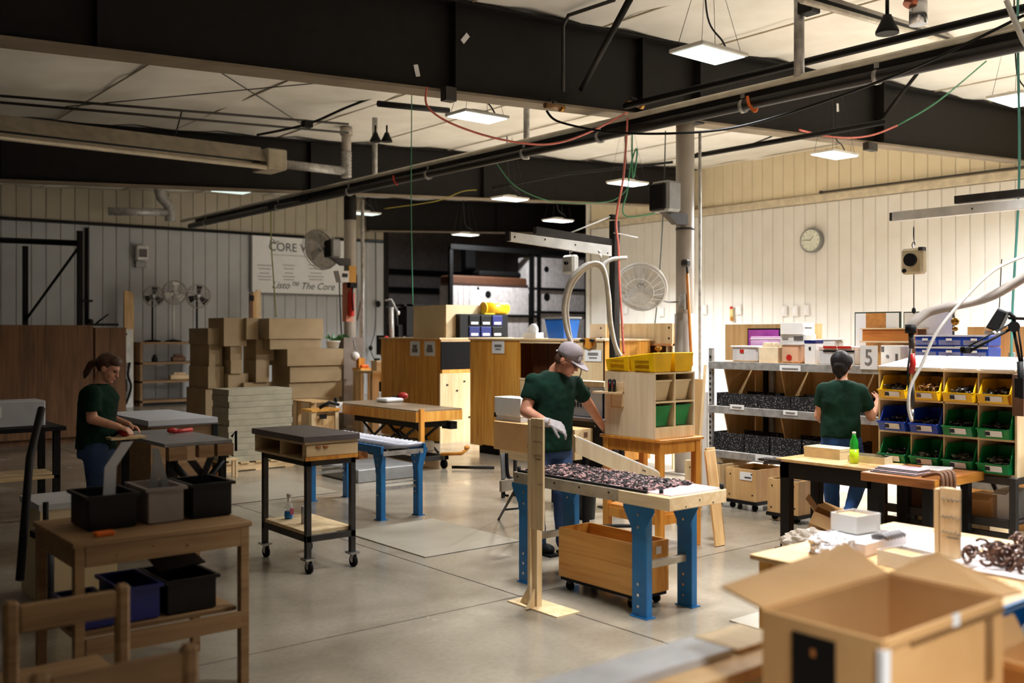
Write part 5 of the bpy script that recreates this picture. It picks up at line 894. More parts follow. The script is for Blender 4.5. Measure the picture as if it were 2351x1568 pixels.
# hutch at the right end of the cabinets
y0, y1, z0, z1 = FX(1356, 1545, 744, 787, 9.98); t = T('desk_hutch', 'pale plywood desk hutch with a dark shelf beside the thick column', 'hutch', (10.1, (y0+y1)/2, 0)); P(t, 'back_panel', m_ply, B(10.2, 10.22, y0, y1, .7, z1)); ym = FX(1425, 1545, 744, 787, 9.98); P(t, 'upper_panel', m_ply, B(9.97, 9.985, ym[0], ym[1], z0, z1)); ye = FX(1356, 1392, 744, 787, 9.98); P(t, 'end_panel', m_mdf, B(9.97, 9.985, ye[0], ye[1], z0, z1)); P(t, 'shelf_board', M('salmon wood', (222, 160, 110), .5, kind='wood', col2=(196, 130, 80), ax='y'), B(9.95, 10.2, ym[0], ym[1], z0-.03, z0)); P(t, 'dark_inside', M('dark brown inside', (96, 50, 18), .6), B(10.18, 10.2, ym[0], ym[1], z0-.32, z0-.03)); P(t, 'worktop', m_plyt, B(9.95, 10.7, y0, y1, .82, .86)); P(t, 'upright', m_ply, B(9.98, 10.2, ym[0]+.1, ym[0]+.12, .86, z0-.03)); P(t, 'upright', m_ply, B(9.98, 10.2, y1-.02, y1, .0, z0)); P(t, 'upright', m_ply, B(9.98, 10.2, y0, y0+.02, 0, z0))  # inner strip under the shelf in dark brown
for yy in (ym[0]+.06, ym[1]-.06, ye[0]+.1):
    for zz_ in (z0+.07, z1-.06): P(t, 'screw', m_black, BS((9.968, yy, zz_), (.004, .025, .025)))
t = T('brass_tool', 'small brass tool standing on the hutch shelf above the yellow bins', 'tool', onx(1512, 800, 9.9)); q = onx(1512, 800, 9.9); P(t, 'head', m_brass, El(q, (.05, .06, .04), 10, 8)); P(t, 'stem', m_brass, Cy((q[0], q[1], q[2]-.12), q, .02))
# --- rear foam storage seen through the opening
fr = T('foam_rack', 'black storage rack in the rear room holding white foam slabs', 'rack', (26, 30, 0))
for x in (20.86, 24.66, 25.0, 28.2): P(fr, 'upright', m_black, B(x-.07, x+.07, 29.0, 29.12, 0, 4.9)); 
for z in (1.2, 2.66, 3.56): P(fr, 'beam', m_black, B(24.9, 28.3, 28.96, 29.04, z-.1, z))
for z in (1.2, 2.5): P(fr, 'beam', m_black, B(20.8, 25.0, 28.96, 29.04, z-.1, z))
P(fr, 'beam', m_black, B(20.8, 28.3, 28.96, 29.04, 4.82, 5.0))
def slab(x0, x1, z0, z1, lab, spots=()):
    o = T('foam_slab', lab, 'slab', ((x0+x1)/2, 29.3, z0), 'foam slabs on the rear rack'); P(o, 'block', m_foam, B(x0+.012, x1-.012, 29.06, 29.9, z0, z1))
    for a, b, r in spots: P(o, 'dark_spot', m_black, Cy((a, 29.062, b), (a, 29.055, b), r, n=14))
for (z0, z1), nm in zip(((2.5, 3.52), (1.2, 2.4)), ('upper', 'lower')):
    for k, (l, r) in enumerate(((1042, 1054), (1054, 1066), (1066, 1080), (1080, 1180), (1180, 1194), (1194, 1216))):
        slab(ony(l, 700, 29.0)[0], ony(r, 700, 29.0)[0], z0, z1, f'{nm} {("first narrow", "second narrow", "third narrow", "wide", "fourth narrow", "boxy last")[k]} white slab in the left bay of the rear rack', ((ony(1123, 676, 29)[0], ony(1123, 676, 29)[2]+.0, .14), (ony(1100, 662, 29)[0], ony(1100, 662, 29)[2], .06)) if (k == 3 and nm == 'upper') else ())
for (z0, z1), nm in zip(((3.56, 4.72), (2.66, 3.46), (1.2, 2.56)), ('top', 'middle', 'bottom')):
    for k in range(7):
        l = 1224+17.2*k; sp_ = ()
        if k == 2 and nm == 'middle': q = ony(1258, 682, 29); sp_ = ((q[0], q[2], .16),)
        if k == 2 and nm == 'top': q = ony(1257, 618, 29); sp_ = ((q[0], q[2], .12),)
        slab(ony(l, 700, 29.0)[0], ony(l+17, 700, 29.0)[0], z0, z1, f'{nm} white slab number {k+1} of seven upright slabs in the right bay of the rear rack'.replace('number 1 of', 'first of').replace('number 2 of', 'second of').replace('number 3 of', 'third of').replace('number 4 of', 'fourth of').replace('number 5 of', 'fifth of').replace('number 6 of', 'sixth of').replace('number 7 of', 'last of'), sp_)
ONE('brown_bundle', 'brown wrapped bundle lying on top of the left foam slabs', 'bundle', M('brown wrap', (92, 56, 34), .6), B(20.9, 24.5, 29.1, 29.8, 3.56, 3.9), bev=.06)
ONE('black_bundle', 'black wrapped roll on top of the brown bundle', 'roll', m_black, B(22.3, 24.3, 29.2, 29.7, 3.9, 4.12), bev=.06)
# --- black machine with task lamp left of the cabinets
t = T('drill_machine', 'black drilling machine frame left of the plywood box', 'machine', (11, 17.5, 0))
def R2(l, r, tp, bt, y, d=.3): x0, x1, z0, z1 = FY(l, r, tp, bt, y); return B(x0, x1, y, y+d, z0, z1)
P(t, 'column', m_black, R2(934, 948, 698, 770, 16.5)); P(t, 'arm', m_black, R2(928, 988, 698, 703, 16.5)); P(t, 'head', m_black, R2(915, 946, 745, 832, 16.6, .4)); P(t, 'left_post', m_black, R2(883, 890, 770, 815, 16.6)); P(t, 'frame_bar', m_black, R2(886, 935, 702, 706, 16.6, .05)); P(t, 'chute', m_galv, Cy(ony(898, 705, 16.55), ony(900, 800, 16.55), .05)); P(t, 'motor', m_chrome, El(ony(905, 795, 16.5), (.16, .16, .1), 12, 8)); P(t, 'base', M('ochre casting', (196, 130, 50), .5), R2(893, 917, 800, 820, 16.4, .3)); P(t, 'red_cap', m_red, El(ony(887, 778, 16.5), (.06, .06, .06), 8, 6)); P(t, 'yellow_guard', m_yel, R2(884, 891, 806, 820, 16.45, .1)); P(t, 'chuck', m_chrome, Cy(ony(928, 772, 16.58), ony(928, 800, 16.58), .04)); P(t, 'plinth', m_steel, R2(884, 946, 832, 900, 16.6, .5))
t = T('task_lamp', 'jointed task lamp above the drilling machine', 'lamp', ony(905, 700, 16.3)); P(t, 'arm', m_greym, Tu([ony(884, 690, 16.3), ony(898, 687, 16.3), ony(912, 715, 16.3)], .02, 6)); P(t, 'joint', m_chrome, El(ony(913, 718, 16.3), (.05, .05, .05), 10, 8)); P(t, 'lower_arm', m_black, Tu([ony(909, 715, 16.3), ony(911, 748, 16.3)], .03, 6))
# pine bench
x0, x1, z0, z1 = FY(855, 936, 852, 915, 15.7); pbn = T('pine_bench', 'pine workbench with an arched frame left of the tall cabinet', 'bench', ((x0+x1)/2, 15.9, 0)); P(pbn, 'top', m_pine, B(x0, x1, 15.68, 16.4, z1-.05, z1)); P(pbn, 'leg', m_pinez, B(x0, x0+.14, 15.7, 15.8, 0, z1-.05)); P(pbn, 'leg', m_pinez, B(x1-.1, x1, 15.7, 15.8, 0, z1-.05)); P(pbn, 'leg', m_pinez, B(x0, x0+.1, 16.3, 16.4, 0, z1-.05)); P(pbn, 'leg', m_pinez, B(x1-.1, x1, 16.3, 16.4, 0, z1-.05)); P(pbn, 'apron', m_pine, B(x0, x1, 15.72, 15.75, z1-.2, z1-.05)); P(pbn, 'upstand', m_mdf, R2(883, 935, 822, 850, 16.2, .1)); P(pbn, 'shelf', m_pine, B(x0, x1, 15.8, 16.3, .3, .33))
for l, r, tp, lab, m in ((865, 880, 828, 'small beige box on the pine bench', m_mdf), (886, 905, 843, 'low black tool on the pine bench', m_black)): a, b, c_, d = FY(l, r, tp, 852, 15.75); tt = T('bench_item', lab, 'box', (a, 15.8, z1)); P(tt, 'body', m, B(a, b, 15.75, 15.95, z1+.001, d)); P(tt, 'top_detail', m_black, BS(((a+b)/2, 15.85, d+.02), ((b-a)*.5, .08, .04)))
t = T('sander_stand', 'small pale wood stand with orange tools and grey bottles beside the casing', 'stand', ony(840, 860, 16.2)); a, b, c_, d = FY(828, 852, 845, 910, 16.2); P(t, 'top', m_plyo, B(a, b, 16.2, 16.5, d-.05, d)); P(t, 'post', m_pinez, B(a, a+.05, 16.2, 16.25, 0, d-.05)); P(t, 'post', m_pinez, B(b-.05, b, 16.2, 16.25, 0, d-.05)); P(t, 'orange_tool', m_orange, B(a+.05, b, 16.25, 16.4, d, d+.06), bev=.02); P(t, 'wood_block', m_stool, R2(824, 838, 822, 846, 16.3, .1))
t = T('spray_bottle', 'white nozzle bottle hanging on the wall side of the column casing', 'bottle', ony(815, 815, 16.4)); P(t, 'body', m_white, El(ony(815, 818, 16.4), (.09, .09, .09), 10, 8)); P(t, 'pipe', m_greym, Tu([ony(812, 780, 16.4), ony(815, 800, 16.4), ony(833, 818, 16.4)], .015, 6))
# poles against the back wall
for px, tp, bt, lab, m in ((830, 668, 830, 'tall pale batten leaning on the back wall strip', m_pinez), (825, 690, 735, 'thin dark stick leaning beside the batten', m_brown)): ONE('batten', lab, 'board', m, Tu([ony(px-5, bt, 25.2), ony(px+4, tp, 25.5)], .05 if m == m_pinez else .025, 4))
q = ony(868, 698, 25.6); ONE('wall_fitting', 'small dark round fitting on the white strip of back wall', 'socket', m_black, El(q, (.1, .05, .1), 10, 8)); cable('cord hanging on the white strip of back wall left of the opening', m_cord, [ony(862, 520, 25.6), ony(863, 690, 25.55), ony(860, 760, 25.5), ony(851, 800, 25.5), ony(862, 830, 25.5)], .015)
q = ony(851, 799, 25.5); ONE('cord_switch', 'round switch on the hanging cord by the opening', 'switch', m_black, El(q, (.07, .05, .08), 10, 8))
# red extinguisher board on the far column
a, b, c_, d = FY(796, 812, 656, 732, 16.72); t = T('fire_extinguisher', 'red fire extinguisher on a board fixed to the far column', 'extinguisher', ((a+b)/2, 16.7, c_)); P(t, 'back_board', M('pink faded board', (206, 130, 104), .6), B(a, b, 16.74, 16.885, c_-.05, d+.05)); P(t, 'cylinder', m_red, La([(.05, 0), (.06, .03), (.06, .42), (.03, .5), (.02, .55)], ((a+b)/2, 16.68, c_+.05), 16)); P(t, 'valve', m_black, BS(((a+b)/2, 16.67, c_+.62), (.1, .06, .05))); P(t, 'hose', m_black, Tu(spl([((a+b)/2, 16.62, c_+.6), ((a+b)/2-.02, 16.6, c_+.4), ((a+b)/2, 16.6, c_+.15)]), .014, 6))
a, b, c_, d = FY(768, 792, 622, 648, 16.75); t = T('paper_holder', 'clear bin with papers hung on the far column', 'holder', ((a+b)/2, 16.75, c_)); P(t, 'tray', m_milky, Hx([(a+.06, 16.6, c_), (b, 16.6, c_), (b, 16.8, c_), (a+.06, 16.8, c_)], [(a, 16.6, d), (b, 16.6, d), (b, 16.8, d), (a, 16.8, d)])); P(t, 'notice', M('amber notice', (206, 150, 60), .6), B(b, b+.16, 16.6, 16.62, c_, d+.1)); P(t, 'print', m_ink, B(a+.08, b-.03, 16.592, 16.597, d-.12, d-.05)); P(t, 'strap', m_black, B(b+.05, b+.2, 16.63, 16.9, c_-.1, c_+.15))
cable('thin dark cord dropping from the paper holder to the plant', m_cord, [ony(779, 648, 17.2), ony(782, 730, 17.1), ony(786, 800, 17)], .012)
# ================================================================== FOREGROUND RIGHT
pk = T('packing_bench', 'tan wooden packing bench covered with cartons behind the big cardboard box', 'bench', (4.6, 2.5, 0))
P(pk, 'top', m_plyt, B(3.98, 5.3, 1.75, 3.04, .695, .72), bev=.003); P(pk, 'side_panel', m_plyo, B(4.0, 4.02, 1.8, 3.0, .05, .695)); P(pk, 'back_panel', m_plyo, B(4.02, 5.28, 2.98, 3.0, .05, .695)); P(pk, 'inner_rail', m_stool, B(4.02, 4.1, 1.8, 2.98, .6, .69)); P(pk, 'side_panel', m_plyo, B(5.26, 5.28, 1.8, 2.98, .05, .695))
def opentray(lab, c, s, rz, mat=m_white, inside=None, cat='box'):
    x, y, z = c; t = T('card_tray', lab, cat, c); R_ = rot_about(c, rz); sx, sy, sz = s
    P(t, 'body', mat, *[XF(q, R_) for q in tray(x-sx/2, x+sx/2, y-sy/2, y+sy/2, z, z+sz, .004)])
    if inside: P(t, 'insert', inside, XF(B(x-sx/2+.01, x+sx/2-.06, y-sy/2+.01, y+sy/2-.01, z+.005, z+sz*.92), R_))
    return t
opentray('small white card tray standing on the flat white carton', (4.62, 2.86, .785), (.19, .16, .09), -.1, m_white, m_card)
opentray('white card tray with a tan insert on the packing bench', (4.33, 2.42, .722), (.17, .19, .07), -.15, m_white, m_card)
opentray('flat mauve white carton under the small white tray', (4.55, 2.8, .722), (.42, .3, .06), .05, M('pinkish white card', (232, 220, 220), .7), m_white)
crumple('plastic_bag', 'crumpled white plastic bag on the packing bench', 'bag', (4.28, 2.78, .722), (.11, .1, .1), M('white film', (236, 234, 238), .25), 5)
ONE('paper_sheet', 'white paper sheet lying behind the brown coils on the packing bench', 'paper', m_paper, XF(B(4.55, 5.15, 2.35, 2.85, .722, .726), rot_about((4.8, 2.6, .72), .15)))
ONE('dark_offcuts', 'dark offcuts lying in the white carton between the trays', 'parts', m_navy if False else m_slate, *[Tu([(4.52+.03*k, 2.62, .79), (4.54+.03*k, 2.66, .8), (4.5+.03*k, 2.7, .79)], .012, 5) for k in range(6)], kind='stuff')
rnd = random.Random(11); it = []
for k in range(60):
    c = Vector((rnd.uniform(4.52, 4.98), rnd.uniform(1.9, 2.26), .75+rnd.random()*.05)); u, v_ = frame(Vector((rnd.uniform(-1, 1), rnd.uniform(-1, 1), rnd.uniform(-.5, .5)))); r_0 = rnd.uniform(.025, .045)
    it.append(Tu([c+u*(r_0*math.cos(q*.7))+v_*(r_0*math.sin(q*.7)) for q in range(rnd.randint(6, 10))], .008, 5))
ONE('brown_coils', 'pile of brown metal coils on the packing bench at the right edge', 'parts', M('brown coil metal', (120, 88, 72), .3, .5, col2=(70, 44, 36), sc=15), *it, kind='stuff')
ONE('coil_sheet', 'pink white sheet under the pile of brown coils', 'sheet', M('pinkish white card', (232, 220, 220), .7), B(4.46, 5.05, 1.85, 2.32, .7225, .73))
# big open cardboard box
nt_ = T('near_table', 'low wooden table under the big cardboard box', 'table', (2.4, 1.4, 0)); P(nt_, 'top', m_plyt, B(1.98, 2.95, 1.0, 1.72, .69, .72), bev=.004); P(nt_, 'apron', m_plyt, B(2.02, 2.9, 1.66, 1.69, .6, .69))
for x in (2.02, 2.86):
    for y in (1.04, 1.62): P(nt_, 'leg', m_pinez, B(x, x+.06, y, y+.06, 0, .69))
bx = T('cardboard_box', 'large open cardboard box with raised flaps in the near right corner', 'box', (2.37, 1.39, .722))
X0, X1, YA, YB, Z0, Z1 = 2.08, 2.67, 1.22, 1.55, .724, 1.1
P(bx, 'wall', m_card, B(X0, X0+.008, YA, YB, Z0, Z1)); P(bx, 'wall', m_card, B(X1-.008, X1, YA, YB, Z0, Z1)); P(bx, 'wall', m_card, B(X0+.008, X1-.008, YA, YA+.008, Z0, Z1)); P(bx, 'wall', m_card, B(X0+.008, X1-.008, YB-.008, YB, Z0, Z1)); P(bx, 'base', m_cardin, B(X0+.008, X1-.008, YA+.008, YB-.008, Z0, Z0+.01))
P(bx, 'flap', m_card, sheet((X0, YB, Z1), (X1, YB, Z1), ony(1945, 1250, YB+.17), ony(1655, 1350, YB+.17), .006), label='back flap, raised outward')
P(bx, 'flap', m_card, sheet((X1, YB, Z1), (X1, YA, Z1), onx(2348, 1362, X1+.17), onx(2150, 1270, X1+.17), .006), label='right flap, raised outward')
P(bx, 'flap', m_card, sheet((X0, YA, Z1), (X1, YA, Z1), (X1, YA-.012, Z1-.2), (X0+.0, YA-.012, Z1-.2), .006) if False else B(X0+.01, X1-.01, YA-.005, YA-.0005, Z1-.02, Z1-.0))
P(bx, 'blue_black_print', m_black, B(X0-.003, X0, YA+.12, YA+.24, Z0+.06, Z1-.03)); P(bx, 'print_line', m_bluest, B(X0-.0045, X0-.003, YA+.14, YA+.24, Z0+.075, Z0+.1)); P(bx, 'print_mark', m_oak, BS((X0-.004, YA+.18, Z1-.07), (.002, .012, .018))); P(bx, 'white_tape', m_paper, B(X0-.003, X0+.03, YA-.003, YA+.012, Z0, Z1-.02)); P(bx, 'edge_tape', M('brown tape', (150, 108, 62), .4), B(X0+.12, X1, YA-.004, YA-.001, Z1-.035, Z1-.02), B(X1-.1, X1-.06, YA-.004, YA-.001, Z1-.2, Z1-.04)); P(bx, 'white_corner', m_paper, BS((2.41, YA-.004, Z1-.01), (.035, .004, .03)))
# grey topped bench to its left
gb = T('grey_bench_end', 'pale grey metal topped plank bench cut by the bottom edge', 'bench', (1.95, 1.85, 0)); P(gb, 'metal_top', M('pale grey sheet metal', (214, 214, 216), .4, .1), B(1.4, 2.27, 1.8, 1.95, .885, .905), bev=.004); P(gb, 'lip', M('pale grey sheet metal', (214, 214, 216), .4, .1), B(1.4, 2.27, 1.795, 1.805, .85, .905)); P(gb, 'plank', m_plyt, B(1.4, 2.5, 1.7, 1.97, .85, .883)); P(gb, 'wood_end', m_piney, B(2.29, 2.5, 1.79, 1.95, .885, .9))
for x in (1.45, 2.2, 2.42): P(gb, 'leg', m_pinez, B(x, x+.06, 1.75, 1.92, 0, .85))
ONE('grey_box', 'small grey box standing at the end of the grey metal topped bench', 'box', m_greybd, B(2.2, 2.34, 1.55, 1.69, .79, .83), B(2.2, 2.34, 1.55, 1.69, .722, .79)) if False else None
t = T('blue_bin', 'dark blue bin with clear wrap at the lower right edge', 'bin', (3.35, 1.4, .0)); P(t, 'body', m_bluest, tray(3.2, 3.75, 1.1, 1.56, .5, .86, .01), bev=.004); P(t, 'rim', m_bluest, B(3.19, 3.76, 1.555, 1.575, .83, .87)); P(t, 'contents', M('crumpled clear film', (214, 206, 200), .25, alpha=.85), El((3.4, 1.35, .82), (.14, .14, .06), 12, 8)); P(t, 'stand', m_plyt, B(3.2, 3.75, 1.1, 1.55, .0, .495))
t = T('small_carton', 'open brown carton at the bottom right corner', 'box', (2.95, 1.25, .722)); P(t, 'body', m_card, tray(2.78, 3.08, 1.08, 1.34, .722, .88, .006)); P(t, 'flap', m_card, sheet((2.78, 1.34, .88), (3.08, 1.34, .88), (3.08, 1.38, .95), (2.78, 1.38, .95), .005)); P(t, 'flap', m_card, sheet((2.78, 1.08, .88), (2.78, 1.34, .88), (2.72, 1.34, .92), (2.72, 1.08, .92), .005))
# thin sheets lying on the floor
ONE('floor_sheet', 'large grey sheet lying on the floor beyond the sign post', 'mat', m_mat, B(4.5, 5.5, 6.62, 7.95, .001, .009), bev=.002)
ONE('floor_sheet', 'grey sheet on the floor near the packing bench corner', 'mat', m_mat, B(4.98, 5.9, 3.3, 3.96, .001, .009))
ONE('floor_sheet', 'grey sheet on the floor behind the wheeled cart', 'mat', m_mat, B(4.2, 5.6, 9.95, 11.2, .001, .009))
# ================================================================== CENTRE LEFT
# --- wheeled cart with drawers
ct = T('wheeled_cart', 'wheeled steel cart with a dark top over pale pigeonholes', 'cart', (3.72, 7.16, 0))
for x in (3.52, 3.9):
    for y in (6.75, 7.48):
        P(ct, 'leg', m_dkgrey, B(x, x+.042, y, y+.042, .11, .86), bev=.002)
        c_ = P(ct, 'caster', m_rubber, Cy((x+.0, y-.01, .042), (x+.03, y-.01, .042), .042, n=16)); P(c_, 'fork', m_chrome, B(x-.004, x, y-.03, y+.01, .04, .095), B(x+.03, x+.034, y-.03, y+.01, .04, .095), B(x-.02, x+.06, y-.03, y+.06, .095, .11)); P(c_, 'hub', m_chrome, Cy((x-.001, y-.01, .042), (x+.031, y-.01, .042), .014, n=10))
for z in (.8, .23): P(ct, 'rail', m_dkgrey, B(3.52, 3.94, 6.75, 6.78, z, z+.045), B(3.52, 3.94, 7.49, 7.52, z, z+.045), B(3.52, 3.55, 6.78, 7.49, z, z+.045), B(3.91, 3.94, 6.78, 7.49, z, z+.045))
P(ct, 'lower_shelf', m_ply, B(3.53, 3.93, 6.79, 7.48, .277, .305)); P(ct, 'top', m_slate, B(3.47, 3.95, 6.7, 7.6, .985, 1.03), bev=.003)
P(ct, 'case_bottom', m_pine, B(3.49, 3.94, 6.72, 7.58, .845, .86)); P(ct, 'case_top', m_pine, B(3.49, 3.94, 6.72, 7.58, .965, .984)); P(ct, 'case_divider', m_pine, B(3.495, 3.9, 7.12, 7.14, .86, .965)); P(ct, 'case_side', m_pine, B(3.49, 3.9, 7.565, 7.58, .86, .965)); P(ct, 'case_side', m_pine, B(3.49, 3.9, 6.74, 6.76, .86, .965)); P(ct, 'case_back', m_pine, B(3.9, 3.94, 6.74, 7.58, .86, .965))
d_ = P(ct, 'drawer', m_pine, B(3.5, 3.94, 6.715, 6.735, .875, .96), bev=.002); P(ct, 'drawer_rail', m_stool, B(3.49, 3.94, 6.71, 6.73, .845, .873))
P(d_, 'pull', m_oak, El((3.6, 6.712, .945), (.025, .008, .014), 10, 6), El((3.66, 6.712, .945), (.025, .008, .014), 10, 6))
q = (3.68, 7.36, .306); t = T('spray_bottle', 'clear spray bottle of blue liquid on the cart\'s lower shelf', 'bottle', q)
P(t, 'liquid', M('blue liquid', (30, 130, 210), .2), La([(.03, 0), (.034, .01), (.034, .06)], q, 16)); P(t, 'bottle', m_clear, La([(.034, .06), (.034, .09), (.026, .115), (.012, .135)], q, 16)); P(t, 'trigger_head', m_white, Cy((q[0], q[1], q[2]+.135), (q[0], q[1], q[2]+.17), .012), BS((q[0], q[1]-.01, q[2]+.185), (.02, .06, .028)), Cy((q[0], q[1], q[2]+.17), (q[0], q[1], q[2]+.2), .009)); P(t, 'pink_print', M('pink print', (190, 90, 130), .5), BS((q[0]+.01, q[1]-.032, q[2]+.06), (.03, .012, .05)))
ONE('roll_stub', 'grey cardboard tube standing beside the spray bottle on the cart', 'tube', m_greybd, Cy((3.68, 7.1, .306), (3.68, 7.1, .44), .022))
# --- blue roller conveyor
rc = T('roller_conveyor', 'short roller conveyor on blue legs behind the wheeled cart', 'conveyor', (5.3, 8.9, 0))
for x in (5.04, 5.53): P(rc, 'rail', m_bluest, B(x, x+.03, 8.16, 9.74, .64, .715), bev=.002)
for k in range(19): P(rc, 'roller', M('mauve grey roller', (150, 150, 162), .4, .3), Cy((5.07, 8.2+.083*k, .705), (5.53, 8.2+.083*k, .705), .024, n=12))
P(rc, 'end_bar', m_galv, B(5.07, 5.53, 8.165, 8.185, .62, .665))
for x in (5.06, 5.49):
    for y in (8.24, 9.64): blue_leg(rc, x, y, .64, .09, .17, (.05, .11, .4))
for y in (8.24, 9.64): P(rc, 'cross_bar', m_galv, B(5.1, 5.5, y-.01, y+.01, .28, .31), B(5.1, 5.5, y-.01, y+.01, .34, .35))
for y in (8.24, 9.64): P(rc, 'gusset', m_bluest, Pr([(5.56, .68), (5.62, .66), (5.56, .46)], 'y', y-.02, y+.02))
# --- lift table
lt = T('lift_table', 'wooden topped scissor lift table with a dark lid near the tall cabinet', 'table', (7.55, 11.7, 0))
P(lt, 'top', M('grey worn tabletop', (150, 132, 110), .3, col2=(130, 112, 90), sc=3), B(7.15, 7.88, 10.72, 12.9, .78, .8)); P(lt, 'frame', m_plyo, B(7.14, 7.17, 10.71, 12.9, .65, .78)); P(lt, 'frame', m_plyo, B(7.17, 7.88, 10.71, 10.74, .65, .78)); P(lt, 'deck', m_black, B(7.22, 7.75, 10.85, 12.4, .56, .65)); P(lt, 'clamp_block', m_black, B(7.75, 7.86, 10.8, 11.0, .52, .62)); P(lt, 'front_post', m_stool, B(7.18, 7.24, 10.66, 10.71, .12, .82))
for y0, y1 in ((10.95, 11.6), (11.6, 10.95), (11.7, 12.3), (12.3, 11.7)):
    for x in (7.3, 7.66): P(lt, 'scissor_arm', m_dkgrey, Tu([(x, y0, .2), (x, y1, .56)], .022, 4))
P(lt, 'base_frame', m_dkgrey, B(7.22, 7.28, 10.8, 12.4, .12, .18), B(7.66, 7.72, 10.8, 12.4, .12, .18), B(7.22, 7.72, 10.8, 10.86, .12, .18)); P(lt, 'cylinder', m_greym, Cy((7.45, 11.0, .2), (7.48, 11.7, .45), .04)); P(lt, 'motor_box', m_rail, BS((7.45, 11.0, .3), (.24, .2, .14)), bev=.02)
for x in (7.27, 7.68):
    for y in (10.85, 12.35): P(lt, 'wheel', m_rubber, Cy((x-.02, y, .06), (x+.02, y, .06), .06, n=14))
P(lt, 'pedal', m_stool, Tu([(7.6, 10.8, .2), (7.75, 10.55, .22), (7.8, 10.5, .28)], .025, 6), El((7.8, 10.5, .3), (.04, .04, .03), 8, 6)); P(lt, 'foot_bar', m_steel, Tu([(7.7, 10.7, .03), (8.1, 10.3, .03)], .02, 4))
ONE('white_cloth', 'white folded cloth lying on the lift table', 'cloth', m_paper, BS(tuple(Vector(flo(895, 918, .83))-Vector((0, 0, .0))), (.3, .3, .055)), bev=.02)
q = flo(925, 918, .8); t = T('red_tool', 'small red and black power tool on the lift table', 'tool', q); P(t, 'body', m_red, El((q[0], q[1], .86), (.08, .08, .055), 12, 8)); P(t, 'grip', m_black, BS((q[0]-.1, q[1]+.05, .84), (.1, .06, .05)), bev=.01)
t = T('control_box', 'white control box with two black knobs on the end of the lift table', 'box', (7.1, 12.7, .7)); P(t, 'case', m_white, B(7.02, 7.135, 12.58, 12.8, .66, .81), bev=.008); P(t, 'knob', m_black, Cy((7.06, 12.64, .81), (7.06, 12.64, .87), .016)); P(t, 'knob', m_black, Cy((7.1, 12.74, .81), (7.1, 12.74, .87), .016))
q = ony(765, 935, 12.9); t = T('wooden_trestle', 'small wooden trestle with a black clamp left of the lift table', 'trestle', ony(760, 1000, 12.4)); a, b, c_, d = FY(738, 782, 940, 985, 12.3); P(t, 'top', m_plyo, B(a-.15, b, 12.3, 12.6, d-.03, d)); P(t, 'leg', m_pinez, B(a-.14, a-.08, 12.32, 12.4, 0, d-.03)); P(t, 'leg', m_pinez, B(b-.07, b-.02, 12.32, 12.4, 0, d-.03)); P(t, 'panel', m_plyt, B(a-.08, b-.07, 12.35, 12.37, .1, d-.1)); P(t, 'clamp', m_black, Tu([(a, 12.35, d+.02), ((a+b)/2, 12.35, d+.09), (b, 12.35, d+.05)], .025, 6), BS((a+.02, 12.29, d-.1), (.1, .03, .06)))
ONE('wing_board', 'pale thin board sticking out left of the lift table', 'board', m_plyt, B(6.78, 7.13, 12.85, 13.5, .80, .815), B(6.8, 6.85, 13.3, 13.35, 0, .8), B(7.05, 7.1, 13.3, 13.35, 0, .8), B(6.8, 6.85, 12.9, 12.95, 0, .8))
ONE('low_white_platform', 'low white board lying under the roller conveyor\'s far end', 'board', m_greym, B(6.1, 7.0, 10.4, 11.3, 0.001, .16), bev=.01)
ONE('brown_box', 'small brown box on the floor under the lift table', 'box', m_oak, B(7.0, 7.14, 11.9, 12.3, 0, .24), B(6.99, 7.15, 11.88, 12.32, .24, .26))
# --- stack of white slabs on a pallet
pl = T('wooden_pallet', 'wooden pallet under the stack of white slabs', 'pallet', (5.75, 12.6, 0))
for y in (12.3, 12.55, 12.8): P(pl, 'stringer', m_pine, B(5.25, 6.25, y, y+.04, .012, .1)); 
for k in range(5): P(pl, 'slat', m_pine, B(5.25+.21*k, 5.37+.21*k, 12.28, 12.86, .1, .118))
for k in range(3): P(pl, 'slat', m_pine, B(5.25+.42*k, 5.37+.42*k, 12.28, 12.86, 0, .012))
for k in range(12):
    j = .008*math.sin(k*2.3)
    ONE('slab_board', 'white board slab in the flat stack on the pallet', 'board', M('shade darkened white board', (184, 176, 152), .5), B(5.3+j, 6.2+j, 12.3, 12.83, .1185+.079*k, .1185+.079*k+.077), bev=.003, group='white slabs on the pallet')  # slab white darkened to hold the shade of the left side
t = T('step_stool', 'little wooden stool with a clamp before the white slab stack', 'stool', flo(540, 1100)); q = flo(525, 1095); P(t, 'top', m_pine, BS((q[0], q[1], .22), (.2, .14, .02))); 
for dx in (-.08, .08):
    for dy in (-.05, .05): P(t, 'leg', m_pinez, BS((q[0]+dx, q[1]+dy, .105), (.03, .03, .21)))
P(t, 'clamp', m_black, Tu([(q[0]-.08, q[1], .24), (q[0]-.08, q[1], .34), (q[0]+.06, q[1], .26)], .012, 6), El((q[0]-.08, q[1], .35), (.025, .025, .02), 8, 6)); ONE('wood_offcut', 'short brown plank on the floor by the little stool', 'board', m_oak, XF(BS((q[0]-.25, q[1]+.1, .06), (.3, .05, .12)), rot_about((q[0]-.25, q[1]+.1, 0), -.5)))
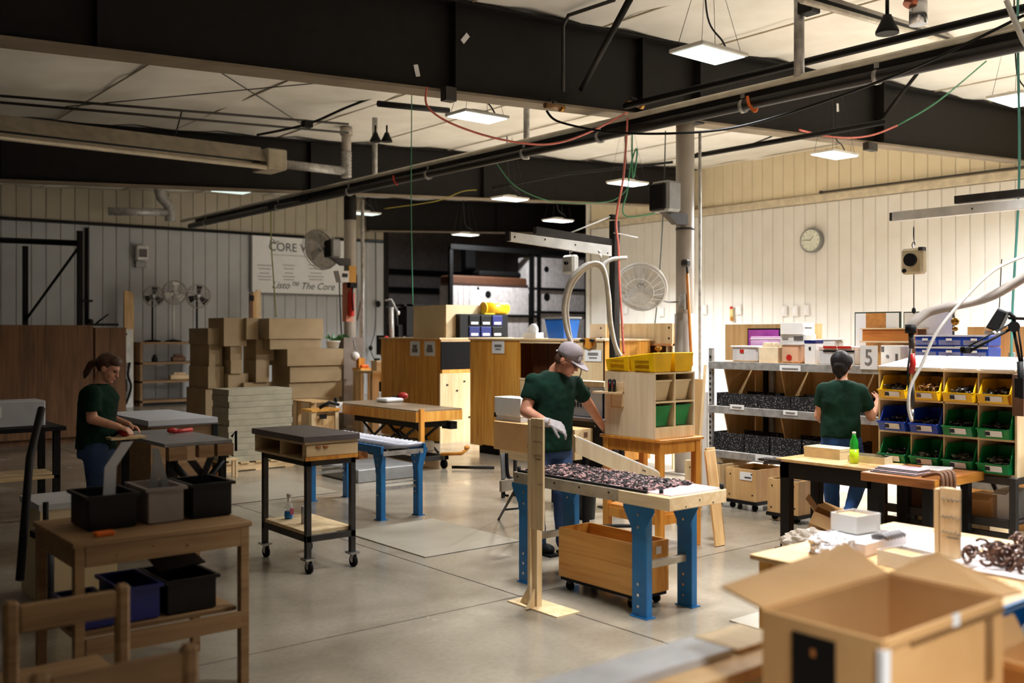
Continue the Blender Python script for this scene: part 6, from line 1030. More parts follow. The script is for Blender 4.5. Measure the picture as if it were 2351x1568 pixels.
# --- pale boxes stacked by the far column
def zz_at(py, y=16.8): return ony(650, py, y)[2]
def mbox(l, r, tp, bt, y, d, lab, n):
    x0, x1, _, _ = FY(l, r, tp, bt, y); z0, z1 = max(0, zz_at(bt, y)), zz_at(tp, y)
    t = T('pale_box', lab, 'box', ((x0+x1)/2, y, z0), 'stacked pale fibreboard boxes'); P(t, 'body', m_mdfd, B(x0, x1, y+.014, y+d, z0+.002, z1)); P(t, 'front', m_mdfd, B(x0, x1, y, y+.013, z0+.002, z1))
    return t
nm = ('topmost', 'second from the top', 'third from the top', 'fourth from the top', 'fifth from the top', 'sixth from the top', 'lowest')
def column(rows, y, d, who):
    zb = [r[2] for r in rows]+[1100]
    for k, (l, r, tp) in enumerate(rows):
        bt = rows[k+1][2] if k+1 < len(rows) else 1100
        mbox(l, r, tp, bt, y+.05*math.sin(k*2.1), d, f'pale fibreboard box {nm[k] if k+1 < len(rows) else "lowest"} in the {who}', k)
column([(618, 742, 731), (620, 737, 778), (660, 789, 802), (666, 784, 841), (664, 785, 879), (672, 779, 916)], 16.6, .75, 'wide stack by the far column')
column([(566, 593, 731), (588, 629, 779), (588, 618, 827), (560, 622, 876)], 16.9, .55, 'narrow middle stack of pale boxes')
column([(514, 566, 731), (529, 556, 794), (530, 556, 825), (524, 570, 855), (520, 560, 890)], 17.0, .7, 'left middle stack of pale boxes')
column([(478, 512, 754), (480, 510, 790), (478, 514, 838), (472, 506, 886)], 17.2, .9, 'leftmost stack of pale boxes')
t = T('potted_plant', 'small plant in a white pot standing on the stacked boxes', 'plant', ony(775, 800, 16.9)); q = ony(765, 799, 16.9); q = (q[0], q[1], zz_at(802)+.01); P(t, 'pot', m_white, La([(.1, 0), (.13, .12), (.14, .12), (.14, .14)], (q[0], q[1], q[2]), 16)); P(t, 'soil', m_brown, Cy((q[0], q[1], q[2]+.1), (q[0], q[1], q[2]+.125), .125, n=14))
for k in range(8): a = k*.8; P(t, 'leaf', m_grnp, sheet((q[0]+.02*math.cos(a), q[1]+.02*math.sin(a), q[2]+.12), (q[0]+.16*math.cos(a)+.06, q[1]+.1*math.sin(a), q[2]+.24+.03*(k % 3)), (q[0]+.28*math.cos(a)+.08, q[1]+.2*math.sin(a), q[2]+.2), (q[0]+.15*math.cos(a+.3)+.06, q[1]+.1*math.sin(a+.3), q[2]+.18), .004))
# --- poster on the back wall
a, b, c_, d = FY(580, 792, 540, 671, 25.62); t = T('wall_poster', 'large white wall poster with the words CORE VALUES behind the far fan', 'poster', ((a+b)/2, 25.62, c_))
P(t, 'sheet', m_paper, B(a, b, 25.64, 25.66, c_, d)); P(t, 'bottom_rail', m_grink, B(a, b+.3, 25.63, 25.66, c_-.06, c_)); P(t, 'left_rail', m_grink, B(a-.05, a, 25.63, 25.66, c_, d))
q = ony(680, 570, 25.62); text(t, 'title', 'CORE VALUES', .33, (a+(b-a)*.53, 25.635, q[2]), FACE_B, m_ink)
q = ony(695, 657, 25.62); text(t, 'motto', 'Listo\u2122 The Core', .27, (a+(b-a)*.54, 25.635, q[2]), FACE_B, m_ink, shear=.35)
q = ony(652, 556, 25.62); text(t, 'small_title', 'Our', .17, (a+(b-a)*.22, 25.635, q[2]), FACE_B, m_ink, shear=.4)
for cx_, w0 in ((608, .42), (664, .36), (726, .5)):
    for k, py in enumerate((609, 617, 627, 635, 642)): q = ony(cx_, py, 25.62); ww = w0*(1-.14*(k % 3)); P(t, 'text_line', M('faint print', (178, 174, 172), .8), B(q[0]-ww/2, q[0]+ww/2, 25.635, 25.64, q[2]-.012, q[2]+.012))
q = ony(675, 587, 25.62); P(t, 'rule', m_grink, B(q[0]-.7, q[0]+.8, 25.635, 25.64, q[2]-.006, q[2]+.006))
t = T('wall_unit', 'small white wall ventilator box at the left of the back wall', 'ventilator', ony(328, 580, 25.6)); a, b, c_, d = FY(314, 341, 562, 597, 25.5); P(t, 'case', m_whitem, B(a, b, 25.5, 25.7, c_, d), bev=.03); P(t, 'grille', m_slate, B(a+.06, b-.04, 25.48, 25.5, c_+.08, d-.1)); P(t, 'lower_panel', m_greym, B(a+.02, b-.02, 25.6, 25.7, c_-.18, c_-.02))
a, b, c_, d = FY(573, 599, 665, 727, 24.9); t = T('bundle_board', 'bundle of bark edged boards standing behind the pale boxes', 'boards', ((a+b)/2, 24.9, 0)); P(t, 'board', m_plyt, B(a+.1, a+.2, 24.9, 24.95, 0, d-.05)); P(t, 'board', m_brown, B(a, a+.1, 24.9, 24.95, 0, d-.1)); P(t, 'board', m_piney, B(a+.2, b, 24.9, 24.95, 0, d)); P(t, 'tie', m_black, B(a, a+.12, 24.88, 24.9, d-.3, d-.15))
# --- open shelf with stored fans
a, b, c_, d = FY(322, 470, 783, 918, 24.8); sf = T('open_shelf', 'open wooden shelf unit against the back wall', 'shelf', ((a+b)/2, 25, 0))
for zf in (.13, .62, 1.08, 1.58): P(sf, 'shelf_board', m_pined, B(a, b, 24.8, 25.4, zf-.06, zf), bev=.004)
P(sf, 'side_panel', m_pined, B(a, a+.06, 24.8, 25.4, 0, 1.52)); P(sf, 'side_panel', m_pined, B(b-.06, b, 24.8, 25.4, 0, 1.52)); P(sf, 'plinth', m_black, B(a+.06, b-.06, 24.85, 25.3, 0, .07))
for k, (px, lab, mc) in enumerate(((350, 'dark pedestal fan stored on the open shelf, the left one', m_black), (398, 'white pedestal fan stored on the open shelf between two dark ones', m_hose), (452, 'dark pedestal fan stored on the open shelf, the right one', m_black))):
    q = ony(px, 680-(8 if k == 1 else 0), 25.05); t = T('pedestal_fan', lab, 'fan', (q[0], 25.05, 1.582), 'fans stored on the open shelf'); P(t, 'base', m_black, La([(.2, 0), (.2, .03), (.03, .06)], (q[0], 25.05, 1.583), 18)); P(t, 'pole', mc, Cy((q[0], 25.05, 1.64), (q[0], 25.05, q[2]), .025)); fan_head(t, (q[0], 24.95, q[2]), (0, -1, 0), .31 if k else .26, M('fan wire', (170, 160, 150), .4), mc)
for px, tp, lab, m, w_ in ((412, 856, 'long pale board piece on the second shelf', m_piney, .5), (455, 850, 'black round tool on the second shelf', m_black, .14), (410, 820, 'dark flat tool on the upper shelf', m_brown, .35), (356, 808, 'dark ring hung inside the upper shelf', m_black, .12), (460, 815, 'dark sculptural tool on the upper shelf end', m_steel, .16)):
    q = ony(px, tp, 25); zb = 1.083 if tp < 840 else .623; ONE('shelf_item', lab, 'tool', m, B(q[0]-w_/2, q[0]+w_/2, 24.95, 25.1, zb, zb+.12), B(q[0]-w_/3, q[0]+w_/3, 24.97, 25.08, zb+.12, zb+.18), bev=.02)
ONE('leaning_posts', 'dark and pale boards leaning at the left end of the open shelf', 'boards', m_plyt, B(a-.25, a-.1, 25.2, 25.3, 0, 2.85), B(a-.1, a-.02, 25.2, 25.3, 0, 2.8))
t = T('white_cabinet', 'narrow white cabinet with small controls left of the open shelf', 'cabinet', (a-.6, 24.6, 0)); P(t, 'body', m_whitem, B(a-.75, a-.3, 24.4, 24.9, 0, 1.9), bev=.01); P(t, 'red_knob', m_red, El((a-.6, 24.38, 1.5), (.04, .03, .04), 8, 6)); P(t, 'slot', m_black, B(a-.7, a-.45, 24.39, 24.4, 1.75, 1.8), B(a-.7, a-.45, 24.39, 24.4, .4, .7)); P(t, 'cables', m_black, Tu(spl([(a-.4, 24.35, 1.1), (a-.45, 24.33, .8), (a-.38, 24.33, .5), (a-.5, 24.33, .1)]), .03, 6))
# --- big crates and rack frames in the dark
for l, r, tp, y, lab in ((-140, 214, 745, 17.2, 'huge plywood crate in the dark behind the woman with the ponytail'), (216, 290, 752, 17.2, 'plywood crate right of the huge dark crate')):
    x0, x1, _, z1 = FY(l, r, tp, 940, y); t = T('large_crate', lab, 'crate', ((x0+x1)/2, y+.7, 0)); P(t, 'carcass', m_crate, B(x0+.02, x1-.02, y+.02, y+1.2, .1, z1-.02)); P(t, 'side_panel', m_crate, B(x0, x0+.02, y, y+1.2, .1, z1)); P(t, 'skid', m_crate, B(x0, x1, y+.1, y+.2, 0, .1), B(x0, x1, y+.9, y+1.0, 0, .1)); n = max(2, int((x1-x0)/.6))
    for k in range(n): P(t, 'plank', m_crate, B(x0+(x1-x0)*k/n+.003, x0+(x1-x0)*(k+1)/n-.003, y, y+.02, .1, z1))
t = T('desk_stapler', 'black hand tools lying on the big dark crates', 'tool', dep(235, 745, 16.5)); q = ony(235, 748, 17.3); P(t, 'body', m_black, BS((q[0], 17.3, q[2]+.02), (.5, .1, .04))); P(t, 'handle', m_black, Tu([(q[0]-.1, 17.3, q[2]+.04), (q[0]+.1, 17.3, q[2]+.2)], .015, 6)); P(t, 'knob', m_black, El((q[0]-.2, 17.3, q[2]+.07), (.06, .06, .05), 8, 6))
t = T('rack_frame', 'tall dark pallet rack frame with a diagonal brace in the dark left corner', 'rack', dep(120, 745, 20.5)); A_, B_ = dep(183, 530, 20), dep(58, 565, 20.7)
P(t, 'upright', m_steel, B(A_[0]-.05, A_[0]+.05, A_[1]-.04, A_[1]+.04, 0, A_[2])); P(t, 'upright', m_steel, B(B_[0]-.05, B_[0]+.05, B_[1]-.04, B_[1]+.04, 0, B_[2])); P(t, 'diagonal', m_steel, Tu([(A_[0], A_[1], A_[2]-.3), dep(55, 740, 20.7)], .035, 4)); P(t, 'beam', m_steel, Tu([(A_[0], A_[1], A_[2]-.25), dep(-30, 550, 21)], .06, 4)); P(t, 'holes', m_black, *[BS((A_[0], A_[1]-.043, .3+.12*k), (.02, .008, .03)) for k in range(29)])
# --- the woman's worktable
wt1 = T('worktable', 'pale topped worktable with black bracket legs where the woman with the ponytail works', 'table', (3.3, 8.7, 0))
P(wt1, 'top', M('shade darkened laminate top', (136, 136, 138), .3), B(2.92, 3.5, 8.04, 9.3, .87, .9), bev=.003); P(wt1, 'front_block', m_pined, B(2.95, 3.1, 8.02, 8.1, .76, .87)); P(wt1, 'front_block', m_pined, B(3.2, 3.33, 8.02, 8.1, .77, .87)); P(wt1, 'front_block', m_pined, B(3.36, 3.5, 8.02, 8.1, .77, .87))  # tabletop grey darkened, left side shade painted in
for x in (2.97, 3.42):
    for y in (8.1, 9.2): P(wt1, 'leg', m_steel, B(x, x+.05, y, y+.05, 0, .87))
P(wt1, 'bracket', m_black, Tu([(3.0, 8.12, .75), (3.25, 8.1, .45)], .03, 4), Tu([(3.45, 8.12, .72), (3.2, 8.1, .45)], .03, 4)); P(wt1, 'lower_shelf', m_pined, B(2.97, 3.45, 8.15, 9.2, .3, .33)); P(wt1, 'clamp', m_black, Tu([(3.5, 8.06, .92), (3.53, 8.04, .97), (3.53, 8.04, .8)], .012, 6))
ONE('red_clamp', 'red bar clamp lying on the pale worktable', 'clamp', m_red, Tu([(3.3, 8.85, .915), (3.5, 8.95, .915)], .02, 6), El((3.28, 8.84, .93), (.05, .03, .025), 8, 6))
for k in range(3): ONE('stored_board', ('upper', 'middle', 'lower')[k]+' pale board on the low shelf of the pale worktable', 'board', m_pined, B(3.0, 3.4, 8.2+.03*k, 8.9, .332+.03*(2-k), .332+.03*(2-k)+.028))
gc = T('long_case', 'long pale case with a dark edged grey top beyond the worktable', 'case', (4.4, 11.3, 0)); a_, b_ = flo(270, 985, .8), flo(432, 945, .9); P(gc, 'body', m_pined, B(3.6, 4.25, 10.3, 11.6, .1, .83)); P(gc, 'top', m_greybd, B(3.56, 4.3, 10.26, 11.7, .84, .9)); P(gc, 'top_edge', m_slate, B(3.55, 4.31, 10.25, 11.71, .83, .845)); P(gc, 'end_cap', m_black, B(4.25, 4.31, 10.28, 10.4, .5, .83)); P(gc, 'plinth', m_steel, B(3.65, 4.2, 10.35, 11.55, 0, .1))
# --- pine bench with tubs in the left foreground
pb2 = T('pine_bench', 'long pine bench carrying black tubs in the left foreground', 'bench', (1.78, 5.2, 0))
X0, X1, YA, YB = 1.33, 2.21, 4.83, 5.54
P(pb2, 'top', m_pined, B(X0, X1, YA, YB, .805, .83), bev=.003); P(pb2, 'apron', m_pined, B(X0+.06, X1-.06, YA+.005, YA+.025, .71, .805)); P(pb2, 'apron', m_pined, B(X0+.06, X1-.06, YB-.04, YB-.02, .71, .805)); P(pb2, 'end_apron', m_pined, B(X0+.01, X0+.03, YA+.05, YB-.05, .71, .805))
for x in (X0+.01, X1-.06):
    for y in (YA+.004, YB-.06): P(pb2, 'leg', m_pined, B(x, x+.045, y, y+.05, 0, .805), bev=.002)
P(pb2, 'lower_shelf', m_pined, B(X0+.02, X1-.06, YA+.06, YB-.06, .37, .39)); P(pb2, 'lower_apron', m_pined, B(X0+.06, X1-.06, YA+.0, YA+.02, .29, .375)); P(pb2, 'lower_apron', m_pined, B(X0+.06, X1-.06, YB-.04, YB-.02, .29, .375)); P(pb2, 'knots', m_oak, *[BS((X0+.2+.17*k, YA+.004, .75+.02*(k % 2)), (.012, .003, .01)) for k in range(4)])
def tub(lab, x0, x1, y0, y1, z0, z1, mat, tilt=0, stuff=True):
    t = T('stacking_tub', lab, 'tub', ((x0+x1)/2, (y0+y1)/2, z0), 'stacking tubs on the pine bench'); d = .03
    def wl(a0, a1, b0, b1): return [Hx([(a0+d*.4, b0+d*.4, z0+.002), (a1-d*.4, b0+d*.4, z0+.002), (a1-d*.4, b1-d*.4, z0+.002), (a0+d*.4, b1-d*.4, z0+.002)], [(a0, b0, z1), (a1, b0, z1), (a1, b1, z1), (a0, b1, z1)])]
    P(t, 'base', mat, B(x0+d*.4, x1-d*.4, y0+d*.4, y1-d*.4, z0+.001, z0+.008))
    P(t, 'wall', mat, B(x0+.006, x1-.006, y0+.004, y0+.012, z0+.008, z1)); P(t, 'wall', mat, B(x0+.006, x1-.006, y1-.012, y1-.004, z0+.008, z1)); P(t, 'wall', mat, B(x0+.004, x0+.012, y0+.012, y1-.012, z0+.008, z1)); P(t, 'wall', mat, B(x1-.012, x1-.004, y0+.012, y1-.012, z0+.008, z1))
    P(t, 'rim', mat, ring4(x0-.012, x1+.012, y0-.01, y1+.01, z1-.012, z1+.004, .018)); return t
tub('black tub with a tipped lid on the pine bench, the left of three', 1.46, 1.7, 5.05, 5.36, .831, 1.0, m_blackpl); tub('grey tub between two black tubs on the pine bench', 1.75, 1.94, 5.05, 5.36, .831, 1.01, M('grey tub plastic', (150, 138, 132), .5)); tub('black tub on the pine bench, the right of three', 1.98, 2.2, 5.05, 5.36, .831, 1.01, m_blackpl)
tub('black tub on the lower shelf of the pine bench', 1.8, 2.06, 4.92, 5.3, .391, .56, m_blackpl); tub('blue tub on the lower shelf of the pine bench', 1.58, 1.77, 4.92, 5.3, .391, .56, m_navy); tub('low blue tub at the left of the lower shelf', 1.37, 1.55, 4.92, 5.3, .391, .5, m_navy)
ONE('tub_lid', 'black lid leaning upright in the lower black tub', 'lid', m_blackpl, sheet((1.81, 5.05, .58), (2.05, 5.05, .6), (2.02, 5.28, .66), (1.82, 5.28, .62), .008))
for k, (x, lab) in enumerate(((1.6, 'pale curved strip standing in the left black tub'), (1.86, 'grey forked strip standing in the grey tub'), (2.1, 'black crossed straps standing in the right black tub'))):
    m = (m_greybd, m_greym, m_blackpl)[k]
    if k == 0: sh_ = [sheet((x-.03, 5.2, .86), (x+.03, 5.2, .86), (x+.05, 5.22, 1.12), (x-.01, 5.22, 1.12), .004), sheet((x-.01, 5.22, 1.12), (x+.05, 5.22, 1.12), (x+.14, 5.24, 1.24), (x+.08, 5.24, 1.24), .004)]
    elif k == 1: sh_ = [sheet((x-.07, 5.2, .86), (x-.03, 5.2, .86), (x+.01, 5.2, 1.16), (x-.03, 5.2, 1.16), .004), sheet((x+.05, 5.2, .86), (x+.09, 5.2, .86), (x-.0, 5.21, 1.2), (x-.04, 5.21, 1.2), .004)]
    else: sh_ = [sheet((x-.08, 5.2, .9), (x-.04, 5.2, .9), (x+.06, 5.2, 1.13), (x+.02, 5.2, 1.13), .004), sheet((x+.08, 5.21, .9), (x+.12, 5.21, .9), (x-.04, 5.21, 1.12), (x-.09, 5.21, 1.12), .004)]
    ONE('strap_piece', lab, 'strap', m, *sh_)
ONE('orange_block', 'small orange block lying on the near edge of the pine bench', 'block', m_orange, BS((1.5, 4.93, .842), (.09, .05, .022)), bev=.005)
# --- pine chairs nearest the camera on the left
def pine_chair(x0, x1, yb, lab):
    t = T('pine_chair', lab, 'chair', ((x0+x1)/2, yb+.2, 0), 'unfinished pine chairs')
    for x in (x0, x1-.05): P(t, 'back_post', m_pined, B(x, x+.05, yb, yb+.05, 0, .84), bev=.012); P(t, 'front_leg', m_pined, B(x, x+.045, yb+.38, yb+.425, 0, .43))
    P(t, 'top_rail', m_pined, B(x0+.05, x1-.05, yb+.005, yb+.04, .72, .82), bev=.006); P(t, 'seat', m_pined, B(x0-.01, x1+.01, yb+.05, yb+.44, .43, .46), bev=.004); P(t, 'seat_rail', m_pined, B(x0+.05, x1-.05, yb+.01, yb+.035, .34, .42)); P(t, 'stretcher', m_pined, B(x0+.05, x1-.05, yb+.01, yb+.03, .15, .19)); return t
pine_chair(.84, 1.28, 3.88, 'pine chair back standing just before the pine bench'); pine_chair(.72, 1.2, 3.0, 'nearest pine chair back cut by the bottom edge')
# tall dark stands at the far left
t = T('floor_stand', 'black telescopic floor stand at the far left', 'stand', dep(105, 1300, 6)); q = flo(105, 1430); P(t, 'lower_tube', m_black, Cy((q[0], q[1], .1), (q[0], q[1], .55), .05)); P(t, 'upper_tube', m_black, Cy((q[0], q[1], .55), (q[0], q[1], .75), .018)); P(t, 'collar', m_black, BS((q[0], q[1], .56), (.16, .1, .04))); P(t, 'foot', m_black, B(q[0]-.15, q[0]+.15, q[1]-.03, q[1]+.03, 0, .04), B(q[0]-.03, q[0]+.03, q[1]-.15, q[1]+.15, .0, .1)); P(t, 'pole', m_black, Tu([(q[0]-.16, q[1]-.05, .3), (q[0]-.02, q[1]+.3, 1.0), (q[0]+.1, q[1]+.5, 1.3)], .025, 6))
# dark bench with machines behind the woman on the left
db = T('dark_bench', 'dark bench with boxed tools in the dark at the far left', 'bench', (1.8, 10.6, 0)); P(db, 'top', m_steel, B(1.0, 2.75, 10.2, 10.9, .86, .9)); 
for x in (1.05, 2.65):
    for y in (10.25, 10.8): P(db, 'leg', m_steel, B(x, x+.06, y, y+.06, 0, .86))
P(db, 'shelf', m_pine, B(1.05, 2.7, 10.25, 10.85, .4, .43))
for k, (x0, x1, h, m, lab) in enumerate(((1.1, 1.5, .28, m_black, 'black tool case on the dark bench at the far left'), (1.6, 1.95, .12, m_greybd, 'grey papers on the dark bench'), (2.05, 2.6, .25, m_greybd, 'grey cabinet box on the dark bench with a white label'))):
    t = T('tool_case', lab, 'case', ((x0+x1)/2, 10.5, .9)); P(t, 'body', m, B(x0, x1, 10.35, 10.7, .901, .9+h), bev=.01); P(t, 'label_card', m_paper, B(x0+.06, x0+.16, 10.345, 10.35, .9+h*.4, .9+h*.8))
t = T('pale_carton', 'pale carton standing on the floor left of the pine bench', 'box', (1.9, 7.3, 0)); P(t, 'body', m_mdf, B(1.75, 2.25, 7.1, 7.6, 0, .62)); P(t, 'lid', m_greybd, B(1.74, 2.26, 7.09, 7.61, .62, .66)); P(t, 'slot', m_black, BS((2.2, 7.095, .45), (.03, .008, .1)))
# ================================================================== PEOPLE
m_skin = M('skin', (206, 146, 116), .5, col2=(190, 124, 96), sc=20)
m_skin2 = M('light skin', (222, 166, 138), .5, col2=(206, 146, 118), sc=20)
m_tee = M('dark green cotton', (16, 50, 36), .9, col2=(8, 30, 22), sc=9, spec=.2)
m_jean = M('blue denim', (52, 78, 122), .85, col2=(30, 48, 86), sc=7)
m_jean2 = M('bright blue denim', (40, 86, 150), .85, col2=(26, 58, 112), sc=7)
m_hair = M('dark brown hair', (26, 17, 17), .6, col2=(12, 8, 9), sc=40, spec=.25)
m_hair2 = M('chestnut hair', (86, 58, 40), .5, col2=(60, 40, 28), sc=40)
m_cap = M('grey mauve cap cloth', (150, 138, 140), .85, col2=(130, 118, 122), sc=14)
m_glove = M('grey knit glove', (186, 178, 178), .85, col2=(166, 158, 160), sc=40)
m_eye = M('dark eye', (30, 22, 20), .3)
m_lip = M('lips', (176, 96, 84), .5)
TEX = bpy.data.textures.new('cloth_folds', 'CLOUDS'); TEX.noise_scale = .11; TEX.noise_depth = 2
def cvec(r, d, u): return Vector((r*CS+d*SN, -r*SN+d*CS, u))
def limb(pts, rad, n=14):
    o = []
    for k in range(len(pts)-1):
        o.append(Cy(pts[k], pts[k+1], rad[k], rad[k+1], n)); o.append(El(pts[k+1], (rad[k+1],)*3, 14, 10))
    return o + [El(pts[0], (rad[0],)*3, 14, 10)]
def loft(rings, n=24):
    """rings: (centre, right vector, forward vector) already scaled to half width and half depth"""
    v, f = [], []
    for c, r, g in rings:
        for i in range(n):
            a = 2*math.pi*i/n; s_, k_ = math.sin(a), math.cos(a)
            p = Vector(c)+Vector(r)*(math.copysign(abs(k_)**.8, k_))+Vector(g)*(math.copysign(abs(s_)**.8, s_)); v.append(tuple(p))
    m_ = len(rings)
    for k in range(m_-1):
        for i in range(n): f.append((k*n+i, k*n+(i+1) % n, (k+1)*n+(i+1) % n, (k+1)*n+i))
    return v, f+[tuple(range(n-1, -1, -1)), tuple(range((m_-1)*n, m_*n))], True
def solid(par, name, mat, vox, shapes, it=4, folds=0., label=None):
    o = P(par, name, mat, *shapes, label=label); r = o.modifiers.new('fuse', 'REMESH'); r.mode = 'VOXEL'; r.voxel_size = vox; r.use_smooth_shade = True
    s_ = o.modifiers.new('soften', 'SMOOTH'); s_.factor = .5; s_.iterations = it
    if folds: d = o.modifiers.new('folds', 'DISPLACE'); d.texture = TEX; d.strength = folds; d.mid_level = .5
    return o
def head_mtx(c, fwd, up=(0, 0, 1)):
    x = Vector(fwd).normalized(); y = Vector(up).cross(x).normalized(); z = x.cross(y)
    return Matrix.Translation(c) @ Matrix((x, y, z)).transposed().to_4x4()
def head_shapes(H_, k=1.0):
    s_ = [El((-.012, 0, .03), (.1, .078, .09)), El((.02, 0, -.04), (.07, .06, .085)), El((.058, 0, -.1), (.03, .03, .022)), El((.094, 0, -.018), (.018, .013, .03), 10, 8), El((.106, 0, -.034), (.014, .016, .012), 10, 8),
          El((.066, 0, .02), (.03, .054, .014)), El((.05, .034, -.035), (.034, .026, .03)), El((.05, -.034, -.035), (.034, .026, .03)), El((-.006, .08, -.012), (.024, .012, .034)), El((-.006, -.08, -.012), (.024, .012, .034)), El((.08, 0, -.068), (.016, .024, .012)), El((-.03, 0, -.06), (.06, .055, .07))]
    return [XF(q, H_ @ Matrix.Scale(k, 4)) for q in s_]
def face_bits(par, H_, k=1.0):
    e_ = H_ @ Matrix.Scale(k, 4)
    P(par, 'eyes', m_eye, *[XF(El((.083, s_*.031, -.002), (.010, .014, .007), 10, 8), e_) for s_ in (-1, 1)], label='dark eyes'); P(par, 'mouth', m_lip, XF(El((.091, 0, -.068), (.007, .02, .005), 10, 6), e_), label='lips')
    P(par, 'eyebrows', m_hair2, *[XF(El((.09, s_*.032, .02), (.008, .02, .004), 10, 6), e_) for s_ in (-1, 1)])
def hand(wr, d, nrm, side, k=1.0, curl=.5, thumb=True):
    """palm, four fingers and a thumb; d points to the fingertips, nrm out of the back of the hand, side towards the thumb"""
    d, nrm, side = Vector(d).normalized(), Vector(nrm).normalized(), Vector(side).normalized(); wr = Vector(wr); o = []
    for j in range(5): t_ = (j/4-.5)*.062*k; o.append(Cy(wr+side*t_*.6, wr+d*.085*k+side*t_, .014*k, .013*k, 10)); o.append(El(wr+d*.085*k+side*t_, (.0135*k,)*3, 10, 8))
    for j, ln in enumerate((.066, .076, .07, .054)):
        p_ = wr+d*.085*k+side*((1.5-j)*.0205*k); e_ = d+side*(.1*(1.5-j)); a = 0
        for s_, rr in ((.45, .0095), (.32, .0088), (.25, .0078)):
            a += curl*.55; q_ = p_+(e_*math.cos(a)-nrm*math.sin(a)).normalized()*ln*s_*1.05*k; o.append(Cy(p_, q_, rr*k, rr*.93*k, 10)); o.append(El(q_, (rr*.95*k,)*3, 10, 8)); p_ = q_
    p_ = wr+d*.025*k+side*.03*k
    for s_, w0, rr in ((.042, 1.0, .0125), (.034, .45, .0105)): q_ = p_+(d*.75+side*w0*.8-nrm*.45).normalized()*s_*k; o.append(Cy(p_, q_, rr*k, rr*.9*k, 10)); o.append(El(q_, (rr*.92*k,)*3, 10, 8)); p_ = q_
    return o
# ---------------------------------------------------------------- man at the conveyor bench
D0 = 8.13
def J(px, py, o=0): return Vector(dep(px, py, D0+o))
mn = T('person', 'man in dark green T-shirt, jeans, grey cap and glasses reaching into the small bin cabinet', 'person', (J(1268, 1200)[0], J(1268, 1200)[1], 0))
chest_f = cvec(.4, -.9, -.12).normalized(); chest_r = cvec(-.9, -.4, 0).normalized()
hc = J(1306, 826, -.07); HM = head_mtx(hc, cvec(.72, -.5, -.52), cvec(.25, -.1, 1))
nb = J(1276, 852, .0)
rs, re, rw = J(1224, 874, -.07), J(1207, 944, -.12), J(1258, 972, -.3)
ls, le, lw = J(1322, 880, .06), J(1352, 930, .26), J(1381, 975, .52)
tor = lambda px, py, w_, d_, o=0: (J(px, py, o), chest_r*w_, chest_f*d_)
body = head_shapes(HM)+limb([hc+HM.to_3x3() @ Vector((-.03, 0, -.06)), nb, J(1272, 880)], [.058, .06, .09])
rs_, ls_ = rs-Vector((0, 0, .02)), ls-Vector((0, 0, .02))
body += limb([rs_, re, rw], [.05, .05, .034])+limb([ls_, le, lw, J(1393, 990, .58)], [.05, .047, .033, .03])
hd_l = hand(J(1389, 984, .58), cvec(.8, .4, -.5), cvec(.3, -.7, .5), cvec(-.2, -.8, .2), 1.0, .4)
body += hd_l + [loft([tor(1268, 1012, .14, .1), tor(1270, 960, .145, .1), tor(1271, 900, .16, .11), tor(1272, 865, .15, .08)])]
hipr, hipl = J(1243, 1035, -.03), J(1287, 1035, .03); kr, kl = J(1228, 1125, -.12), J(1290, 1128, -.05); ar, al = J(1236, 1243, .0), J(1294, 1243, .02)
body += limb([hipr, kr, ar], [.075, .055, .04])+limb([hipl, kl, al], [.075, .055, .04])
solid(mn, 'body', m_skin, .009, body, 3)
face_bits(mn, HM)
solid(mn, 't_shirt', m_tee, .011, [loft([tor(1262, 1030, .185, .145), tor(1265, 1000, .178, .14), tor(1268, 955, .168, .135), tor(1271, 905, .185, .14), tor(1272, 878, .192, .12), tor(1273, 863, .165, .1), tor(1275, 852, .1, .078)])]
      + [Cy(rs-Vector((0, 0, .015)), rs.lerp(re, .62), .07, .07, 18), El(rs-Vector((0, 0, .006)), (.072,)*3), Cy(ls-Vector((0, 0, .015)), ls.lerp(le, .62), .068, .068, 18), El(ls-Vector((0, 0, .006)), (.07,)*3)], 6, .022)
solid(mn, 'jeans', m_jean, .011, limb([hipr, kr, ar], [.102, .078, .066])+limb([hipl, kl, al], [.102, .078, .066])+[loft([tor(1266, 1045, .17, .125), tor(1264, 1012, .168, .122)])], 5, .014)
for a_ in (ar, al): P(mn, 'shoe', m_black, El((a_[0]+.03, a_[1]-.05, .045), (.06, .1, .045)), XF(B(-.05, .05, -.14, .1, 0, .02), Matrix.Translation((a_[0]+.02, a_[1]-.04, 0))))
gl = J(1262, 970, -.31); solid(mn, 'glove', m_glove, .0045, hand(gl, cvec(.86, -.1, -.36), cvec(.35, -.55, .75), cvec(.1, -.5, -.75), 1.12, .75)+[Cy(J(1247, 968, -.29), gl, .037, .036, 14)], 2, label='grey knit work glove')
P(mn, 'hair', m_hair2, *[XF(El((-.045, s_*.066, -.02), (.045, .014, .045), 12, 8), HM) for s_ in (-1, 1)], XF(El((-.085, 0, -.02), (.025, .06, .05), 12, 8), HM))
CM = HM @ Matrix.Translation((-.012, 0, .032)) @ Matrix.Rotation(-.12, 4, 'Y')
cp = P(mn, 'cap', m_cap, XF(La([(.107, -.012), (.111, .02), (.106, .055), (.085, .088), (.045, .106), (.004, .11)], (0, 0, 0), 24), CM @ Matrix.Diagonal((1.0, .84, 1, 1)))); 
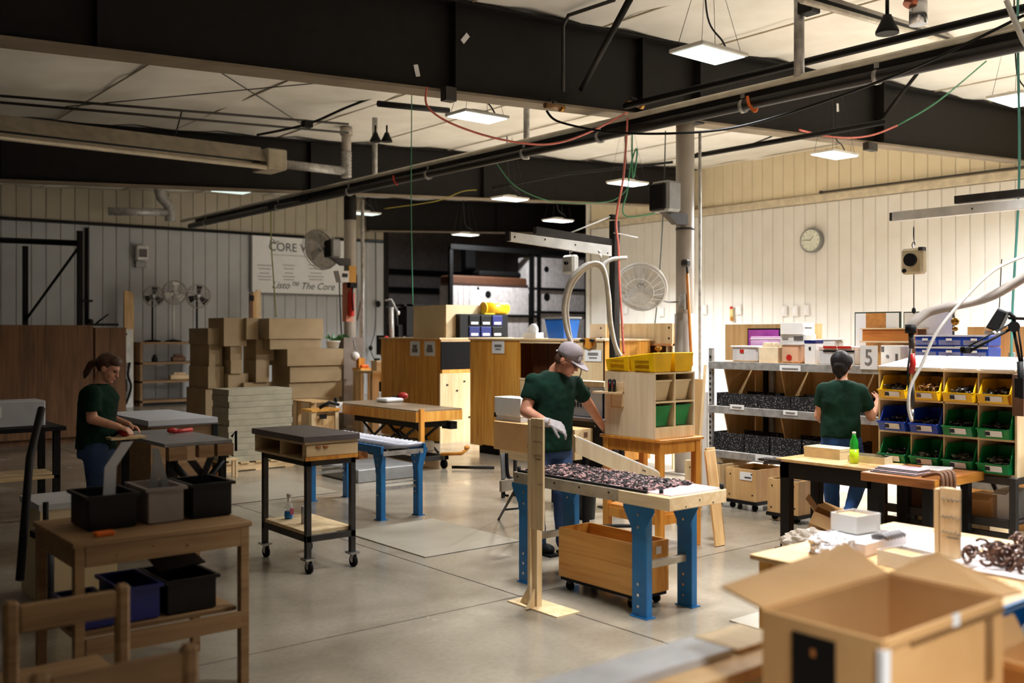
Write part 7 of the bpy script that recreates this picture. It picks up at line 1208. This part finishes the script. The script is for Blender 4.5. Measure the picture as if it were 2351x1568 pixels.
P(cp, 'brim', m_cap, XF(Pr([(.07+.125*math.cos(a_*.2618)*1.0, .085*math.sin(a_*.2618)) for a_ in range(-6, 7)], 'z', -.004, .004), CM @ Matrix.Translation((.01, 0, -.002)) @ Matrix.Rotation(.22, 4, 'Y'))); P(cp, 'button', m_cap, XF(El((0, 0, .11), (.01, .01, .006), 8, 6), CM)); P(cp, 'back_clasp', m_white, XF(BS((-.108, 0, -.005), (.012, .07, .012)), CM)); P(cp, 'seam_panel', m_greybd, XF(BS((.1, 0, .02), (.02, .06, .03)), CM))
P(mn, 'glasses', m_black, *[XF(Tu([(.1, s_*.034+.024*math.cos(q_*.52), .0+.017*math.sin(q_*.52)) for q_ in range(13)], .0028, 5), HM) for s_ in (-1, 1)], XF(Tu([(.102, .012, .003), (.106, 0, .006), (.102, -.012, .003)], .0025, 5), HM), *[XF(Tu([(.099, s_*.058, .004), (.05, s_*.08, .006), (-.01, s_*.084, .002)], .0028, 5), HM) for s_ in (-1, 1)])
P(mn, 'ear_cord', m_black, Tu(spl([J(1326, 836, -.12), J(1334, 848, -.12), J(1332, 862, -.1), J(1326, 872, -.08)]), .004, 5))
# ---------------------------------------------------------------- woman seen from behind at the bins
D0 = 8.85
w2 = T('person', 'dark haired woman in a dark green T-shirt seen from behind at the bins', 'person', (J(1932, 1200)[0], J(1932, 1200)[1], 0))
chest_f = cvec(.3, .95, 0).normalized(); chest_r = cvec(.95, -.3, 0).normalized()
hc = J(1932, 838, .04); HM = head_mtx(hc, cvec(.5, .85, -.12)); nb = J(1932, 868, .02)
rs, re, rw = J(1974, 900, -.05), J(2000, 957, .06), J(2016, 922, .3); ls, le, lw = J(1893, 896, .05), J(1880, 955, .1), J(1908, 985, .32)
tor = lambda px, py, w_, d_, o=0: (J(px, py, o), chest_r*w_, chest_f*d_)
body = head_shapes(HM, .97)+limb([hc+HM.to_3x3() @ Vector((-.02, 0, -.06)), nb, J(1932, 892)], [.05, .05, .075])+limb([rs, re, rw], [.05, .043, .03])+limb([ls, le, lw], [.05, .043, .03])
body += hand(rw, cvec(.25, .7, .5), cvec(.7, -.5, .3), cvec(-.5, .2, .8), .9, .5)+hand(lw, cvec(.5, .8, -.1), cvec(-.3, 0, .9), cvec(.8, -.5, 0), .9, .5)
hipr, hipl = J(1952, 1010, -.02), J(1912, 1010, .02); kl, al = J(1908, 1105, .02), J(1914, 1212, .06); kr, ar = J(1974, 1100, .05), J(1950, 1176, -.16)
body += [loft([tor(1930, 1000, .13, .1), tor(1930, 950, .125, .09), tor(1931, 905, .145, .1), tor(1932, 885, .12, .08)])]+limb([hipr, kr, ar], [.07, .05, .036])+limb([hipl, kl, al], [.07, .05, .036])
solid(w2, 'body', m_skin2, .009, body, 3); face_bits(w2, HM, .97)
solid(w2, 't_shirt', m_tee, .011, [loft([tor(1930, 1004, .175, .135), tor(1930, 985, .172, .132), tor(1930, 955, .163, .12), tor(1931, 920, .178, .125), tor(1932, 893, .18, .105), tor(1932, 880, .14, .09), tor(1932, 872, .07, .065)]), Cy(rs, rs.lerp(re, .62), .077, .073, 18), El(rs, (.077,)*3), Cy(ls, ls.lerp(le, .62), .077, .073, 18), El(ls, (.077,)*3)], 6, .02)
solid(w2, 'jeans', m_jean2, .011, limb([hipr, kr, ar], [.1, .075, .05])+limb([hipl, kl, al], [.1, .075, .056])+[loft([tor(1931, 1025, .172, .12), tor(1931, 996, .17, .125)])], 5, .012)
solid(w2, 'hair', m_hair, .007, [XF(El((-.03, 0, .025), (.1, .092, .105)), HM), XF(El((-.06, 0, -.04), (.06, .07, .07)), HM), XF(El((-.085, .0, -.09), (.03, .032, .045)), HM), XF(El((-.105, .0, -.02), (.03, .05, .045)), HM), XF(El((.05, .055, .045), (.05, .03, .05)), HM), XF(El((.05, -.055, .045), (.05, .03, .05)), HM)], 2, .012)
P(w2, 'shoe', m_greybd, XF(El((0, 0, 0), (.05, .11, .045)), Matrix.Translation((al[0]+.02, al[1]+.03, .045)))); P(w2, 'shoe', m_white, XF(El((0, 0, 0), (.05, .11, .045)), Matrix.Translation(tuple(ar+Vector((.02, 0, -.05)))) @ Matrix.Rotation(.9, 4, 'X')))
# ---------------------------------------------------------------- woman with the ponytail on the left
D0 = 8.6
w1 = T('person', 'woman with a ponytail in a dark T-shirt bending over a sander in the dark left', 'person', (J(225, 1200)[0], J(225, 1200)[1], 0))
chest_f = cvec(.96, -.2, -.05).normalized(); chest_r = cvec(-.2, -.96, 0).normalized()
hc = J(250, 845, 0); HM = head_mtx(hc, cvec(.9, -.12, -.42), cvec(.3, 0, 1)); nb = J(228, 880, 0)
rs, re, rw = J(212, 905, -.16), J(210, 962, -.18), J(272, 980, -.12); ls, le, lw = J(238, 903, .16), J(250, 960, .2), J(295, 975, .12)
body = head_shapes(HM, .97)+limb([hc+HM.to_3x3() @ Vector((-.03, 0, -.06)), nb, J(222, 905)], [.05, .05, .08])+limb([rs, re, rw], [.052, .045, .03])+limb([ls, le, lw], [.052, .045, .03])
body += hand(rw, cvec(.9, -.1, -.25), cvec(.1, -.3, .9), cvec(.1, .9, .2), .92, .8)+hand(lw, cvec(.9, -.2, -.25), cvec(.1, 0, .9), cvec(.1, -.9, .2), .92, .8)
hipr, hipl = J(220, 1035, -.09), J(226, 1035, .09); kr, kl = J(222, 1125, -.08), J(232, 1125, .1); ar, al = J(214, 1225, -.08), J(226, 1225, .1)
body += [loft([tor(222, 1020, .13, .1), tor(223, 960, .13, .1), tor(226, 910, .15, .11), tor(227, 893, .12, .08)])]+limb([hipr, kr, ar], [.075, .055, .038])+limb([hipl, kl, al], [.075, .055, .038])
solid(w1, 'body', m_skin2, .009, body, 3); face_bits(w1, HM, .97)
solid(w1, 't_shirt', m_tee, .011, [loft([tor(220, 1030, .175, .15), tor(221, 1000, .172, .145), tor(222, 955, .168, .14), tor(227, 915, .178, .145), tor(226, 898, .18, .11), tor(226, 888, .14, .09), tor(228, 880, .07, .065)]), Cy(rs, rs.lerp(re, .7), .08, .074, 18), El(rs, (.08,)*3), Cy(ls, ls.lerp(le, .7), .08, .074, 18), El(ls, (.08,)*3)], 6, .02)
solid(w1, 'jeans', m_jean, .011, limb([hipr, kr, ar], [.108, .08, .06])+limb([hipl, kl, al], [.108, .08, .06])+[loft([tor(222, 1050, .175, .13), tor(221, 1015, .172, .13)])], 5, .012)
solid(w1, 'hair', m_hair2, .007, [XF(El((-.03, 0, .03), (.1, .086, .098)), HM), XF(El((.03, 0, .075), (.06, .07, .05)), HM), XF(El((-.1, 0, .02), (.04, .04, .04)), HM), *[XF(q_, HM) for q_ in limb([(-.11, 0, .015), (-.16, 0, -.04), (-.17, 0, -.12), (-.165, 0, -.17)], [.03, .036, .03, .012])]], 2, .01)
for a_ in (ar, al): P(w1, 'shoe', m_black, El((a_[0]+.04, a_[1]-.02, .045), (.1, .06, .045)))
q = J(288, 992, -.04); t = T('sander', 'red and black hand sander under her hands on a small board', 'tool', q); P(t, 'body', m_red, El(q, (.06, .07, .035), 12, 8)); P(t, 'knob', m_black, El((q[0], q[1], q[2]+.03), (.045, .05, .025), 12, 8)); P(t, 'cord', m_black, Tu(spl([(q[0]-.06, q[1], q[2]), (q[0]-.12, q[1]+.05, q[2]-.05), (q[0]-.1, q[1]+.12, q[2]-.02)]), .012, 6)); P(t, 'workpiece', m_ply, BS((q[0], q[1], q[2]-.045), (.3, .2, .02))); P(t, 'clamp_leg', m_steel, BS((q[0], q[1], q[2]/2-.03), (.05, .05, q[2]-.055)))
